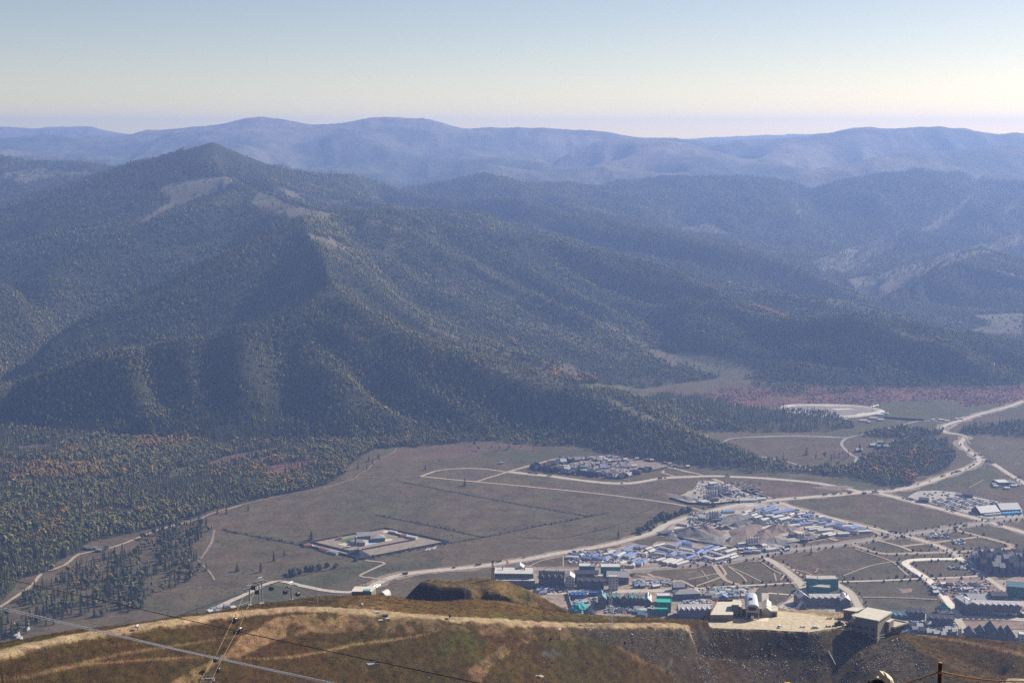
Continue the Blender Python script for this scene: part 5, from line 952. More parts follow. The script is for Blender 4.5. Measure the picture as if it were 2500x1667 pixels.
for k, (x, y, n_, hh) in enumerate(((610,565,4,16), (1010,820,5,12), (585,345,5,16), (640,290,3,16), (730,285,3,15), (1530,770,2,11), (1405,715,1,10))):
    (p,) = zE((x, y)); X_, Y_, _ = at(*p); lab = ('four tall grey silos on legs in the left of the pit', 'row of white silos above the near pit fence', 'front row of white silos in the upper gravel works', 'rear pair of silos in the upper gravel works', 'right silos beside the cones of the upper gravel works', 'small white silos at the right end of the pit', 'single slim silo in front of the brown heap')[k]
    t = thing('silo_plant', lab, 'silos', (X_, Y_, .2), .2)
    for j in range(n_):
        x_ = (j - (n_ - 1) / 2) * 4.2; s_ = MB()
        s_.bar((x_, 0, hh * .38), (x_, 0, hh), 3.4, 3.4, 10).bar((x_, 0, hh * .2), (x_, 0, hh * .38), .7, 3.4, 10).bar((x_, 0, hh), (x_, 0, hh + 1), 3.4, .8, 10); o = s_.build('silo', m_proof if k else m_concr, t)
        l_ = MB()
        for a, b in ((-1, -1), (1, -1), (1, 1), (-1, 1)): l_.bar((x_ + a * 1.8, b * 1.8, 0), (x_ + a * 1.8, b * 1.8, hh * .45), .35)
        l_.build('leg_frame', m_steel, o)
    MB().box((0, -7, 0), (n_ * 3 + 4, 6, 5)).build('mixing_house', m_slate, t); MB().bar((n_ * 3, 0, hh * .6), (n_ * 3 + 16, -5, .5), 1.2).build('conveyor', m_steel, t)
# --- walled compound
def wall_line(name, label, pts, hh, m, th=.5, cat='wall', closed=False, zf=None):
    Q = gxy(pts); Q = Q + [Q[0]] if closed else Q; b = MB()
    for a, c in zip(Q[:-1], Q[1:]):
        d = math.hypot(c[0] - a[0], c[1] - a[1]); b.box(((a[0] + c[0]) / 2, (a[1] + c[1]) / 2, -.1), (d + th, th, hh + .1), math.atan2(c[1] - a[1], c[0] - a[0]))
    return tag(b.build(name, m), label, cat)
wall_line('compound_wall', 'dark wall enclosing the square compound on the plain', zH((162,415),(1260,212),(2065,385),(958,603)), 3, m_slate, .8, closed=True)
wall_line('inner_wall', 'inner wall along the left edge of the square compound', zH((315,392),(800,512)), 3, m_slate, .8); wall_line('inner_wall', 'long inner wall across the right of the square compound', zH((962,487),(1640,357)), 2.6, m_slate, .8); wall_line('inner_wall', 'short inner wall in the far corner of the compound', zH((1310,272),(1640,345)), 3, m_slate, .8)
wall_line('site_fence', 'dark fence along the near side of the gravel pit', zE((30,705),(230,745),(450,790),(700,835),(1000,890)), 3, m_dark, .4, 'fence'); wall_line('site_fence', 'dark fence along the lower right of the gravel pit', zE((1380,810),(1600,775),(1820,738)), 3, m_dark, .4, 'fence'); wall_line('site_fence', 'dark fence around the upper gravel works', zE((900,245),(1030,285),(1170,325),(880,365),(560,398),(350,385),(150,330)), 3, m_dark, .4, 'fence'); wall_line('site_fence', 'dark fence along the right side of the village', zG((1760,375),(2030,308)), 2.5, m_dark, .4, 'fence'); wall_line('site_wall', 'grey wall left of the blue cabins by the mound', zA((945,560),(1000,730)), 4, m_concr, .6)
wall_line('reservoir_fence', 'dark embankment fence leading from the oval reservoir to the road', y7((1120,255),(1300,270),(1460,278)), 4, m_dark, 3, 'fence')
building('compound_hall', 'red-brown hall with grey gabled roof in the walled compound', 'hall', *zH((905,385), (1070,372)), 14, 9, 3, m_brown, m_groof, rise=4)
building('compound_wing', 'low left wing with grey roof and pale base in the compound', 'building', *zH((815,415), (1000,430)), 13, 5, 2, m_cream, m_groof, 'hip', 2.5)
building('compound_wing', 'low right wing with grey hip roof beside the blue court', 'building', *zH((1100,385), (1255,375)), 16, 6, 2, m_tealr, m_groof, 'hip', 3)
building('clock_tower', 'slim brick tower at the corner of the compound left wing', 'tower', *zH((868,435), (888,435)), 4, 14, 4, m_brown, m_groof, 'hip', 1.5, win=False)
shed(*zH((430,455))[0], *zH((530,485))[0], 6, m_redr, 'red-brown shed inside the left compound strip', None, 'compound_shed'); shed(*zH((550,485))[0], *zH((660,515))[0], 9, m_groof, 'grey roofed shed inside the left compound strip', None, 'compound_shed'); shed(*zH((225,412))[0], *zH((330,415))[0], 7, m_redr, 'red-roofed hut in the left corner of the compound', None, 'compound_hut', 'hut'); shed(*zH((655,322))[0], *zH((700,318))[0], 6, m_redr, 'red hut at the far left wall of the compound', None, 'compound_hut', 'hut'); shed(*zH((1460,285))[0], *zH((1530,290))[0], 7, m_redr, 'red-walled shed near the far corner of the compound', None, 'compound_shed'); shed(*zH((1540,300))[0], *zH((1660,320))[0], 7, m_proof, 'pale shed along the far right compound wall', None, 'compound_shed'); shed(*zH((1310,235))[0], *zH((1400,250))[0], 6, m_wroof, 'white shed in the far corner of the compound', None, 'compound_shed')
for k in range(11):
    X_, Y_, _ = at(*zH((1765 + k * 14 + random.uniform(-6, 6), 495 - k * 3.4 + random.uniform(-9, 9)))[0]); tag(MB().box((0, 0, 0), (4, 3, 2.2), random.random(), .6).build('tarp_bundle', m_wroof), '%s white bundle from the left on the grass right of the compound' % nth(k + 1), 'bundle', 'white bundles on the grass').location = (X_, Y_, .1)
# --- the resort town below the ridge
bl = building
bl('hotel', 'lower tier of the white hotel behind the grassy mound, grey facade', 'hotel', *zA((60,492), (540,495)), 9, 10.5, 3, m_slate, m_wroof, 'flat'); bl('hotel', 'upper tier of the white-roofed hotel behind the grassy mound', 'hotel', *zA((40,462), (520,467)), 28, 17, 5, m_slate, m_wroof, 'flat')
bl('pavilion', 'white gabled pavilion on top of the white-roofed hotel', 'pavilion', *zA((300,400), (410,400)), 14, 18, 5, m_wallw, m_wroof, rise=4, along=False); bl('rooftop_block', 'grey-green roofed block left of the white hotel pavilion', 'building', *zA((100,400), (295,405)), 16, 15, 4, m_slate, m_tealr, rise=2)
bl('hotel', 'dark steep-roofed hotel left of the white tower block', 'hotel', *zA((590,470), (900,480)), 18, 12, 4, m_slate, m_droof, rise=7, dormers=4); bl('tower_block', 'white tower block with bright sloping roof right of the dark hotel', 'building', *zA((920,497), (1030,500)), 15, 15.5, 4, m_wallw, m_wroof, rise=4, along=False)
bl('chalet', 'small dark chalet in the yard before the dark steep-roofed hotel', 'house', *zA((700,450), (760,450)), 8, 3, 1, m_wood, m_droof, rise=3, along=False)
bl('hotel', 'dark front wing of the hotel under green scaffolding', 'hotel', *zA((1070,500), (1400,510)), 14, 11, 3, m_slate, m_droof, rise=3, dormers=4); bl('hotel', 'dark rear wing under the left green-netted block', 'hotel', *zA((1040,425), (1330,425)), 13, 13, 4, m_slate, m_droof, rise=3)
for lab, L, Rr, d, h in (('left green-netted block rising behind the dark hotel', (1100,350), (1290,350), 14, 15), ('right green-netted block rising behind the dark hotel', (1370,350), (1610,350), 15, 14)):
    t = bl('netted_block', lab, 'building', *zA(L, Rr), d, h, 5, m_net, m_proof, 'flat', win=False); MB()
bl('hotel', 'white gabled hotel behind the white stair tower', 'hotel', *zA((1440,430), (1710,440)), 16, 10, 3, m_slate, m_wroof, rise=5); bl('stair_tower', 'white stair tower with dark window bands between the hotels', 'tower', *zA((1465,520), (1580,520)), 8, 19, 5, m_wallw, m_wroof, 'flat')
bl('link_block', 'flat pale block beside the white stair tower', 'building', *zA((1290,440), (1390,440)), 8, 11, 3, m_wallw, m_proof, 'flat')
for k in range(4): bl('blue_cabin', '%s blue two-storey cabin from the left near the mound' % nth(k + 1), 'cabin', *zA((985 + 51 * k, 630), (1033 + 51 * k, 631)), 9, 5.8, 2, m_bluec, m_bluec, 'flat', group='blue cabins near the mound')
bl('blue_cabin', 'low blue cabin row right of the two-storey blue cabins', 'cabin', *zA((1215,587), (1325,587)), 7, 4, 1, m_bluec, m_bluec, 'flat')
bl('hotel', 'teal gabled hotel wing left of the lattice mast', 'hotel', *zA((1340,745), (1430,745)), 24, 13, 4, m_slate, m_tealr, rise=4, along=False); bl('hotel', 'low teal-roofed hotel wing behind the lattice mast', 'hotel', *zA((1430,690), (1600,690)), 13, 9, 3, m_slate, m_tealr, rise=3, dormers=3); bl('hotel', 'dark gabled wing right of the lattice mast', 'hotel', *zA((1600,705), (1715,720)), 14, 8, 2, m_slate, m_droof, rise=6, along=False); bl('hotel', 'teal roofed hotel with window grid behind the site crane', 'hotel', *zA((1720,715), (1905,725)), 15, 11, 4, m_slate, m_tealr, rise=3, dormers=4); bl('hotel', 'pale gable end wing right of the teal hotel', 'hotel', *zA((1905,733), (1990,736)), 24, 9, 3, m_slate, m_proof, rise=4, along=False); bl('site_canopy', 'low grey canopy in the yard before the teal hotel', 'canopy', *zA((1785,770), (1900,772)), 10, 2.5, 1, m_slate, m_groof, rise=2, win=False)
for lab, L, Rr, d, h, rf in (('front green-netted block right of the teal hotel', (2045,830), (2200,832), 14, 8, m_netlit), ('middle green-netted block right of the teal hotel', (2060,790), (2240,795), 14, 13, m_netlit), ('rear pale-topped netted block right of the teal hotel', (2070,690), (2240,690), 12, 11, m_proof)): bl('netted_block', lab, 'building', *zA(L, Rr), d, h, 4, m_net, rf, 'flat', win=False)
bl('hotel', 'grey hip-roofed hotel beyond the station left end', 'hotel', *zB((-60,560), (270,547)), 15, 8, 3, m_slate, m_groof, 'hip', 4); bl('hotel', 'small grey-roofed hotel behind the hip-roofed one', 'hotel', *zB((-80,455), (60,450)), 12, 7, 2, m_slate, m_groof, rise=4)
bl('hotel', 'dark hotel with pale dormered roof left of the cable car station', 'hotel', *zB((-10,805), (400,800)), 20, 11.5, 4, m_slate, m_proof, rise=4, dormers=6)
bl('blue_house', 'small blue gabled house behind the station terrace', 'house', *zB((500,562), (620,562)), 9, 4, 1, m_bluec, m_blue, rise=3, along=False)
for k, (x, y, c_) in enumerate(((500,420,m_tealr),(590,418,m_proof),(690,430,m_groof),(520,450,m_proof),(640,458,m_tealr),(770,420,m_wroof),(560,500,m_tealr),(700,495,m_groof),(800,490,m_wroof),(460,470,m_wroof))): shed(*zB((x, y))[0], *zB((x + 75, y + 3))[0], 7, c_, '%s small yard shed from the left behind the station' % nth(k + 1), 'yard sheds behind the station', 'yard_shed')
def aframe(lab, L, Rr, d, h, wall, roof):
    loc, ln, rz = frame(L, Rr, d); t = thing('a_frame', lab, 'building', (loc[0], loc[1], .2), rz); MB().gable_wall((0, 0, -.3), (d, ln, .4), h, math.pi / 2).build('wall', wall, t); MB().gable((0, 0, .1), (d, ln), h, .5, .5, math.pi / 2).build('roof', roof, t)
    w_ = MB()
    for k in (-1, 1): w_.box((k * 2.2, -d / 2 - .05, h * .2), (1.8, .2, 1.8))
    w_.build('windows', m_wallw, t)
aframe('tall grey A-frame building between the stations', *zB((1512,728), (1690,728)), 10, 13.5, m_slate, m_proof)
bl('hotel', 'long middle wing of the brown hotel right of the A-frame', 'hotel', *zB((1700,640), (2110,640)), 15, 11, 4, m_brown, m_proof, rise=3, dormers=5); bl('hotel', 'left gabled wing of the brown hotel right of the A-frame', 'hotel', *zB((1560,648), (1680,640)), 20, 12, 4, m_brown, m_proof, rise=4, along=False); bl('hotel', 'right gabled wing of the brown hotel right of the A-frame', 'hotel', *zB((2095,672), (2222,675)), 22, 11, 4, m_brown, m_proof, rise=4, along=False); bl('lobby', 'low gabled lobby before the long brown hotel wing', 'building', *zB((1790,645), (2010,650)), 10, 3, 1, m_brown, m_groof, rise=5, along=False)
for lab, L, Rr, d, h in (('front lower part of the green-netted shell building', (1690,470), (1955,488), 11, 9), ('left rear part of the green-netted shell building', (1645,440), (1790,450), 16, 17), ('right rear part of the green-netted shell building', (1790,430), (2065,425), 16, 14.5)):
    t = bl('netted_shell', lab, 'building', *zB(L, Rr), d, h, 4, m_net, m_raw, 'flat', win=False); q_ = MB(); loc, ln, rz = frame(*zB(L, Rr), d); q_.box((0, -d / 2 - .45, h - .9), (ln + 1, .3, 1.9)); q_.box((-ln / 2 - .45, 0, h - .9), (.3, d, 1.9)); q_.box((ln / 2 + .45, 0, h - .9), (.3, d, 1.9)); q_.build('net_edge_lit', m_netlit, t)  # bright rim strips: sun on the top of the netting, put in as colour
for k, (x, y, w_, c_) in enumerate(((1780,720,60,m_proof),(1850,735,70,m_groof),(1930,700,90,m_proof),(1960,765,90,m_groof),(1790,765,60,m_wroof),(1880,770,60,m_wroof),(2010,735,50,m_proof),(1320,690,60,m_wroof),(1390,695,60,m_proof),(1450,690,50,m_wroof))): shed(*zB((x, y))[0], *zB((x + w_, y + 2))[0], 8, c_, '%s small pale-roofed house from the left along the street by the A-frame' % nth(k + 1), 'small houses by the A-frame', 'small_house', 'house', 4, 2)
bl('hotel', 'front bar of the large stepped-roof hotel at the right', 'hotel', *zC((1600,860), (2300,878)), 16, 14, 5, m_brown, m_proof, rise=3, dormers=9); bl('hotel', 'left slanting wing of the large stepped-roof hotel', 'hotel', *zC((1445,770), (1600,865)), 15, 14, 5, m_brown, m_proof, rise=3, dormers=6); bl('hotel', 'broad low-roofed hall behind the large stepped-roof hotel', 'hall', *zC((1640,745), (1930,748)), 26, 8, 2, m_slate, m_groof, rise=4); bl('hotel', 'dark tall block behind the large stepped-roof hotel', 'hotel', *zC((1930,735), (2130,735)), 15, 13, 4, m_slate, m_droof, rise=3)
for k, (x, y) in enumerate(((1940,878),(2010,890),(2075,888),(2160,882),(2200,893),(2280,870),(2330,888))): bl('kiosk', '%s flat white-roofed kiosk from the left before the large hotel' % nth(k + 1), 'kiosk', *zC((x, y), (x + 50, y + 2)), 8, 4, 1, m_slate, m_wroof, 'flat', win=False, group='kiosks before the large hotel')
t = bl('netted_block', 'dark building in blue-green netting at the right edge', 'building', *zC((2125,625), (2420,650)), 18, 15, 4, m_net, m_tealr, rise=4)
dk = 0
for y, xs in ((335, (1860,1950,2040,2130,2220,2310,2400)), (285, (1800,1890,1980,2070,2160,2250,2340)), (235, (1720,1810,1900,2000,2090,2180,2270,2360)), (185, (1680,1770,1860,1960,2060,2160,2260)), (150, (1720,1860,1990,2120,2240,2350))):
    for x in xs:
        dk += 1; bl('apartment_block', '%s dark gabled block of the estate at the right, counted from its front' % nth(dk), 'apartment block', *zC((x, y), (x + 62, y + 2)), 12, random.uniform(9, 13), 4, m_slate, random.choice((m_droof, m_droof, m_groof)), rise=4, along=random.random() < .5, group='blocks of the dark estate')
bl('hotel', 'pyramid-roofed teal tower building behind the upper station hut', 'building', *zC((1235,868), (1425,870)), 16, 4, 1, m_slate, m_net, 'hip', 9); bl('hotel', 'dark flat hotel before the pyramid-roofed building', 'hotel', *zC((1235,935), (1445,942)), 14, 9, 3, m_slate, m_droof, 'flat'); bl('hotel', 'long dark hotel with window rows above the gravel court', 'hotel', *zC((1085,1000), (1430,1025)), 16, 10, 3, m_slate, m_droof, rise=3, dormers=4); bl('hotel', 'dark hotel behind the gravel court, left part', 'hotel', *zC((840,920), (1060,930)), 16, 9, 3, m_slate, m_droof, rise=3, dormers=3); bl('hotel', 'teal-roofed low building right of the upper station hut', 'building', *zC((620,915), (830,930)), 14, 5, 2, m_slate, m_tealr, rise=4, dormers=3)
for k, (x, y, w_, c_) in enumerate(((850,980,90,m_droof),(950,990,80,m_wroof),(1060,960,80,m_wroof),(890,1030,80,m_groof),(990,1045,80,m_droof),(1080,1070,90,m_proof),(1170,1085,80,m_wroof),(1220,1050,60,m_droof),(780,960,60,m_wroof),(1320,1030,70,m_wroof),(1410,1060,60,m_wroof),(1270,1100,60,m_proof),(1290,1060,60,m_wroof))): shed(*zC((x, y))[0], *zC((x + w_, y + 3))[0], 9, c_, '%s small house from the left in the cluster below the dark hotels' % nth(k + 1), 'small houses below the dark hotels', 'small_house', 'house', 5, 2.5, m_slate)
for lab, L, Rr, d, h, rs in (('leftmost dark gabled lodge at the lower right edge', (1605,1160), (1740,1165), 18, 4, 5), ('second dark gabled lodge at the lower right edge', (1750,1165), (1880,1170), 18, 5, 6), ('tallest dark gabled lodge at the lower right edge', (1880,1180), (2040,1185), 22, 8, 8), ('fourth dark gabled lodge at the lower right edge', (2030,1190), (2140,1195), 18, 6, 6), ('rightmost dark gabled lodge at the lower right edge', (2120,1200), (2240,1205), 20, 6, 7)): bl('lodge', lab, 'lodge', *zC(L, Rr), d, h, 2, m_slate, m_droof, rise=rs, along=False)
bl('small_house', 'pale block at the far lower right corner', 'house', *zC((2290,1200), (2370,1205)), 12, 8, 2, m_wallw, m_wroof, 'flat'); bl('gate_tower', 'slim cream gate tower by the gravel court', 'tower', *zC((1503,1140), (1535,1140)), 5, 9, 3, m_cream, m_cream, 'flat')
# visitor centre at the car park, farm at the forest, scattered huts
bl('visitor_hall', 'left dark-fronted visitor hall with pale roof at the car park', 'hall', *zF((1800,930), (2040,910)), 26, 4, 1, m_droof, m_proof, rise=7); bl('visitor_hall', 'right visitor hall with pale roof at the car park', 'hall', *zF((2060,890), (2310,880)), 26, 4, 1, m_droof, m_proof, rise=7); bl('visitor_hall', 'dark low hall joining the two visitor halls', 'hall', *zF((1970,850), (2110,850)), 18, 5, 1, m_droof, m_droof, rise=3)
bl('storage_shed', 'dark shed at the roadside corner of the car park', 'shed', *zF((1020,765), (1135,770)), 14, 5, 1, m_slate, m_droof, rise=2, win=False); bl('storage_shed', 'dark shed on the far edge of the car park', 'shed', *zF((1585,700), (1700,708)), 14, 5, 1, m_slate, m_droof, rise=2, win=False); shed(*zF((1485,648))[0], *zF((1585,665))[0], 5, m_wroof, 'long white canopy on the far edge of the car park', None, 'canopy', 'canopy')
bl('depot', 'flat pale-roofed depot right of the car park', 'depot', *zF((2030,552), (2180,548)), 22, 5, 2, m_slate, m_proof, 'flat')
for k, (x, y, w_, c_) in enumerate(((1945,520,60,m_groof),(1990,505,50,m_wroof),(2040,490,70,m_wroof),(2150,500,80,m_groof),(2190,540,70,m_wroof),(2250,530,60,m_groof),(1960,545,60,m_proof),(2100,570,70,m_proof))): shed(*zF((x, y))[0], *zF((x + w_, y + 4))[0], 8, c_, '%s small shed from the left around the depot' % nth(k + 1), 'sheds around the depot', 'depot_shed')
for k, (x, y, w_, c_, lab) in enumerate(((1050,500,60,m_groof,'dark farmhouse left of the pair in the forest clearing'),(1110,500,45,m_groof,'dark farmhouse right of the pair in the forest clearing'),(990,490,45,m_wroof,'white-roofed farm shed left of the farmhouses'),(1050,463,50,m_groof,'grey barn behind the farmhouses'),(1190,457,30,m_wroof,'white hut at the edge of the farm clearing'),(865,533,60,m_wroof,'long white shed beside two conifers by the thin road'),(1010,478,40,m_tealr,'teal-roofed farm shed behind the white shed'))): shed(*y7((x, y))[0], *y7((x + w_, y))[0], 9, c_, lab, None, 'farm_building', 'house', 4, 2.5, m_wood)
for k, (x, y, w_) in enumerate(((900,272,70),(975,285,20),(985,250,70),(1060,265,50),(1050,220,60),(1090,205,30),(760,262,30),(1540,265,20),(1600,265,40),(1650,275,40),(1750,255,15),(1795,252,20),(1140,210,15))): shed(*y7((x, y))[0], *y7((x + w_, y + 1))[0], 8, m_wroof, '%s small white hut from the left between the reservoir and the road' % nth(k + 1), 'white huts near the reservoir', 'site_hut', 'hut')
for k, (x, y, w_, c_) in enumerate(((1930,802,12,m_wroof),(2035,748,14,m_wroof))): shed(*k5((x, y))[0], *k5((x + w_, y - 1))[0], 10, c_, ('white tent on the green meadow beyond the red shrubs', 'white hut among trees above the green meadow')[k], None, 'meadow_hut', 'hut')
shed(*b2((1068,200))[0], *b2((1088,199))[0], 7, m_teal, 'lone teal-roofed hut on the plain left of the village', None, 'lone_hut', 'hut')
for k, (x, y, w_, c_) in enumerate(((525,735,70,m_groof),(600,730,50,m_wroof),(640,755,60,m_proof),(670,742,55,m_groof),(500,722,40,m_wroof),(735,730,25,m_droof))): shed(*y8((x, y))[0], *y8((x + w_, y + 5))[0], 6, c_, '%s building from the left of the small farm at the forest edge' % nth(k + 1), 'farm at the forest edge', 'farm_building', 'house', 3, 2, m_wood)
shed(*y8((1085,740))[0], *y8((1135,745))[0], 5, m_wroof, 'white-roofed hut at the upper edge of the open grove', None, 'grove_hut', 'hut')
for k, (x, y, w_) in enumerate(((235,800,60),(190,850,40),(325,790,30),(200,885,40),(160,860,30),(230,915,40))): shed(*y4((x, y))[0], *y4((x + w_, y + 3))[0], 6, m_wroof, '%s pale hut from the left among trees at the lower left corner' % nth(k + 1), 'huts at the lower left', 'grove_hut', 'hut')
for k, (x, y, w_, c_) in enumerate(((1290,1122,26,m_proof),(1310,1105,28,m_tealr),(1345,1098,24,m_groof),(1390,1085,32,m_groof),(1430,1098,26,m_proof),(1340,1120,22,m_groof))): shed(*b1((x, y))[0], *b1((x + w_, y - 6))[0], 8, c_, '%s low building from the left where the road passes behind the ridge' % nth(k + 1), 'buildings behind the ridge', 'roadside_shed')
def tarp_mound(lab, p, rx, ry, hh, m, cat='tarp'):
    X_, Y_, _ = at(*p); bm = bmesh.new(); bmesh.ops.create_icosphere(bm, subdivisions=3, radius=1)
    for q in bm.verts: k_ = 1 + .18 * math.sin(q.co.x * 9) * math.cos(q.co.y * 7) + random.uniform(-.06, .06); q.co = Vector((q.co.x * rx * k_, q.co.y * ry * k_, max(q.co.z, -.1) * hh * k_))
    me = bpy.data.meshes.new('tarp_mound'); bm.to_mesh(me); bm.free(); tag(link('tarp_mound', me, None, (X_, Y_, .2), m), lab, cat)
tarp_mound('teal tarpaulin mound at the foot of the grassy mound', zA((1095,755))[0], 11, 12, 8, m_teal); tarp_mound('teal netting heap in the yard before the dark hotel wing', zA((1140,470))[0], 6, 8, 4, m_teal); tarp_mound('small green covered heap behind the large hotel', zC((1597,605))[0], 3, 5, 4, m_netlit)
# rubble and clutter of the building sites
cl = []; ct = []
for zf, x0, y0_, x1, y1_, n_ in ((zA,1780,400,2250,470,260),(zA,560,440,900,520,170),(zA,1040,620,1300,720,140),(zA,1420,720,2000,800,220),(zE,900,470,1650,600,420),(zE,350,480,700,620,140),(zE,850,830,1400,880,160),(zB,30,570,400,640,120),(zB,300,400,900,530,160),(zB,1300,670,1500,720,70),(zC,1150,440,1900,600,130),(zC,820,940,1440,1110,200),(zC,1600,80,1900,240,120),(zD,200,650,2300,820,420),(zG,600,180,1500,400,260),(zE,400,160,1100,370,160),(zF,1940,490,2300,570,80),(zC,1350,230,1700,270,50),(zF,1150,1160,1400,1230,50),(zF,1440,1240,1600,1300,30),(zA,560,515,1240,545,90)):
    for k in range(int(n_ * 1.7)):
        (p,) = zf((random.uniform(x0, x1), random.uniform(y0_, y1_))); X_, Y_, _ = at(*p); cl.append((float(X_), float(Y_), .2)); g_ = random.random(); c_ = random.choice(((.62, .58, .52), (.05, .05, .055), (.08, .07, .065), (.42, .34, .26), (.30, .30, .31), (.20, .28, .46), (.55, .5, .45))); ct.append(c_)
bx_ = MB().box((0, 0, 0), (1, 1, 1)); me = mesh('clutter_piece', bx_.v, bx_.f); me.materials.append(m_fol)
bx2 = MB().gable_wall((0, 0, 0), (1, 1, .6), .4); me2 = mesh('clutter_piece', bx2.v, bx2.f); me2.materials.append(m_fol)
c_clu = proto_collection('clutter', [me, me2]); sz_ = np.stack([RNG.uniform(1, 5.5, len(cl)), RNG.uniform(1, 3, len(cl)), RNG.uniform(.6, 2.6, len(cl))], -1)
scatter('site_clutter', c_clu, 2, np.array(cl), sz_, np.array(ct))
# tower cranes, masts, pylons
def crane(lab, p, hh, jib, rz, m=m_orange, z=.2):
    X_, Y_, _ = at(*p); t = thing('tower_crane', lab, 'crane', (X_, Y_, z), rz); b = MB()
    for a, c in ((-1, -1), (1, -1), (1, 1), (-1, 1)): b.bar((a * .8, c * .8, -.3), (a * .8, c * .8, hh), .28)
    k = 0.0
    while k < hh - 2:
        for a, c, d, e in ((-1, -1, 1, -1), (1, -1, 1, 1), (1, 1, -1, 1), (-1, 1, -1, -1)): b.bar((a * .8, c * .8, k), (d * .8, e * .8, k + 2), .14)
        k += 2
    b.build('mast', m, t); j = MB(); n_ = int(jib / 2.5)
    for s_ in (-.5, .5): j.bar((0, s_, hh), (jib, s_, hh), .25)
    j.bar((0, 0, hh + 1.1), (jib, 0, hh + 1.0), .25)
    for q in range(n_): j.bar((q * 2.5, -.5, hh), (q * 2.5 + 1.25, 0, hh + 1.1), .12).bar((q * 2.5 + 1.25, 0, hh + 1.1), (q * 2.5 + 2.5, .5, hh), .12)
    j.build('jib', m, t); MB().bar((0, 0, hh), (-jib * .3, 0, hh), .8).box((-jib * .27, 0, hh - 2), (2.4, 1.4, 2)).build('counter_jib', m, t); MB().bar((0, 0, hh), (0, 0, hh + 5), 1.0, .3).bar((0, 0, hh + 5), (jib * .7, 0, hh + 1), .12).bar((0, 0, hh + 5), (-jib * .28, 0, hh), .12).build('apex', m, t); MB().box((1.2, -1, hh - 1.8), (1.6, 1.4, 1.8)).build('cab', m_wallw, t)
crane('red tower crane before the dark steep-roofed hotel', zA((808,420))[0], 15, 12, 1.0); crane('small red crane behind the white hotel', zA((192,245))[0], 11, 10, 2); crane('red crane above the left green-netted block', zA((1275,330))[0], 18, 12, .4); crane('slim red crane in the yard of the teal hotel', zA((1850,730))[0], 18, 16, 1.3); crane('orange crane behind the green-netted shell building', zB((1765,330))[0], 16, 14, 1.1); crane('orange crane in the dark estate at the right', zC((2210,200))[0], 14, 16, 2.2); crane('pale crane at the right end of the reservoir', y7((1010,215))[0], 16, 20, .6, m_steel); crane('red crane right of the green-netted blocks', zA((1637,330))[0], 12, 8, .2)
def lattice(name, lab, cat, loc, hh, w0, w1, m, arms=()):
    t = thing(name, lab, cat, loc, .3); b = MB(); n_ = max(3, int(hh / 2.2))
    def cn(z): q = w0 + (w1 - w0) * z / hh; return [(a * q / 2, c * q / 2, z) for a, c in ((-1, -1), (1, -1), (1, 1), (-1, 1))]
    for k in range(n_):
        A, B_ = cn(hh * k / n_), cn(hh * (k + 1) / n_)
        for j in range(4): b.bar(A[j], B_[j], .2).bar(A[j], B_[(j + 1) % 4], .12).bar(A[j], A[(j + 1) % 4], .1)
    b.build('lattice_frame', m, t)
    if arms:
        a_ = MB()
        for z, l_ in arms: a_.bar((-l_, 0, z), (l_, 0, z), .25)
        a_.build('cross_arms', m, t)
    else: MB().bar((0, 0, hh), (0, 0, hh + 3), .15).box((.5, 0, hh - 1.5), (.5, .5, 1.6)).box((-.5, 0, hh - 3), (.5, .5, 1.6)).build('antennas', m_steel, t)
    return t
for k, (x, y, hh) in enumerate(((1925,185,22),(2070,185,20),(1890,62,22),(1810,470,24),(2265,400,22))):
    X_, Y_, _ = at(*zF((x, y))[0]); lattice('power_pylon', ('left pylon of the pair on the brown field beyond the fork', 'right pylon of the pair on the brown field beyond the fork', 'farthest pylon above the fork in the road', 'dark pylon on the green field above the car park', 'pylon beside the road at the right edge')[k], 'pylon', (X_, Y_, .2), hh, 4, 1, m_steel, ((hh - 2, 5), (hh - 5, 6)))

ck = []
for zf, x0, y0_, x1, y1_, n_ in ((zA,560,520,1240,542,10),(zA,1050,640,1260,720,8),(zA,1440,730,1980,800,9),(zA,1760,400,2200,470,6),(zB,320,420,480,540,6),(zB,20,590,380,640,7),(zC,1180,420,1800,580,9),(zC,1620,100,1820,210,7),(zE,350,500,680,560,8),(zE,860,840,1300,880,8),(zG,620,210,1500,330,10)):
    for k in range(n_): ck.append(zf((random.uniform(x0, x1), random.uniform(y0_, y1_)))[0])
for k, p in enumerate(sorted(ck)):
    w_ = random.uniform(8, 15); c_ = random.choice((m_blue, m_wroof, m_proof, m_groof, m_droof, m_tealr)); nm = {'blue_roof_sheet': 'blue', 'white_roof_sheet': 'white', 'pale_grey_roof': 'pale', 'grey_roof': 'grey', 'dark_roof': 'dark', 'teal_roof': 'teal'}[c_.name]
    shed(p[0] - w_ * .8, p[1], p[0] + w_ * .8 * random.uniform(.4, 1), p[1] + random.uniform(-3, 3), random.uniform(5, 8), c_, '%s small site hut from the left across the building yards, %s roof' % (nth(k + 1), nm), 'site huts of the building yards', 'site_hut', 'hut', random.uniform(2.6, 4), random.uniform(.8, 2), random.choice((m_wallw, m_slate, m_brown)))
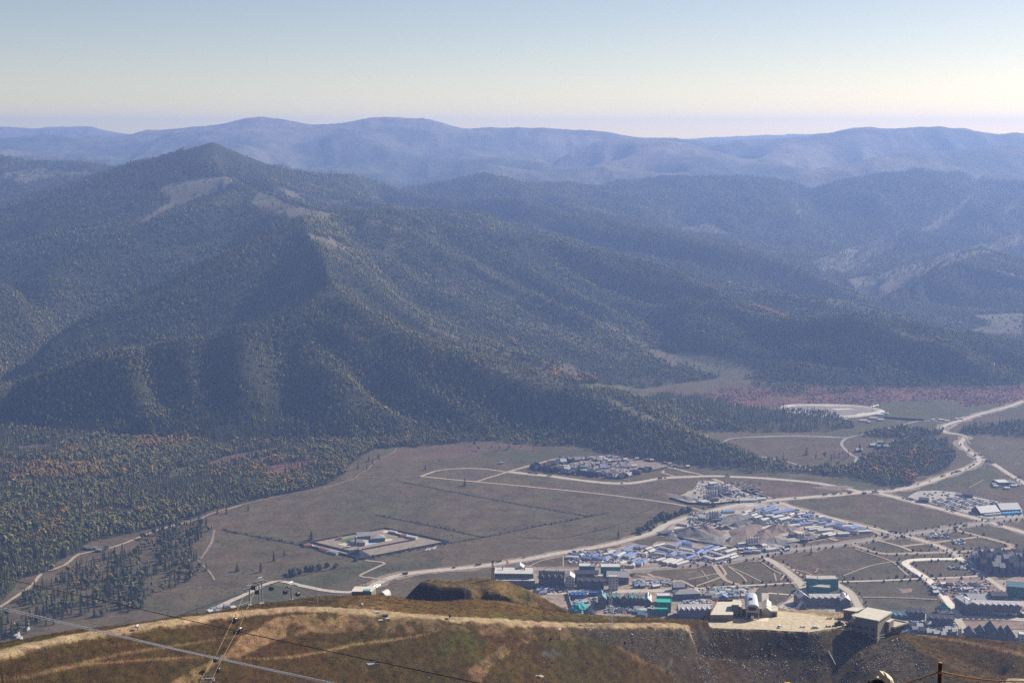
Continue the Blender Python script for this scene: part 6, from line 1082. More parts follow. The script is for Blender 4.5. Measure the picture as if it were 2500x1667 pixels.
# ------------------------------------------------------------------ cars
def car_mesh(m, kind='car'):
    me = bpy.data.meshes.new('car'); bm = bmesh.new()
    def bx(c, d, mi, tp=1.0, sh=0):
        b = MB().box(c, d, 0, tp); vs = [bm.verts.new((v[0] + (sh if v[2] > c[2] + .01 else 0), v[1], v[2])) for v in b.v]
        for f in b.f: q = bm.faces.new([vs[i] for i in f]); q.material_index = mi
    if kind == 'bus': bx((0, 0, .4), (11, 2.5, 1.1), 0); bx((0, 0, 1.5), (10.9, 2.45, 1.0), 1); bx((0, 0, 2.5), (11, 2.5, .5), 0)
    elif kind == 'truck': bx((3.2, 0, .7), (1.9, 2.3, 2.1), 0, .92); bx((-1.0, 0, .9), (6, 2.4, 2.0), 2)
    else: bx((0, 0, .3), (4.5, 1.8, .62), 0); bx((-.2, 0, .92), (2.7, 1.65, .55), 1, .78); bx((-.2, 0, 1.47), (2.0, 1.3, .05), 0)
    L_ = {'bus': (-3.6, 3.6), 'truck': (-2.8, 2.9)}.get(kind, (-1.4, 1.4))
    for x in L_:
        for y in (-.8, .8):
            g = bmesh.ops.create_cone(bm, cap_ends=True, segments=8, radius1=.36, radius2=.36, depth=.3, matrix=Matrix.Translation((x, y, .36)) @ Matrix.Rotation(math.pi / 2, 4, 'X'))
            for q in {f for v in g['verts'] for f in v.link_faces}: q.material_index = 1
    bm.to_mesh(me); bm.free(); me.materials.append(m); me.materials.append(m_win); me.materials.append(mat('truck_bed', (.09, .075, .06), .9)); return me
CC = {'white': (.75, .74, .72), 'black': (.015, .015, .017), 'silver': (.42, .43, .45), 'dark blue': (.02, .035, .09), 'grey': (.12, .12, .125), 'red': (.35, .03, .025)}
CM = {k: car_mesh(mat(k.replace(' ', '_') + '_paint', c, .3, .02, 1, spec=.5)) for k, c in CC.items()}; TRUCK = car_mesh(mat('truck_paint', (.05, .06, .09), .5), 'truck'); BUS = car_mesh(mat('bus_paint', (.10, .42, .70), .4), 'bus'); VAN = car_mesh(mat('white_paint', (.75, .74, .72)), 'bus')
def put(me, name, lab, cat, x, y, rz, group=None, z=.42): o = link(name, me, None, (x, y, z + max(0, 0))); o.rotation_euler = (0, 0, rz); return tag(o, lab, cat, group)
LOT = zF((1160,745),(1300,715),(1420,695),(1600,712),(1700,715),(1900,745),(2170,788),(2140,815),(1960,830),(1760,838),(1600,855),(1490,865),(1380,830),(1270,800))
a_, b_, ln_, rl = ends(*zF((1300,800), (1480,862))); org = np.array(a_[:2]); e1 = np.array((math.cos(rl), math.sin(rl))); e2 = np.array((-e1[1], e1[0])); nc_ = 0; spots = []
for i in range(-60, 110):
    for j in range(-6, 40):
        q = org + e1 * i * 3.1 + e2 * (j * 7.2 + (j // 2) * 3.5); px_, py_ = proj(q[0], q[1], 0.4)
        if inpoly(np.array([px_]), np.array([py_]), LOT)[0] and random.random() < .8: spots.append(q)
random.shuffle(spots)
for q in spots[:290]:
    c_ = random.choice(('white', 'white', 'white', 'black', 'black', 'silver', 'silver', 'grey', 'grey', 'dark blue', 'red')); put(CM[c_], 'parked_car', '%s car parked in the packed rows of the gravel car park' % c_, 'car', q[0] + random.uniform(-.3, .3), q[1] + random.uniform(-.3, .3), rl + math.pi / 2 + random.choice((0, math.pi)), '%s cars in the packed car park' % c_)
for k in range(16):
    (p,) = zF((random.uniform(960, 1450), random.uniform(640, 735))); X_, Y_, _ = at(*p)
    if inpoly(np.array([p[0]]), np.array([p[1]]), zF((960,690),(1010,640),(1400,640),(1400,700),(1150,740)))[0]: put(CM['black'], 'parked_car', 'black car scattered on the empty part of the car park', 'car', X_, Y_, random.random() * 6, 'cars scattered on the empty car park')
for k in range(6): X_, Y_, _ = at(*zF((2085 + 40 * k, 922 - 3 * k))[0]); put(BUS, 'tour_bus', '%s light blue bus from the left before the visitor halls' % nth(k + 1), 'bus', X_, Y_, rl + .5, 'blue buses before the visitor halls')
for k in range(7): X_, Y_, _ = at(*zF((1890 + 21 * k, 940 - 2 * k))[0]); put(VAN, 'shuttle_bus', '%s white shuttle bus from the left before the visitor halls' % nth(k + 1), 'bus', X_, Y_, rl + 1.3, 'white shuttle buses before the visitor halls')
def on_road(pts, where, grp, both=True):
    G = gxy(pts); pr = []
    return G
ROADCARS = (('the lower main road', zH((1520,800),(1400,865),(2135,715)) + b2((480,895),(780,855),(935,840),(1062,820),(1215,795),(1350,770)), R1), ('the road between camps and forest', zE((470,490),(1030,270),(1240,330),(1460,328),(1770,295),(1870,288),(2025,277),(2180,282),(2300,250),(2320,270),(1280,380),(1210,385)), R1), ('the junction by the car park', zF((125,652),(310,658),(440,642),(490,645),(570,612),(610,610),(675,603),(1000,542),(1150,500),(20,660)), R1), ('the main road below the fork', zF((1310,440),(1345,428),(1440,400),(1485,383),(1510,380),(1540,372),(1610,345),(1665,322),(1710,292),(1750,250),(1735,215),(1730,170),(1650,110),(1545,38)), R1),
    ('the branch road queue', zF((1775,155),(1790,160),(1810,165),(1830,200),(1845,205),(1865,232),(1890,242),(1910,252),(1940,262),(1965,270),(2250,468),(2275,445),(2295,450)), R2), ('the car park road', zF((810,718),(855,728),(910,735),(950,740),(1370,862),(1450,880),(1870,1010),(1890,1005),(2055,1055),(1280,800)), R3), ('the road along the camp fence', zE((1480,460),(1700,525),(2040,605),(2200,655)) + zF((690,1150),(640,1140)), R6), ('the tree-lined town road', zA((2310,205),(2150,215),(1750,245)) + zB((590,35),(400,55),(180,65)) + zF((1230,1120),(1580,1072),(1600,1070),(1480,1095),(900,1185),(560,1220),(600,1215)), R7), ('the road by the village', zG((240,395),(265,397),(310,402),(480,428),(1490,492),(1740,470),(1890,470),(1955,457),(1400,525)) + zE((755,103)), R4), ('the street before the hotels', zA((620,540),(760,520),(900,530),(1080,535),(1200,540),(1400,530)), R13))
for where, pts, road in ROADCARS:
    G = np.array(gxy(road)); pts = sorted(pts)
    for k, (px_, py_) in enumerate(pts):
        X_, Y_, _ = at(px_, py_); d = np.hypot(G[:, 0] - X_, G[:, 1] - Y_); i = min(int(np.argmin(d)), len(G) - 2); rz = math.atan2(G[i + 1, 1] - G[i, 1], G[i + 1, 0] - G[i, 0]); tr = random.random() < .3; c_ = random.choice(('white', 'black', 'dark blue', 'grey', 'black'))
        put(TRUCK if tr else CM[c_], 'truck' if tr else 'driving_car', '%s %s from the left on %s' % (nth(k + 1), 'vehicle, a dark truck,' if tr else 'vehicle, a %s car,' % c_, where), 'truck' if tr else 'car', X_, Y_, rz + (math.pi if random.random() < .5 else 0), 'vehicles on ' + where, .55)
# ------------------------------------------------------------------ near ridge: cable car station and plaza
def nz_(x, y): return float(NEAR.h(x, y))
def P3(p, z): return [float(q) for q in at(p[0], p[1], z)]
def prism(mb, quad, z0, z1):                            # quad: plan corners
    v = [(p[0], p[1], z0) for p in quad] + [(p[0], p[1], z1) for p in quad]; n = len(quad)
    return mb.add(v, [tuple(range(n))[::-1], tuple(range(n, 2 * n))] + [(k, (k + 1) % n, n + (k + 1) % n, n + k) for k in range(n)])
def quad_roof(zf, pts, z): return [P3(p, z) for p in zf(*pts)]
def off(q, d):
    c = np.mean([p[:2] for p in q], 0); return [(p[0] + (p[0] - c[0]) / np.hypot(*(np.array(p[:2]) - c)) * d, p[1] + (p[1] - c[1]) / np.hypot(*(np.array(p[:2]) - c)) * d) for p in q]
m_plaster = mat('station_plaster', (.42, .36, .27), .9, .1, .6); m_sroof = mat('station_roof', (.50, .455, .37), .85, .14, .4); m_stone = mat('station_wall', (.24, .19, .135), .9, .15, .8); m_barrel = mat('barrel_roof_metal', (.50, .52, .54), .4, .05, .5, metal=.4, spec=.5); m_bwood = mat('soffit_wood', (.16, .075, .03), .8, .2, 2)
# terrace hall, left
t = thing('terrace_hall', 'flat-roofed cream hall left of the stair tower on the plaza', 'hall'); q = quad_roof(zB, ((395,750),(690,750),(690,575),(490,575)), PZ + 4.2)
prism(MB(), q, PZ - 4, PZ + 4.2).build('wall', m_stone, t); prism(MB(), off(q, .5), PZ + 4.2, PZ + 4.5).build('roof', m_sroof, t); b = MB()
for k in ((2, 3), (3, 0)):
    A_, B_ = q[k[0]], q[k[1]]; b.box(((A_[0] + B_[0]) / 2, (A_[1] + B_[1]) / 2, PZ + 4.5), (math.hypot(A_[0] - B_[0], A_[1] - B_[1]), .4, 1.3), math.atan2(B_[1] - A_[1], B_[0] - A_[0]))
b.build('parapet', m_bwood, t)
t = thing('stair_tower', 'square cream stair tower between the hall and the barrel-roofed terminal', 'tower'); q = quad_roof(zB, ((678,622),(768,624),(775,566),(695,562)), PZ + 8)
prism(MB(), q, PZ - 1, PZ + 8).build('wall', m_stone, t); prism(MB(), off(q, .3), PZ + 8, PZ + 8.4).build('roof', m_sroof, t); MB().bar((q[2][0] - 1.5, q[2][1] - 2, PZ + 8.4), (q[2][0] - 1.5, q[2][1] - 2, PZ + 13), .14).build('aerial', m_dark, t)
t = thing('link_building', 'cream link building between the stair tower and the terminal', 'building'); q = quad_roof(zB, ((770,640),(815,660),(800,570),(775,566)), PZ + 6); prism(MB(), q, PZ - 1, PZ + 6).build('wall', m_plaster, t); prism(MB(), off(q, .2), PZ + 6, PZ + 6.3).build('roof', m_sroof, t)
# barrel-roofed terminal
fl, fr = P3(zB((862,705))[0], PZ + 5.4), P3(zB((1038,712))[0], PZ + 5.4); bk = P3(zB((1000,560))[0], PZ + 7.5)
c0 = np.array([(fl[0] + fr[0]) / 2, (fl[1] + fr[1]) / 2]); hw = math.hypot(fr[0] - fl[0], fr[1] - fl[1]) / 2; ux = np.array([fr[0] - fl[0], fr[1] - fl[1]]) / (2 * hw); uy = np.array([-ux[1], ux[0]]); LB = 25.0
t = thing('cable_car_terminal', 'silver barrel-roofed cable car terminal on the ridge plaza', 'cable car station')
def loc2(a, d, z): p = c0 + ux * a + uy * d; return (p[0], p[1], z)
v = []; f = []; NA = 14
for d in (0, LB):
    for rr in (1.0, .95):
        for k in range(NA + 1):
            a = math.pi * k / NA; ca, sa = math.cos(a), math.sin(a); ca = math.copysign(abs(ca) ** .75, ca); sa = sa ** .75; v.append(loc2(-ca * hw * rr, d, PZ + 5.4 + sa * 5.0 * rr))
n1 = NA + 1
for k in range(NA): f += [(k, k + 1, 2 * n1 + k + 1, 2 * n1 + k), (n1 + k, 3 * n1 + k, 3 * n1 + k + 1, n1 + k + 1), (k, n1 + k, n1 + k + 1, k + 1), (2 * n1 + k, 2 * n1 + k + 1, 3 * n1 + k + 1, 3 * n1 + k)]
link('barrel_roof', mesh('barrel_roof', v, f, False), t, m=m_barrel)
v = [loc2(-math.copysign(abs(math.cos(math.pi * k / NA)) ** .75, math.cos(math.pi * k / NA)) * hw * .94, .4, PZ + 5.4 + math.sin(math.pi * k / NA) ** .75 * 4.7) for k in range(NA + 1)]; link('front_panel', mesh('front_panel', v, [tuple(range(NA + 1))]), t, m=m_sroof)
b = MB(); q = [loc2(-2.9, -.15, 0), loc2(2.4, -.15, 0), loc2(2.4, .3, 0), loc2(-2.9, .3, 0)]; prism(b, q, PZ + 6.2, PZ + 8.4).build('cabin_opening', m_win, t)
b = MB(); q = [loc2(-2.2, LB * .38, 0), loc2(.2, LB * .38, 0), loc2(.2, LB * .52, 0), loc2(-2.2, LB * .52, 0)]; prism(b, q, PZ + 10, PZ + 10.9).build('roof_hatch', m_dark, t)
b = MB(); q = [loc2(-hw * .95, .5, 0), loc2(hw * .95, .5, 0), loc2(hw * .95, LB, 0), loc2(-hw * .95, LB, 0)]; prism(b, q, PZ + 4.6, PZ + 5.4).build('floor_slab', m_plaster, t); b = MB(); q = [loc2(-hw * .75, 2, 0), loc2(hw * .6, 2, 0), loc2(hw * .6, LB - 1, 0), loc2(-hw * .75, LB - 1, 0)]; prism(b, q, PZ - 2, PZ + 4.6).build('base', m_bwood, t)
for a in (-hw * .9, hw * .9): p = loc2(a, .8, 0); MB().box((p[0], p[1], PZ - 1), (.7, .7, 5.7)).build('column', m_plaster, t)
# house right of the terminal
A_, B_ = P3(zB((1072,765))[0], PZ), P3(zB((1180,772))[0], PZ); t = thing('station_house', 'cream gabled station house right of the terminal', 'house'); rz = math.atan2(B_[1] - A_[1], B_[0] - A_[0]); c_ = np.array([(A_[0] + B_[0]) / 2 - math.sin(rz) * 9, (A_[1] + B_[1]) / 2 + math.cos(rz) * 9]); lw = math.hypot(B_[0] - A_[0], B_[1] - A_[1]); t.location = (c_[0], c_[1], PZ); t.rotation_euler = (0, 0, rz)
MB().gable_wall((0, 0, -2), (18, lw, 6), 1.9, math.pi / 2).build('wall', m_plaster, t); MB().gable((0, 0, 4), (18, lw), 1.9, .4, .3, math.pi / 2).build('roof', m_sroof, t); MB().box((lw / 2 + 2.4, -3, -2), (4.4, 11, 5.6)).build('annex', m_plaster, t); MB().box((lw / 2 + 2.4, -3, 3.6), (4.8, 11.4, .3)).build('annex_roof', m_sroof, t); MB().box((lw / 2 + 2.4, -8.6, 0), (2.4, .3, 2.6)).build('doorway', m_dark, t)
# hall on the bank at the right with the jutting deck
RQ = quad_roof(y3, ((20,258),(362,322),(552,202),(210,137)), PZ + 7); t = thing('ridge_lodge', 'big flat-roofed lodge with windows and jutting deck at the plaza end', 'lodge'); WQ = off(RQ, -1.2)
prism(MB(), WQ, PZ - 13, PZ + 7).build('wall', mat('lodge_wall', (.25, .21, .155), .9, .12, .6), t); b = MB(); vv = [(p[0], p[1], PZ + 7) for p in RQ] + [(p[0], p[1], PZ + 7.9) for p in RQ]; b.add(vv, [(3, 2, 1, 0), (4, 5, 6, 7)] + [(k, (k + 1) % 4, 4 + (k + 1) % 4, 4 + k) for k in range(4)]).build('roof', m_sroof, t)
d0 = np.array(WQ[1]) - np.array(WQ[0]); l0 = np.hypot(*d0); d0 = d0 / l0; n0 = np.array([d0[1], -d0[0]]); rzz = math.atan2(d0[1], d0[0])
for k, a in enumerate((.22, .52, .82)):
    for z_ in (PZ - .2, PZ - 4.4):
        c_ = np.array(WQ[0]) + d0 * l0 * a + n0 * .02; o = MB().box((c_[0], c_[1], z_), (2.3, .3, 2.0), rzz).build('window', m_win, t); MB().box((c_[0] + n0[0] * .1, c_[1] + n0[1] * .1, z_ - .25), (2.7, .4, .25), rzz).build('sill', m_plaster, o)
q = quad_roof(y3, ((465,322),(510,330),(572,292),(530,282)), PZ + 3.4); prism(MB(), q, PZ - 4, PZ + 3.4).build('stair_head', m_stone, t); prism(MB(), off(q, .3), PZ + 3.4, PZ + 3.8).build('stair_head_roof', m_sroof, t)
DK = quad_roof(y3, ((485,392),(575,410),(770,345),(560,300)), PZ - 1.5); b = MB(); cdk = np.mean([p[:2] for p in DK], 0); vv = [(p[0], p[1], PZ - 1.5) for p in DK] + [(p[0] + (cdk[0] - p[0]) * .4 - 1.5, p[1] + (cdk[1] - p[1]) * .4 + 1, PZ - 8) for p in DK]
b.add(vv, [(0, 1, 2, 3), (7, 6, 5, 4)] + [(k, 4 + k, 4 + (k + 1) % 4, (k + 1) % 4) for k in range(4)]).build('deck_soffit', m_bwood, t); b = MB()
for k in range(4):
    A_, B_ = DK[k], DK[(k + 1) % 4]; b.box(((A_[0] + B_[0]) / 2, (A_[1] + B_[1]) / 2, PZ - 1.5), (math.hypot(A_[0] - B_[0], A_[1] - B_[1]) + .4, .5, 1.1), math.atan2(B_[1] - A_[1], B_[0] - A_[0]))
b.build('deck_parapet', m_sroof, t)
prism(MB(), off(DK, -.4), PZ - 1.48, PZ - 1.2).build('deck_floor', m_plaster, t)
q = quad_roof(zC, ((-230,800),(-20,830),(150,800),(300,775),(130,765),(-60,768)), PZ + 5.5); q = quad_roof(y3, ((-130,165),(60,190),(175,140),(10,130)), PZ + 5); t = thing('lodge_annex', 'lower flat-roofed annex left of the big lodge', 'building'); prism(MB(), off(q, -.8), PZ - 4, PZ + 5).build('wall', m_stone, t); prism(MB(), q, PZ + 5, PZ + 5.6).build('roof', m_sroof, t)
q = quad_roof(y3, ((-5,215),(30,260),(90,205),(60,190)), PZ + 5); prism(MB(), q, PZ - 4, PZ + 4.6).build('link', m_plaster, t)
# plaza slab
sl_ = MB(); prism(sl_, [P3(p, PZ) for p in zB((318,915),(700,932),(1100,943),(1400,962),(1690,976),(1850,950),(2010,925),(2190,880),(2060,800),(1700,742),(1290,700),(1190,760),(560,812),(420,790))], PZ - 1.2, PZ + .12); tag(sl_.build('plaza', mat('plaza_sand', (.44, .36, .245), .95, .26, .35)), kind='structure')
sl_ = MB(); prism(sl_, [P3(p, PZ) for p in zB((980,832),(1145,838),(1170,782),(1100,790))], PZ + .1, PZ + .16); tag(sl_.build('paved_apron', mat('pale_paving', (.62, .53, .38), .9, .08, .5)), kind='structure')
def big_car(lab, p, rz, cm, kind='car'):
    X_, Y_, _ = at(p[0], p[1], PZ + .3); t = thing('parked_car' if kind == 'car' else 'delivery_van', lab, kind if kind == 'van' else 'car', (X_, Y_, PZ + .12), rz); m = mat(cm + '_paint', CC[cm])
    if kind == 'car':
        MB().box((0, 0, .35), (4.6, 1.85, .6)).box((1.55, 0, .9), (1.3, 1.7, .12), 0, .9).build('body', m, t); MB().box((-.35, 0, .95), (2.9, 1.7, .55), 0, .8).build('window', m_win, t); MB().box((-.35, 0, 1.5), (2.2, 1.3, .07)).build('car_roof', m, t)
    else: MB().box((-.6, 0, .4), (4.0, 2.0, 2.1)).box((2.1, 0, .4), (1.5, 1.95, 1.1)).build('body', m, t); MB().box((2.0, 0, 1.5), (1.2, 1.8, .85), 0, .8).build('window', m_win, t)
    for x in (-1.45, 1.45):
        for y in (-.85, .85): MB().bar((x, y - .13, .36), (x, y + .13, .36), .74, n=10).build('wheel', m_dark, t)
big_car('white car parked near the front edge, centre of the plaza', zB((1305,908))[0], .9, 'white'); big_car('white car parked beside the gap, right of the plaza centre', zB((1765,920))[0], .25, 'white'); big_car('white van parked before the barrel-roofed terminal', zB((945,795))[0], 1.4, 'white', 'van')
def post_thing(name, lab, cat, x, y, z, hh, wd, m, head=None):
    t = thing(name, lab, cat, (x, y, z)); MB().bar((0, 0, -.6), (0, 0, hh), wd, wd * .8, 8).build('pole', m, t)
    if head: head(t)
    return t
def pole_head(t): MB().box((0, 0, 16), (.8, .5, 1.2)).box((.5, 0, 12.5), (.5, .5, 1.4)).box((-.5, 0, 14), (.4, .4, 1)).build('antenna', m_steel, t)
X_, Y_, _ = at(*zB((1265,715))[0], PZ); post_thing('antenna_pole', 'tall antenna pole behind the right end of the station house', 'pole', X_, Y_, PZ, 17.5, .45, m_steel, pole_head)
for k, (x, y, hh) in enumerate(((470,935,3.6), (1450,945,4.2), (1990,960,4), (470,0,0))):
    if hh: X_, Y_, _ = at(*zB((x, y))[0], PZ); post_thing('marker_post', ('leaning frame post at the left end of the plaza', 'thin post on the front edge of the plaza', 'thin post left of the white pipes')[k], 'post', X_, Y_, PZ, hh, .16, m_dark, (lambda t: MB().bar((0, 0, 3.4), (-5, -1, .3), .14).build('brace', m_dark, t)) if k == 0 else None)
for k, (x1, y1_, x2, y2_) in enumerate(((2105,945,2230,905),(2120,950,2250,912),(2150,955,2290,920),(2020,930,2110,905))): a_ = P3(zB((x1, y1_))[0], PZ - .2); b_ = P3(zB((x2, y2_))[0], PZ + .2); tag(MB().bar(a_, b_, .45, n=8).build('white_pipe', m_sroof), '%s white pipe from the front lying at the right end of the plaza' % nth(k + 1), 'pipe', 'white pipes on the plaza')
X_, Y_, _ = at(*zB((2065,885))[0], PZ); t = thing('snow_groomer', 'dark snow groomer standing at the right end of the plaza', 'vehicle', (X_, Y_, PZ + .1), .3); MB().box((0, 0, .3), (4, .9, 1.0)).build('track_left', m_dark, t).location = (0, -1.2, 0); MB().box((0, 1.2, .3), (4, .9, 1.0)).build('track_right', m_dark, t); MB().box((0, 0, 1.1), (3.8, 2.2, .7)).build('chassis', mat('groomer_paint', (.05, .02, .015), .5), t); MB().box((.6, 0, 1.8), (1.7, 1.9, 1.5), 0, .85).build('cab', m_win, t); MB().bar((-1.5, 0, 1.8), (-2.2, 0, 4.5), .3).bar((2, 0, 1), (3.4, 0, .9), .4).box((3.4, 0, .2), (.3, 3.6, 1.1)).build('blade_and_winch', m_dark, t)
for k, (x, y) in enumerate(((1935,910),(2020,905),(1600,915),(1950,805),(2050,800))): X_, Y_, _ = at(*zB((x, y))[0], PZ); c_ = (m_dark, m_dark, m_concr, m_redr, m_cream)[k]; tag(MB().box((0, 0, 0), (3.2, .9, .5)).box((-1.2, 0, .5), (.5, .9, .6)).box((1.2, 0, .5), (.5, .9, .6)).build('bench_stack', c_), ('dark bench stack left of the snow groomer', 'dark crate beside the snow groomer', 'grey bench in the middle of the plaza', 'red stacked boards before the lodge annex', 'cream stacked boards before the lodge annex')[k], 'bench').location = (X_, Y_, PZ + .12)
# chairlift pylons on the bank
for k, (x, y, hh) in enumerate(((1655,440,7.5), (1960,605,11))):
    p = y2((x, y))[0]; X_, Y_, Z_ = [float(q) for q in atY(p[0], p[1], (884, 868)[k])]; Z_ = nz_(X_, Y_)
    t = thing('lift_pylon', ('short lift pylon beside the white pipes', 'tall lift pylon with white crosshead on the rubble bank')[k], 'pylon', (X_, Y_, Z_), .25); MB().bar((0, 0, -1), (0, 0, hh), .6, .45, 8).build('pole', m_steel, t); MB().bar((-3, 0, hh), (3, 0, hh), .35).build('crossarm', m_steel, t); MB().bar((-.5, 0, hh + 1.6), (3, .4, hh + 1.9), .35).bar((0, 0, hh), (0, 0, hh + 1.7), .2).build('work_frame', m_sroof, t)
    for s_ in (-1, 1):
        o = MB().bar((s_ * 2.8, -1.6, hh - .4), (s_ * 2.8, 1.6, hh - .4), .3).build('sheave_train', m_steel, t); w_ = MB()
        for j in range(4): w_.bar((s_ * 2.8 - .1, -1.2 + .8 * j, hh - .7), (s_ * 2.8 + .1, -1.2 + .8 * j, hh - .7), .5, n=8)
        w_.build('sheaves', m_dark, o)
# ------------------------------------------------------------------ gondola line
def gondola_tower(lab, px_, py_, Y_, hh, wide, double=False, rz=.5):
    X_, Y_, Z_ = [float(q) for q in atY(px_, py_, Y_)]; Z_ = nz_(X_, Y_); t = thing('gondola_tower', lab, 'tower', (X_, Y_, Z_), rz)
    for s_ in ((-.9, .9) if double else (0,)): MB().bar((s_, 0, -2), (s_, 0, hh), 1.0 if not double else .8, .7, 10).build('pole', m_steel, t)
    MB().box((0, 0, -.5), (3 if double else 2, 2, 1)).build('footing', m_concr, t); MB().box((0, 0, hh), (wide, .6, .6)).build('crossarm', m_steel, t); MB().box((0, 0, hh + .6), (wide * .6, 1.2, .12)).bar((-wide * .3, -.6, hh + .7), (wide * .3, -.6, hh + 1.7), .1).bar((-wide * .3, .6, hh + 1.7), (wide * .3, .6, hh + 1.7), .1).bar((-wide * .25, 0, hh + .6), (-wide * .25, 0, hh + 2.2), .2).bar((wide * .25, 0, hh + .6), (wide * .25, 0, hh + 2.2), .2).bar((-wide * .25, 0, hh + 2.2), (wide * .25, 0, hh + 2.2), .2).build('work_gantry', m_steel, t)
    for s_ in (-1, 1):
        o = MB().box((s_ * wide / 2, 0, hh - .5), (.4, 4.4, .5)).build('sheave_train', m_steel, t); w_ = MB()
        for j in range(6): w_.bar((s_ * wide / 2 - .12, -1.9 + .76 * j, hh - .55), (s_ * wide / 2 + .12, -1.9 + .76 * j, hh - .55), .6, n=8)
        w_.build('sheaves', m_dark, o)
    return t
gondola_tower('tall twin-pole gondola tower on the ridge crest', 637, 1471, 722, 12.5, 5.2, True, .75); gondola_tower('single-pole gondola tower left of the tall twin-pole one', 610, 1478, 716, 9.0, 5.0, False, .6); gondola_tower('short gondola tower right of the tall twin-pole one', 712, 1466, 742, 8.4, 5.0, False, .9)
t = gondola_tower('gondola tower at the bottom edge with only its head in view', 511, 1705, 622, 9.5, 5.0, False, .2)
def cab_mesh():
    b = MB().box((0, 0, -3.6), (1.9, 1.7, 2.0), 0, .86); return b
cabin0 = thing('gondola_cabin', 'gondola cabin', 'gondola cabin', group='cabins of the gondola line')
m_cab = mat('cabin_shell', (.035, .014, .012), .35, .05, 1, spec=.5)
bb = MB().box((0, 0, -3.5), (2.0, 1.8, .9), 0, 1.08).box((0, 0, -1.75), (1.9, 1.7, .25), 0, .7).build('body', m_cab, cabin0); MB().box((0, 0, -2.62), (2.02, 1.82, .9), 0, .93).build('window', m_win, cabin0); MB().bar((0, 0, -1.5), (.35, 0, -.7), .16).bar((.35, 0, -.7), (0, 0, .05), .16).box((0, 0, -.1), (.3, .8, .3)).build('hanger', m_dark, cabin0); MB().box((1.05, 0, -3.3), (.12, 1.2, .7)).build('ski_rack', m_steel, cabin0)
cabs = [(618,1434,716,'gondola cabin at the head of the left single-pole tower'),(627,1445,722,'gondola cabin between the single-pole and the twin-pole tower'),(662,1436,728,'gondola cabin just right of the tall twin-pole tower'),(696,1445,738,'gondola cabin left of the short right tower'),(727,1450,746,'gondola cabin right of the short right tower'),(575,1512,684,'upper cabin on the left rope below the ridge road'),(585,1536,676,'cabin on the right rope below the ridge road'),(527,1610,640,'cabin on the left rope near the bottom edge tower'),(533,1635,632,'lowest cabin on the right rope beside the bottom edge tower')]
for k, (px_, py_, Y_, lab) in enumerate(cabs):
    x, y, z = [float(q) for q in atY(px_, py_, Y_)]; o = cabin0 if k == 0 else copy_tree(cabin0, (0, 0, 0)); o.location = (x, y, z + 2.6); o.rotation_euler = (0, 0, .5 + .1 * k); o['label'] = lab
def rope(name, lab, pts, wd, m, sag=0.0, n=24, cat='cable', group=None):
    P = [Vector(p) for p in pts]; Q = []
    for a, b in zip(P[:-1], P[1:]):
        for k in range(n): u = k / n; p = a.lerp(b, u); p.z -= sag * 4 * u * (1 - u); Q.append(p)
    Q.append(P[-1]); return tag(MB().tube(Q, wd, 5).build(name, m), lab, cat, group)
m_rope = mat('hemp_rope', (.30, .17, .06), .8, .1, 5); m_cable = mat('haul_rope', (.42, .30, .16), .6, .1, 2); m_ice = mat('bright_cable', (.72, .70, .68), .35, .05, 4, spec=.6); m_blk = mat('black_cable', (.012, .012, .012), .5, .05, 4)
def pY(x, y, Y): return [float(q) for q in atY(x, y, Y)]
rope('haul_rope', 'left strand of the gondola rope crossing the hillside', [pY(450,1760,590), pY(497,1646,622), pY(529,1596,646), pY(576,1497,690), pY(600,1442,714), pY(628,1416,722), pY(700,1432,742), pY(780,1478,800)], .13, m_cable, 0, 6); rope('haul_rope', 'right strand of the gondola rope crossing the hillside', [pY(480,1760,590), pY(522,1648,622), pY(543,1605,644), pY(586,1526,678), pY(622,1442,718), pY(648,1416,722), pY(724,1433,742), pY(800,1478,800)], .13, m_cable, 0, 6)
rope('track_cable', 'upper bright cable strand crossing the lower left corner', [pY(-700,1290,95), pY(0,1481,58), pY(430,1583,40), pY(824,1669,30), pY(1250,1756,23)], .032, m_ice, 0, 8, group='bright cables'); rope('track_cable', 'lower bright cable strand crossing the lower left corner', [pY(-700,1299,95), pY(0,1486,58), pY(430,1586,40), pY(824,1672,30), pY(1250,1759,23)], .03, m_ice, 0, 8, group='bright cables'); rope('power_cable', 'thin black cable crossing above the bright cables', [pY(-600,1270,120), pY(0,1409,88), pY(600,1545,64), pY(860,1601,56), pY(1180,1669,49), pY(1700,1775,40)], .036, m_blk, 0, 8)
x, y, z = pY(911,1621,54.5); tag(MB().box((0, 0, -.14), (.5, .24, .2), .5).bar((-.3, 0, 0), (.3, .1, .12), .1).build('cable_clamp', m_steel), 'grey clamp fixed on the thin black cable', 'clamp').location = (x, y, z)
# lower lift station seen over the crest, left of the mound
X_, Y_, _ = at(*zH((1215,1010))[0], 60); x, y, z = pY(*zH((1215,1050))[0], 800); t = thing('lower_station', 'white rounded lift station behind the crest left of the mound', 'station', (x, y, z - 6), -.45); v = []; f = []
for d in (0, 9):
    for k in range(11): a = math.pi * k / 10; v.append((-math.cos(a) * 2.6, d * .7, 4 + math.sin(a) * 3.6))
for k in range(10): f.append((k, k + 1, 12 + k, 11 + k))
f += [tuple(range(11))[::-1], tuple(range(11, 22))]; link('shell_roof', mesh('shell_roof', v, f), t, m=m_proof); MB().box((0, 3.1, -4), (4.8, 5.6, 8)).build('base', m_slate, t); MB().bar((-5, 2, -3), (-5, 2, 11), .5).bar((-7.5, 2, 10), (-2.5, 2, 10), .5).bar((-6, 0, 10), (-6, 5, 10), .6).bar((-4, 0, 10), (-4, 5, 10), .6).build('rope_gantry', m_steel, t)
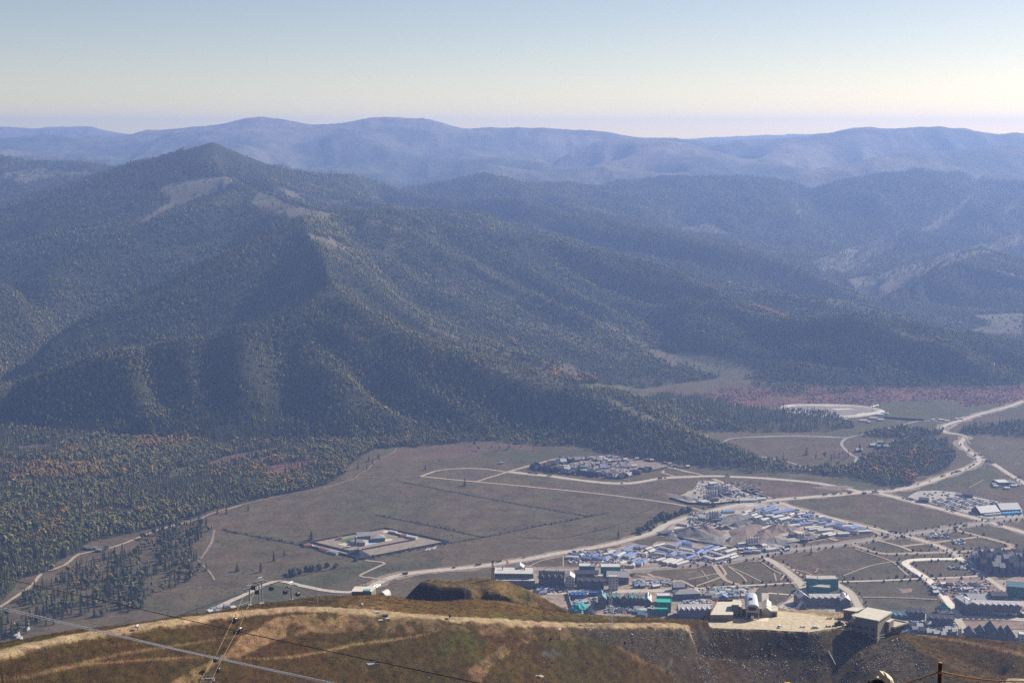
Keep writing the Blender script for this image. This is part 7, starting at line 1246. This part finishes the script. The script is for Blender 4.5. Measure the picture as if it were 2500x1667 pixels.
q = [pY(p[0], p[1], 790) for p in zH((832,1062),(1080,1062))]; t = thing('lift_hut', 'cream flat-roofed lift hut left of the white rounded station', 'building', (0, 0, 0)); zt = q[0][2] + 2.2; qq = [(q[0][0], q[0][1]), (q[1][0], q[1][1]), (q[1][0] + 2, q[1][1] + 9), (q[0][0] + 1, q[0][1] + 9)]; prism(MB(), qq, zt - 9, zt).build('wall', m_stone, t); prism(MB(), off(qq, .4), zt, zt + .4).build('roof', m_sroof, t); prism(MB(), [(a + .3 * (b_c - a), c) for a, b_c, c in ((qq[0][0] + 5, qq[1][0], qq[0][1] - .6), (qq[1][0] - 1, qq[1][0], qq[0][1] - .6), (qq[1][0] - 1, qq[1][0], qq[0][1] + 3), (qq[0][0] + 5, qq[1][0], qq[0][1] + 3))], zt - 6, zt + .9).build('green_lean_to', m_tealr, t)
for k, (px_, py_) in enumerate(((885,1437),(888,1432))): o = copy_tree(cabin0, (0, 0, 0)); x, y, z = pY(px_ + k * 4, py_, 810); o.location = (x, y, z + 2.4); o['label'] = ('left dark cabin parked at the white rounded lift station', 'right dark cabin parked at the white rounded lift station')[k]
# masts and snow cannons on the ridge
x, y, z = pY(1490, 1518, 806); lattice('lattice_mast', 'pale lattice mast beside the ridge road', 'mast', (x, y, nz_(x, y) - .2), 22, 2.6, 1.2, m_steel); x, y, z = pY(1203, 1413, 901); lattice('lattice_mast', 'dark lattice mast on top of the grassy mound', 'mast', (x, y, nz_(x, y) - .3), 14, 1.4, .6, m_dark)
def cannon(lab, px_, py_, Y_, hh, white=True):
    x, y, z = pY(px_, py_, Y_); t = thing('snow_cannon', lab, 'snow cannon', (x, y, nz_(x, y)), random.uniform(-.5, .5)); MB().bar((0, 0, -.6), (0, 0, hh), .3, .22, 8).build('mast', m_dark, t); MB().bar((0, -1.1, hh + .3), (0, .8, hh + .7), 1.3, 1.0, 10).build('barrel', m_wallw if white else m_dark, t); MB().box((0, 0, hh - .5), (.9, .9, .6)).build('cradle', m_dark, t)
    if hh < 3: MB().bar((-1.2, -.8, 0), (0, 0, hh * .6), .15).bar((1.2, -.8, 0), (0, 0, hh * .6), .15).bar((0, 1.3, 0), (0, 0, hh * .6), .15).build('tripod', m_dark, t)
cannon('snow cannon at the road edge near the white hatch', 884, 1499, 732, 1.9); cannon('dark snow cannon lying low between the road and the olive grass', 1098, 1523, 746, 1.6, False); cannon('white-headed snow cannon on a pole, left of the tower shadow', 1366, 1553, 770, 5.6); cannon('white-headed snow cannon on a pole at the rubble bank', 1543, 1548, 800, 5.2); cannon('white snow cannon on the left part of the ridge road', 335, 1536, 650, 1.8)
x, y, z = pY(776, 1476, 735); t = thing('piste_sign', 'white piste sign post on the crest right of the gondola towers', 'sign', (x, y, nz_(x, y)), .3); MB().bar((0, 0, -.5), (0, 0, 4.2), .22).build('post', m_wroof, t); MB().bar((-1.4, 0, 3.2), (0, 0, 4.6), .55, .5).bar((0, 0, 3.9), (1.6, .2, 4.2), .3).build('board', m_wroof, t)
for k, (px_, py_, Y_, hh) in enumerate(((1440,1515,800,3),(1385,1530,785,2.6),(885,1474,750,5),(1003,1461,784,3.4),(1007,1461,784,2),(409,1506,676,3.2),(480,1498,690,4.5),(292,1540,644,1.6))): x, y, z = pY(px_, py_, Y_); post_thing('piste_post', ('signboard post on the far road edge by the lattice mast', 'thin post between road and olive slope', 'pale hydrant post on the crest before the lift hut', 'grey post at the left foot of the mound cut', 'short red post at the left foot of the mound cut', 'thin pole on the crest left of the gondola', 'leaning pole on the crest near the gondola', 'short red post at the edge of the left road')[k], 'post', x, y, nz_(x, y), hh, .2, m_redr if k in (4, 7) else m_dark, (lambda t: MB().box((0, 0, 2.6), (1.8, .2, .8)).build('board', m_dark, t)) if k == 0 else None)
for k, (px_, py_) in enumerate(((919,1505),(946,1517),(929,1518))): x, y, z = pY(px_, py_, 728 - k * 4); tag(MB().box((0, 0, 0), (2.4, 1.5, .7), .3).build('concrete_block', m_wroof if k < 2 else m_concr), ('white slab below the ridge road, uppermost of three', 'white slab below the ridge road, right one by the dark pit', 'grey slab below the ridge road beside the dark pit')[k], 'slab').location = (x, y, nz_(x, y) - .1)
x, y, z = pY(938, 1514, 727); tag(MB().box((0, 0, 0), (4.2, 2.6, .5), .2).build('dark_hatch', m_dark), 'dark open pit cover between the white slabs', 'hatch').location = (x, y, nz_(x, y) - .1)
A_, B_ = pY(2022, 1591, 868), pY(2040, 1615, 860); tag(MB().bar((A_[0], A_[1], nz_(A_[0], A_[1]) + .6), (B_[0], B_[1], nz_(B_[0], B_[1]) + .6), .6, n=8).build('fallen_pipe', m_wroof), 'white pipe lying down the rubble bank', 'pipe')
for k, (px_, py_, Y_) in enumerate(((1710,1570,868),(1690,1568,868))): x, y, z = pY(px_, py_, Y_); t = thing('frame_stand', ('right dark frame stand at the head of the rubble bank', 'left dark frame stand at the head of the rubble bank')[k], 'frame', (x, y, nz_(x, y)), .2); MB().bar((0, 0, -.5), (0, 0, 4.5), .2).bar((0, 0, 4.4), (-4, 0, 1.2), .16).bar((-4, 0, -.5), (-4, 0, 1.4), .16).build('frame_bars', m_dark, t)
# stones
def stone_mesh(seed):
    r = random.Random(seed); bm = bmesh.new(); bmesh.ops.create_icosphere(bm, subdivisions=1, radius=.5)
    for q in bm.verts: q.co *= r.uniform(.65, 1.25)
    me = bpy.data.meshes.new('stone'); bm.to_mesh(me); bm.free(); me.materials.append(m_fol); return me
c_st = proto_collection('stone', [stone_mesh(s) for s in range(5)]); sp_ = []; ss_ = []; stt = []
for poly, n_, s0, s1, Y0 in ((y2((0,430),(800,420),(1500,440),(1780,530),(2170,500),(2352,640),(2500,800),(2600,971),(-200,971),(-200,450)), 6500, .3, 1.15, 0), (y6((650,270),(2150,270),(2352,480),(2352,977),(2100,977),(1500,740),(1200,540),(700,400)), 3200, .3, 1.0, 0), (y3((700,520),(1500,560),(2352,800),(2352,1159),(1700,1100),(1200,830)), 420, .3, 1.1, 0), (y4((0,1200),(700,1000),(1100,920),(1000,960),(600,1050),(200,1180),(0,1240)), 420, .25, .7, 0), (b2((0,1130),(700,1180),(2160,1250),(2160,1290),(1300,1330),(0,1270)), 900, .15, .45, 0), (b2((860,1568),(1100,1330),(1300,1270),(1400,1290),(940,1568)), 420, .2, .6, 0), (b2((0,1300),(2160,1320),(2160,1568),(0,1568)), 260, .2, .75, 0), (b2((1170,1010),(1290,960),(1400,1070),(1250,1100)), 120, .3, .8, 0), (b1((0,1300),(2160,1200),(2160,1568),(0,1568)), 120, .2, .5, 0), (y5((1500,480),(2300,520),(2300,560),(1500,520)), 60, .3, .7, 0)):
    xs = [p[0] for p in poly]; ys = [p[1] for p in poly]; k = 0; m_ = inpoly(NX, NY, poly) & (NEAR.gY > 500) & (NEAR.gY < 1000); ar_ = (NEAR.gY ** 2 * m_).ravel(); cs = np.cumsum(ar_) / max(ar_.sum(), 1e-9); id_ = np.searchsorted(cs, RNG.random(n_ * 2)); jj_, ii_ = np.unravel_index(np.minimum(id_, m_.size - 1), m_.shape)
    yy_ = NEAR.Y[jj_] * (1 + RNG.uniform(-.0009, .0009, len(jj_))); xx_ = (NEAR.U[ii_] + RNG.uniform(-.0005, .0005, len(ii_))) * yy_; cln = fbm(xx_ / 8, yy_ / 8, 3, 151) > -.05; xx_, yy_ = xx_[cln][:n_], yy_[cln][:n_]; s_ = s0 + (s1 - s0) * RNG.random(len(xx_)) ** 4
    sp_.append(np.stack([xx_, yy_, NEAR.h(xx_, yy_) + s_ * .1], -1)); ss_.append(np.stack([s_ * RNG.uniform(.8, 1.6, len(s_)), s_ * RNG.uniform(.7, 1.2, len(s_)), s_ * RNG.uniform(.5, .9, len(s_))], -1)); g_ = .05 + .5 * RNG.random((len(s_), 1)) ** 2.6; stt.append(np.array((1.0, .88, .72)) * g_)
scatter('loose_stones', c_st, 5, np.concatenate(sp_), np.concatenate(ss_), np.concatenate(stt))
# dry grass tufts on the ridge
tv = MB(); rt = random.Random(5)
for k in range(9): a = rt.random() * 6.28; d = rt.uniform(.05, .4); l_ = rt.uniform(.3, .6); tv.add([(math.cos(a) * d - .05, math.sin(a) * d, 0), (math.cos(a) * d + .05, math.sin(a) * d, 0), (math.cos(a) * (d + .2), math.sin(a) * (d + .2), l_)], [(0, 1, 2)])
tme = mesh('grass_tuft', tv.v, tv.f); tme.materials.append(m_fol); c_tf = proto_collection('tuft', [tme]); m_ = (NEAR.gY > 560) & (NEAR.gY < 930) & ~PQ & (_rd > 7) & (np.abs(NEAR.gX / NEAR.gY) < .42); w_ = (NEAR.gY ** 2 * m_).ravel(); cs = np.cumsum(w_) / w_.sum(); id_ = np.minimum(np.searchsorted(cs, RNG.random(46000)), m_.size - 1); jj_, ii_ = np.unravel_index(id_, m_.shape); yy_ = NEAR.Y[jj_] * (1 + RNG.uniform(-.0009, .0009, len(jj_))); xx_ = (NEAR.U[ii_] + RNG.uniform(-.0005, .0005, len(ii_))) * yy_
gt = nt_[jj_, ii_] * RNG.uniform(.35, 2.1, (len(jj_), 1)); hs_ = RNG.uniform(.6, 1.6, len(jj_)); scatter('dry_grass', c_tf, 1, np.stack([xx_, yy_, NEAR.h(xx_, yy_) - .03], -1), np.stack([hs_ * 1.6, hs_ * 1.6, hs_], -1), gt)
id_ = np.minimum(np.searchsorted(cs, RNG.random(900)), m_.size - 1); jj_, ii_ = np.unravel_index(id_, m_.shape); yy_ = NEAR.Y[jj_]; xx_ = NEAR.U[ii_] * yy_; cl_ = fbm(xx_ / 14, yy_ / 14, 3, 181) > .02; xx_, yy_ = xx_[cl_], yy_[cl_]; hs_ = RNG.uniform(.2, .55, len(xx_))
scatter('low_shrubs', c_shr, 2, np.stack([xx_, yy_, NEAR.h(xx_, yy_) - .1], -1), np.stack([hs_ * 1.7, hs_ * 1.7, hs_], -1), np.array((.046, .034, .011)) * RNG.uniform(.6, 1.6, (len(xx_), 1)))
# rope fence and boulders at the viewpoint
def near_post(px_, py_, Y_, lab):
    x, y, zt = pY(px_, py_, Y_); zg = nz_(x, y); t = thing('fence_post', lab, 'post', (x, y, zg)); h_ = zt - zg; MB().bar((0, 0, -.4), (0, 0, h_), .105, .098, 12).build('shaft', mat('post_wood', (.055, .030, .014), .85, .3, 8), t); MB().bar((0, 0, h_), (0, 0, h_ + .012), .10, .085, 12).build('cut_top', m_rope, t); MB().bar((0, 0, h_ - .27), (0, 0, h_ - .20), .125, .125, 12).build('rope_wrap', m_rope, t); return (x, y, zt)
p0 = near_post(2296, 1617, 32, 'wooden rope-fence post at the lower right'); p1 = near_post(2760, 1600, 31, 'next rope-fence post beyond the right edge'); pm = near_post(1990, 1700, 33, 'rope-fence post below the bottom edge')
rope('fence_rope', 'hemp rope sagging right from the wooden post', [(p0[0] + .05, p0[1], p0[2] - .23), (p1[0], p1[1], p1[2] - .23)], .04, m_rope, .32, 30, 'rope'); rope('fence_rope', 'hemp rope falling left from the wooden post', [(p0[0] - .05, p0[1], p0[2] - .23), (pm[0], pm[1], pm[2] - .1)], .04, m_rope, .12, 20, 'rope')
def boulder(lab, px_, py_, Y_, d, col, seed, rot=(0, 0, 0)):
    x, y, z = pY(px_, py_, Y_); r = random.Random(seed); bm = bmesh.new(); bmesh.ops.create_icosphere(bm, subdivisions=3, radius=.5)
    for q in bm.verts: n_ = q.co.normalized(); q.co *= 1 + .22 * math.sin(n_.x * 5 + seed) * math.cos(n_.y * 4 + seed) + .1 * math.sin(n_.z * 9 + n_.x * 7) + r.uniform(-.02, .02)
    for q in bm.verts: q.co = Vector((q.co.x * d[0], q.co.y * d[1], q.co.z * d[2]))
    me = bpy.data.meshes.new('boulder'); bm.to_mesh(me); bm.free(); o = link('boulder', me, None, (x, y, z), mat(col[0], col[1], .95, .3, 3)); o.rotation_euler = rot; tag(o, lab, 'boulder')
boulder('pale slanting boulder at the bottom edge left of the post', 2165, 1657, 40, (.62, .5, .26), ('pale_rock', (.58, .50, .38)), 3, (.2, .75, .3)); boulder('small pale boulder left of the slanting one', 2148, 1657, 41, (.20, .3, .14), ('pale_rock', (.5, .45, .38)), 5); boulder('dark boulder under the pale slanting one', 2150, 1672, 40, (.9, .6, .3), ('dark_rock', (.03, .024, .02)), 7); boulder('ochre stone at the bottom edge below the rubble bank', 1922, 1668, 42, (.22, .2, .08), ('ochre_rock', (.45, .28, .09)), 8); boulder('flat grey boulder at the lower right corner', 2480, 1668, 36, (.7, .5, .2), ('grey_rock', (.38, .33, .26)), 9, (0, -.15, 0)); boulder('mossy stone patch at the bottom edge of the olive slope', 1316, 1651, 690, (4.5, 3, 1.6), ('grey_rock', (.2, .2, .17)), 11)
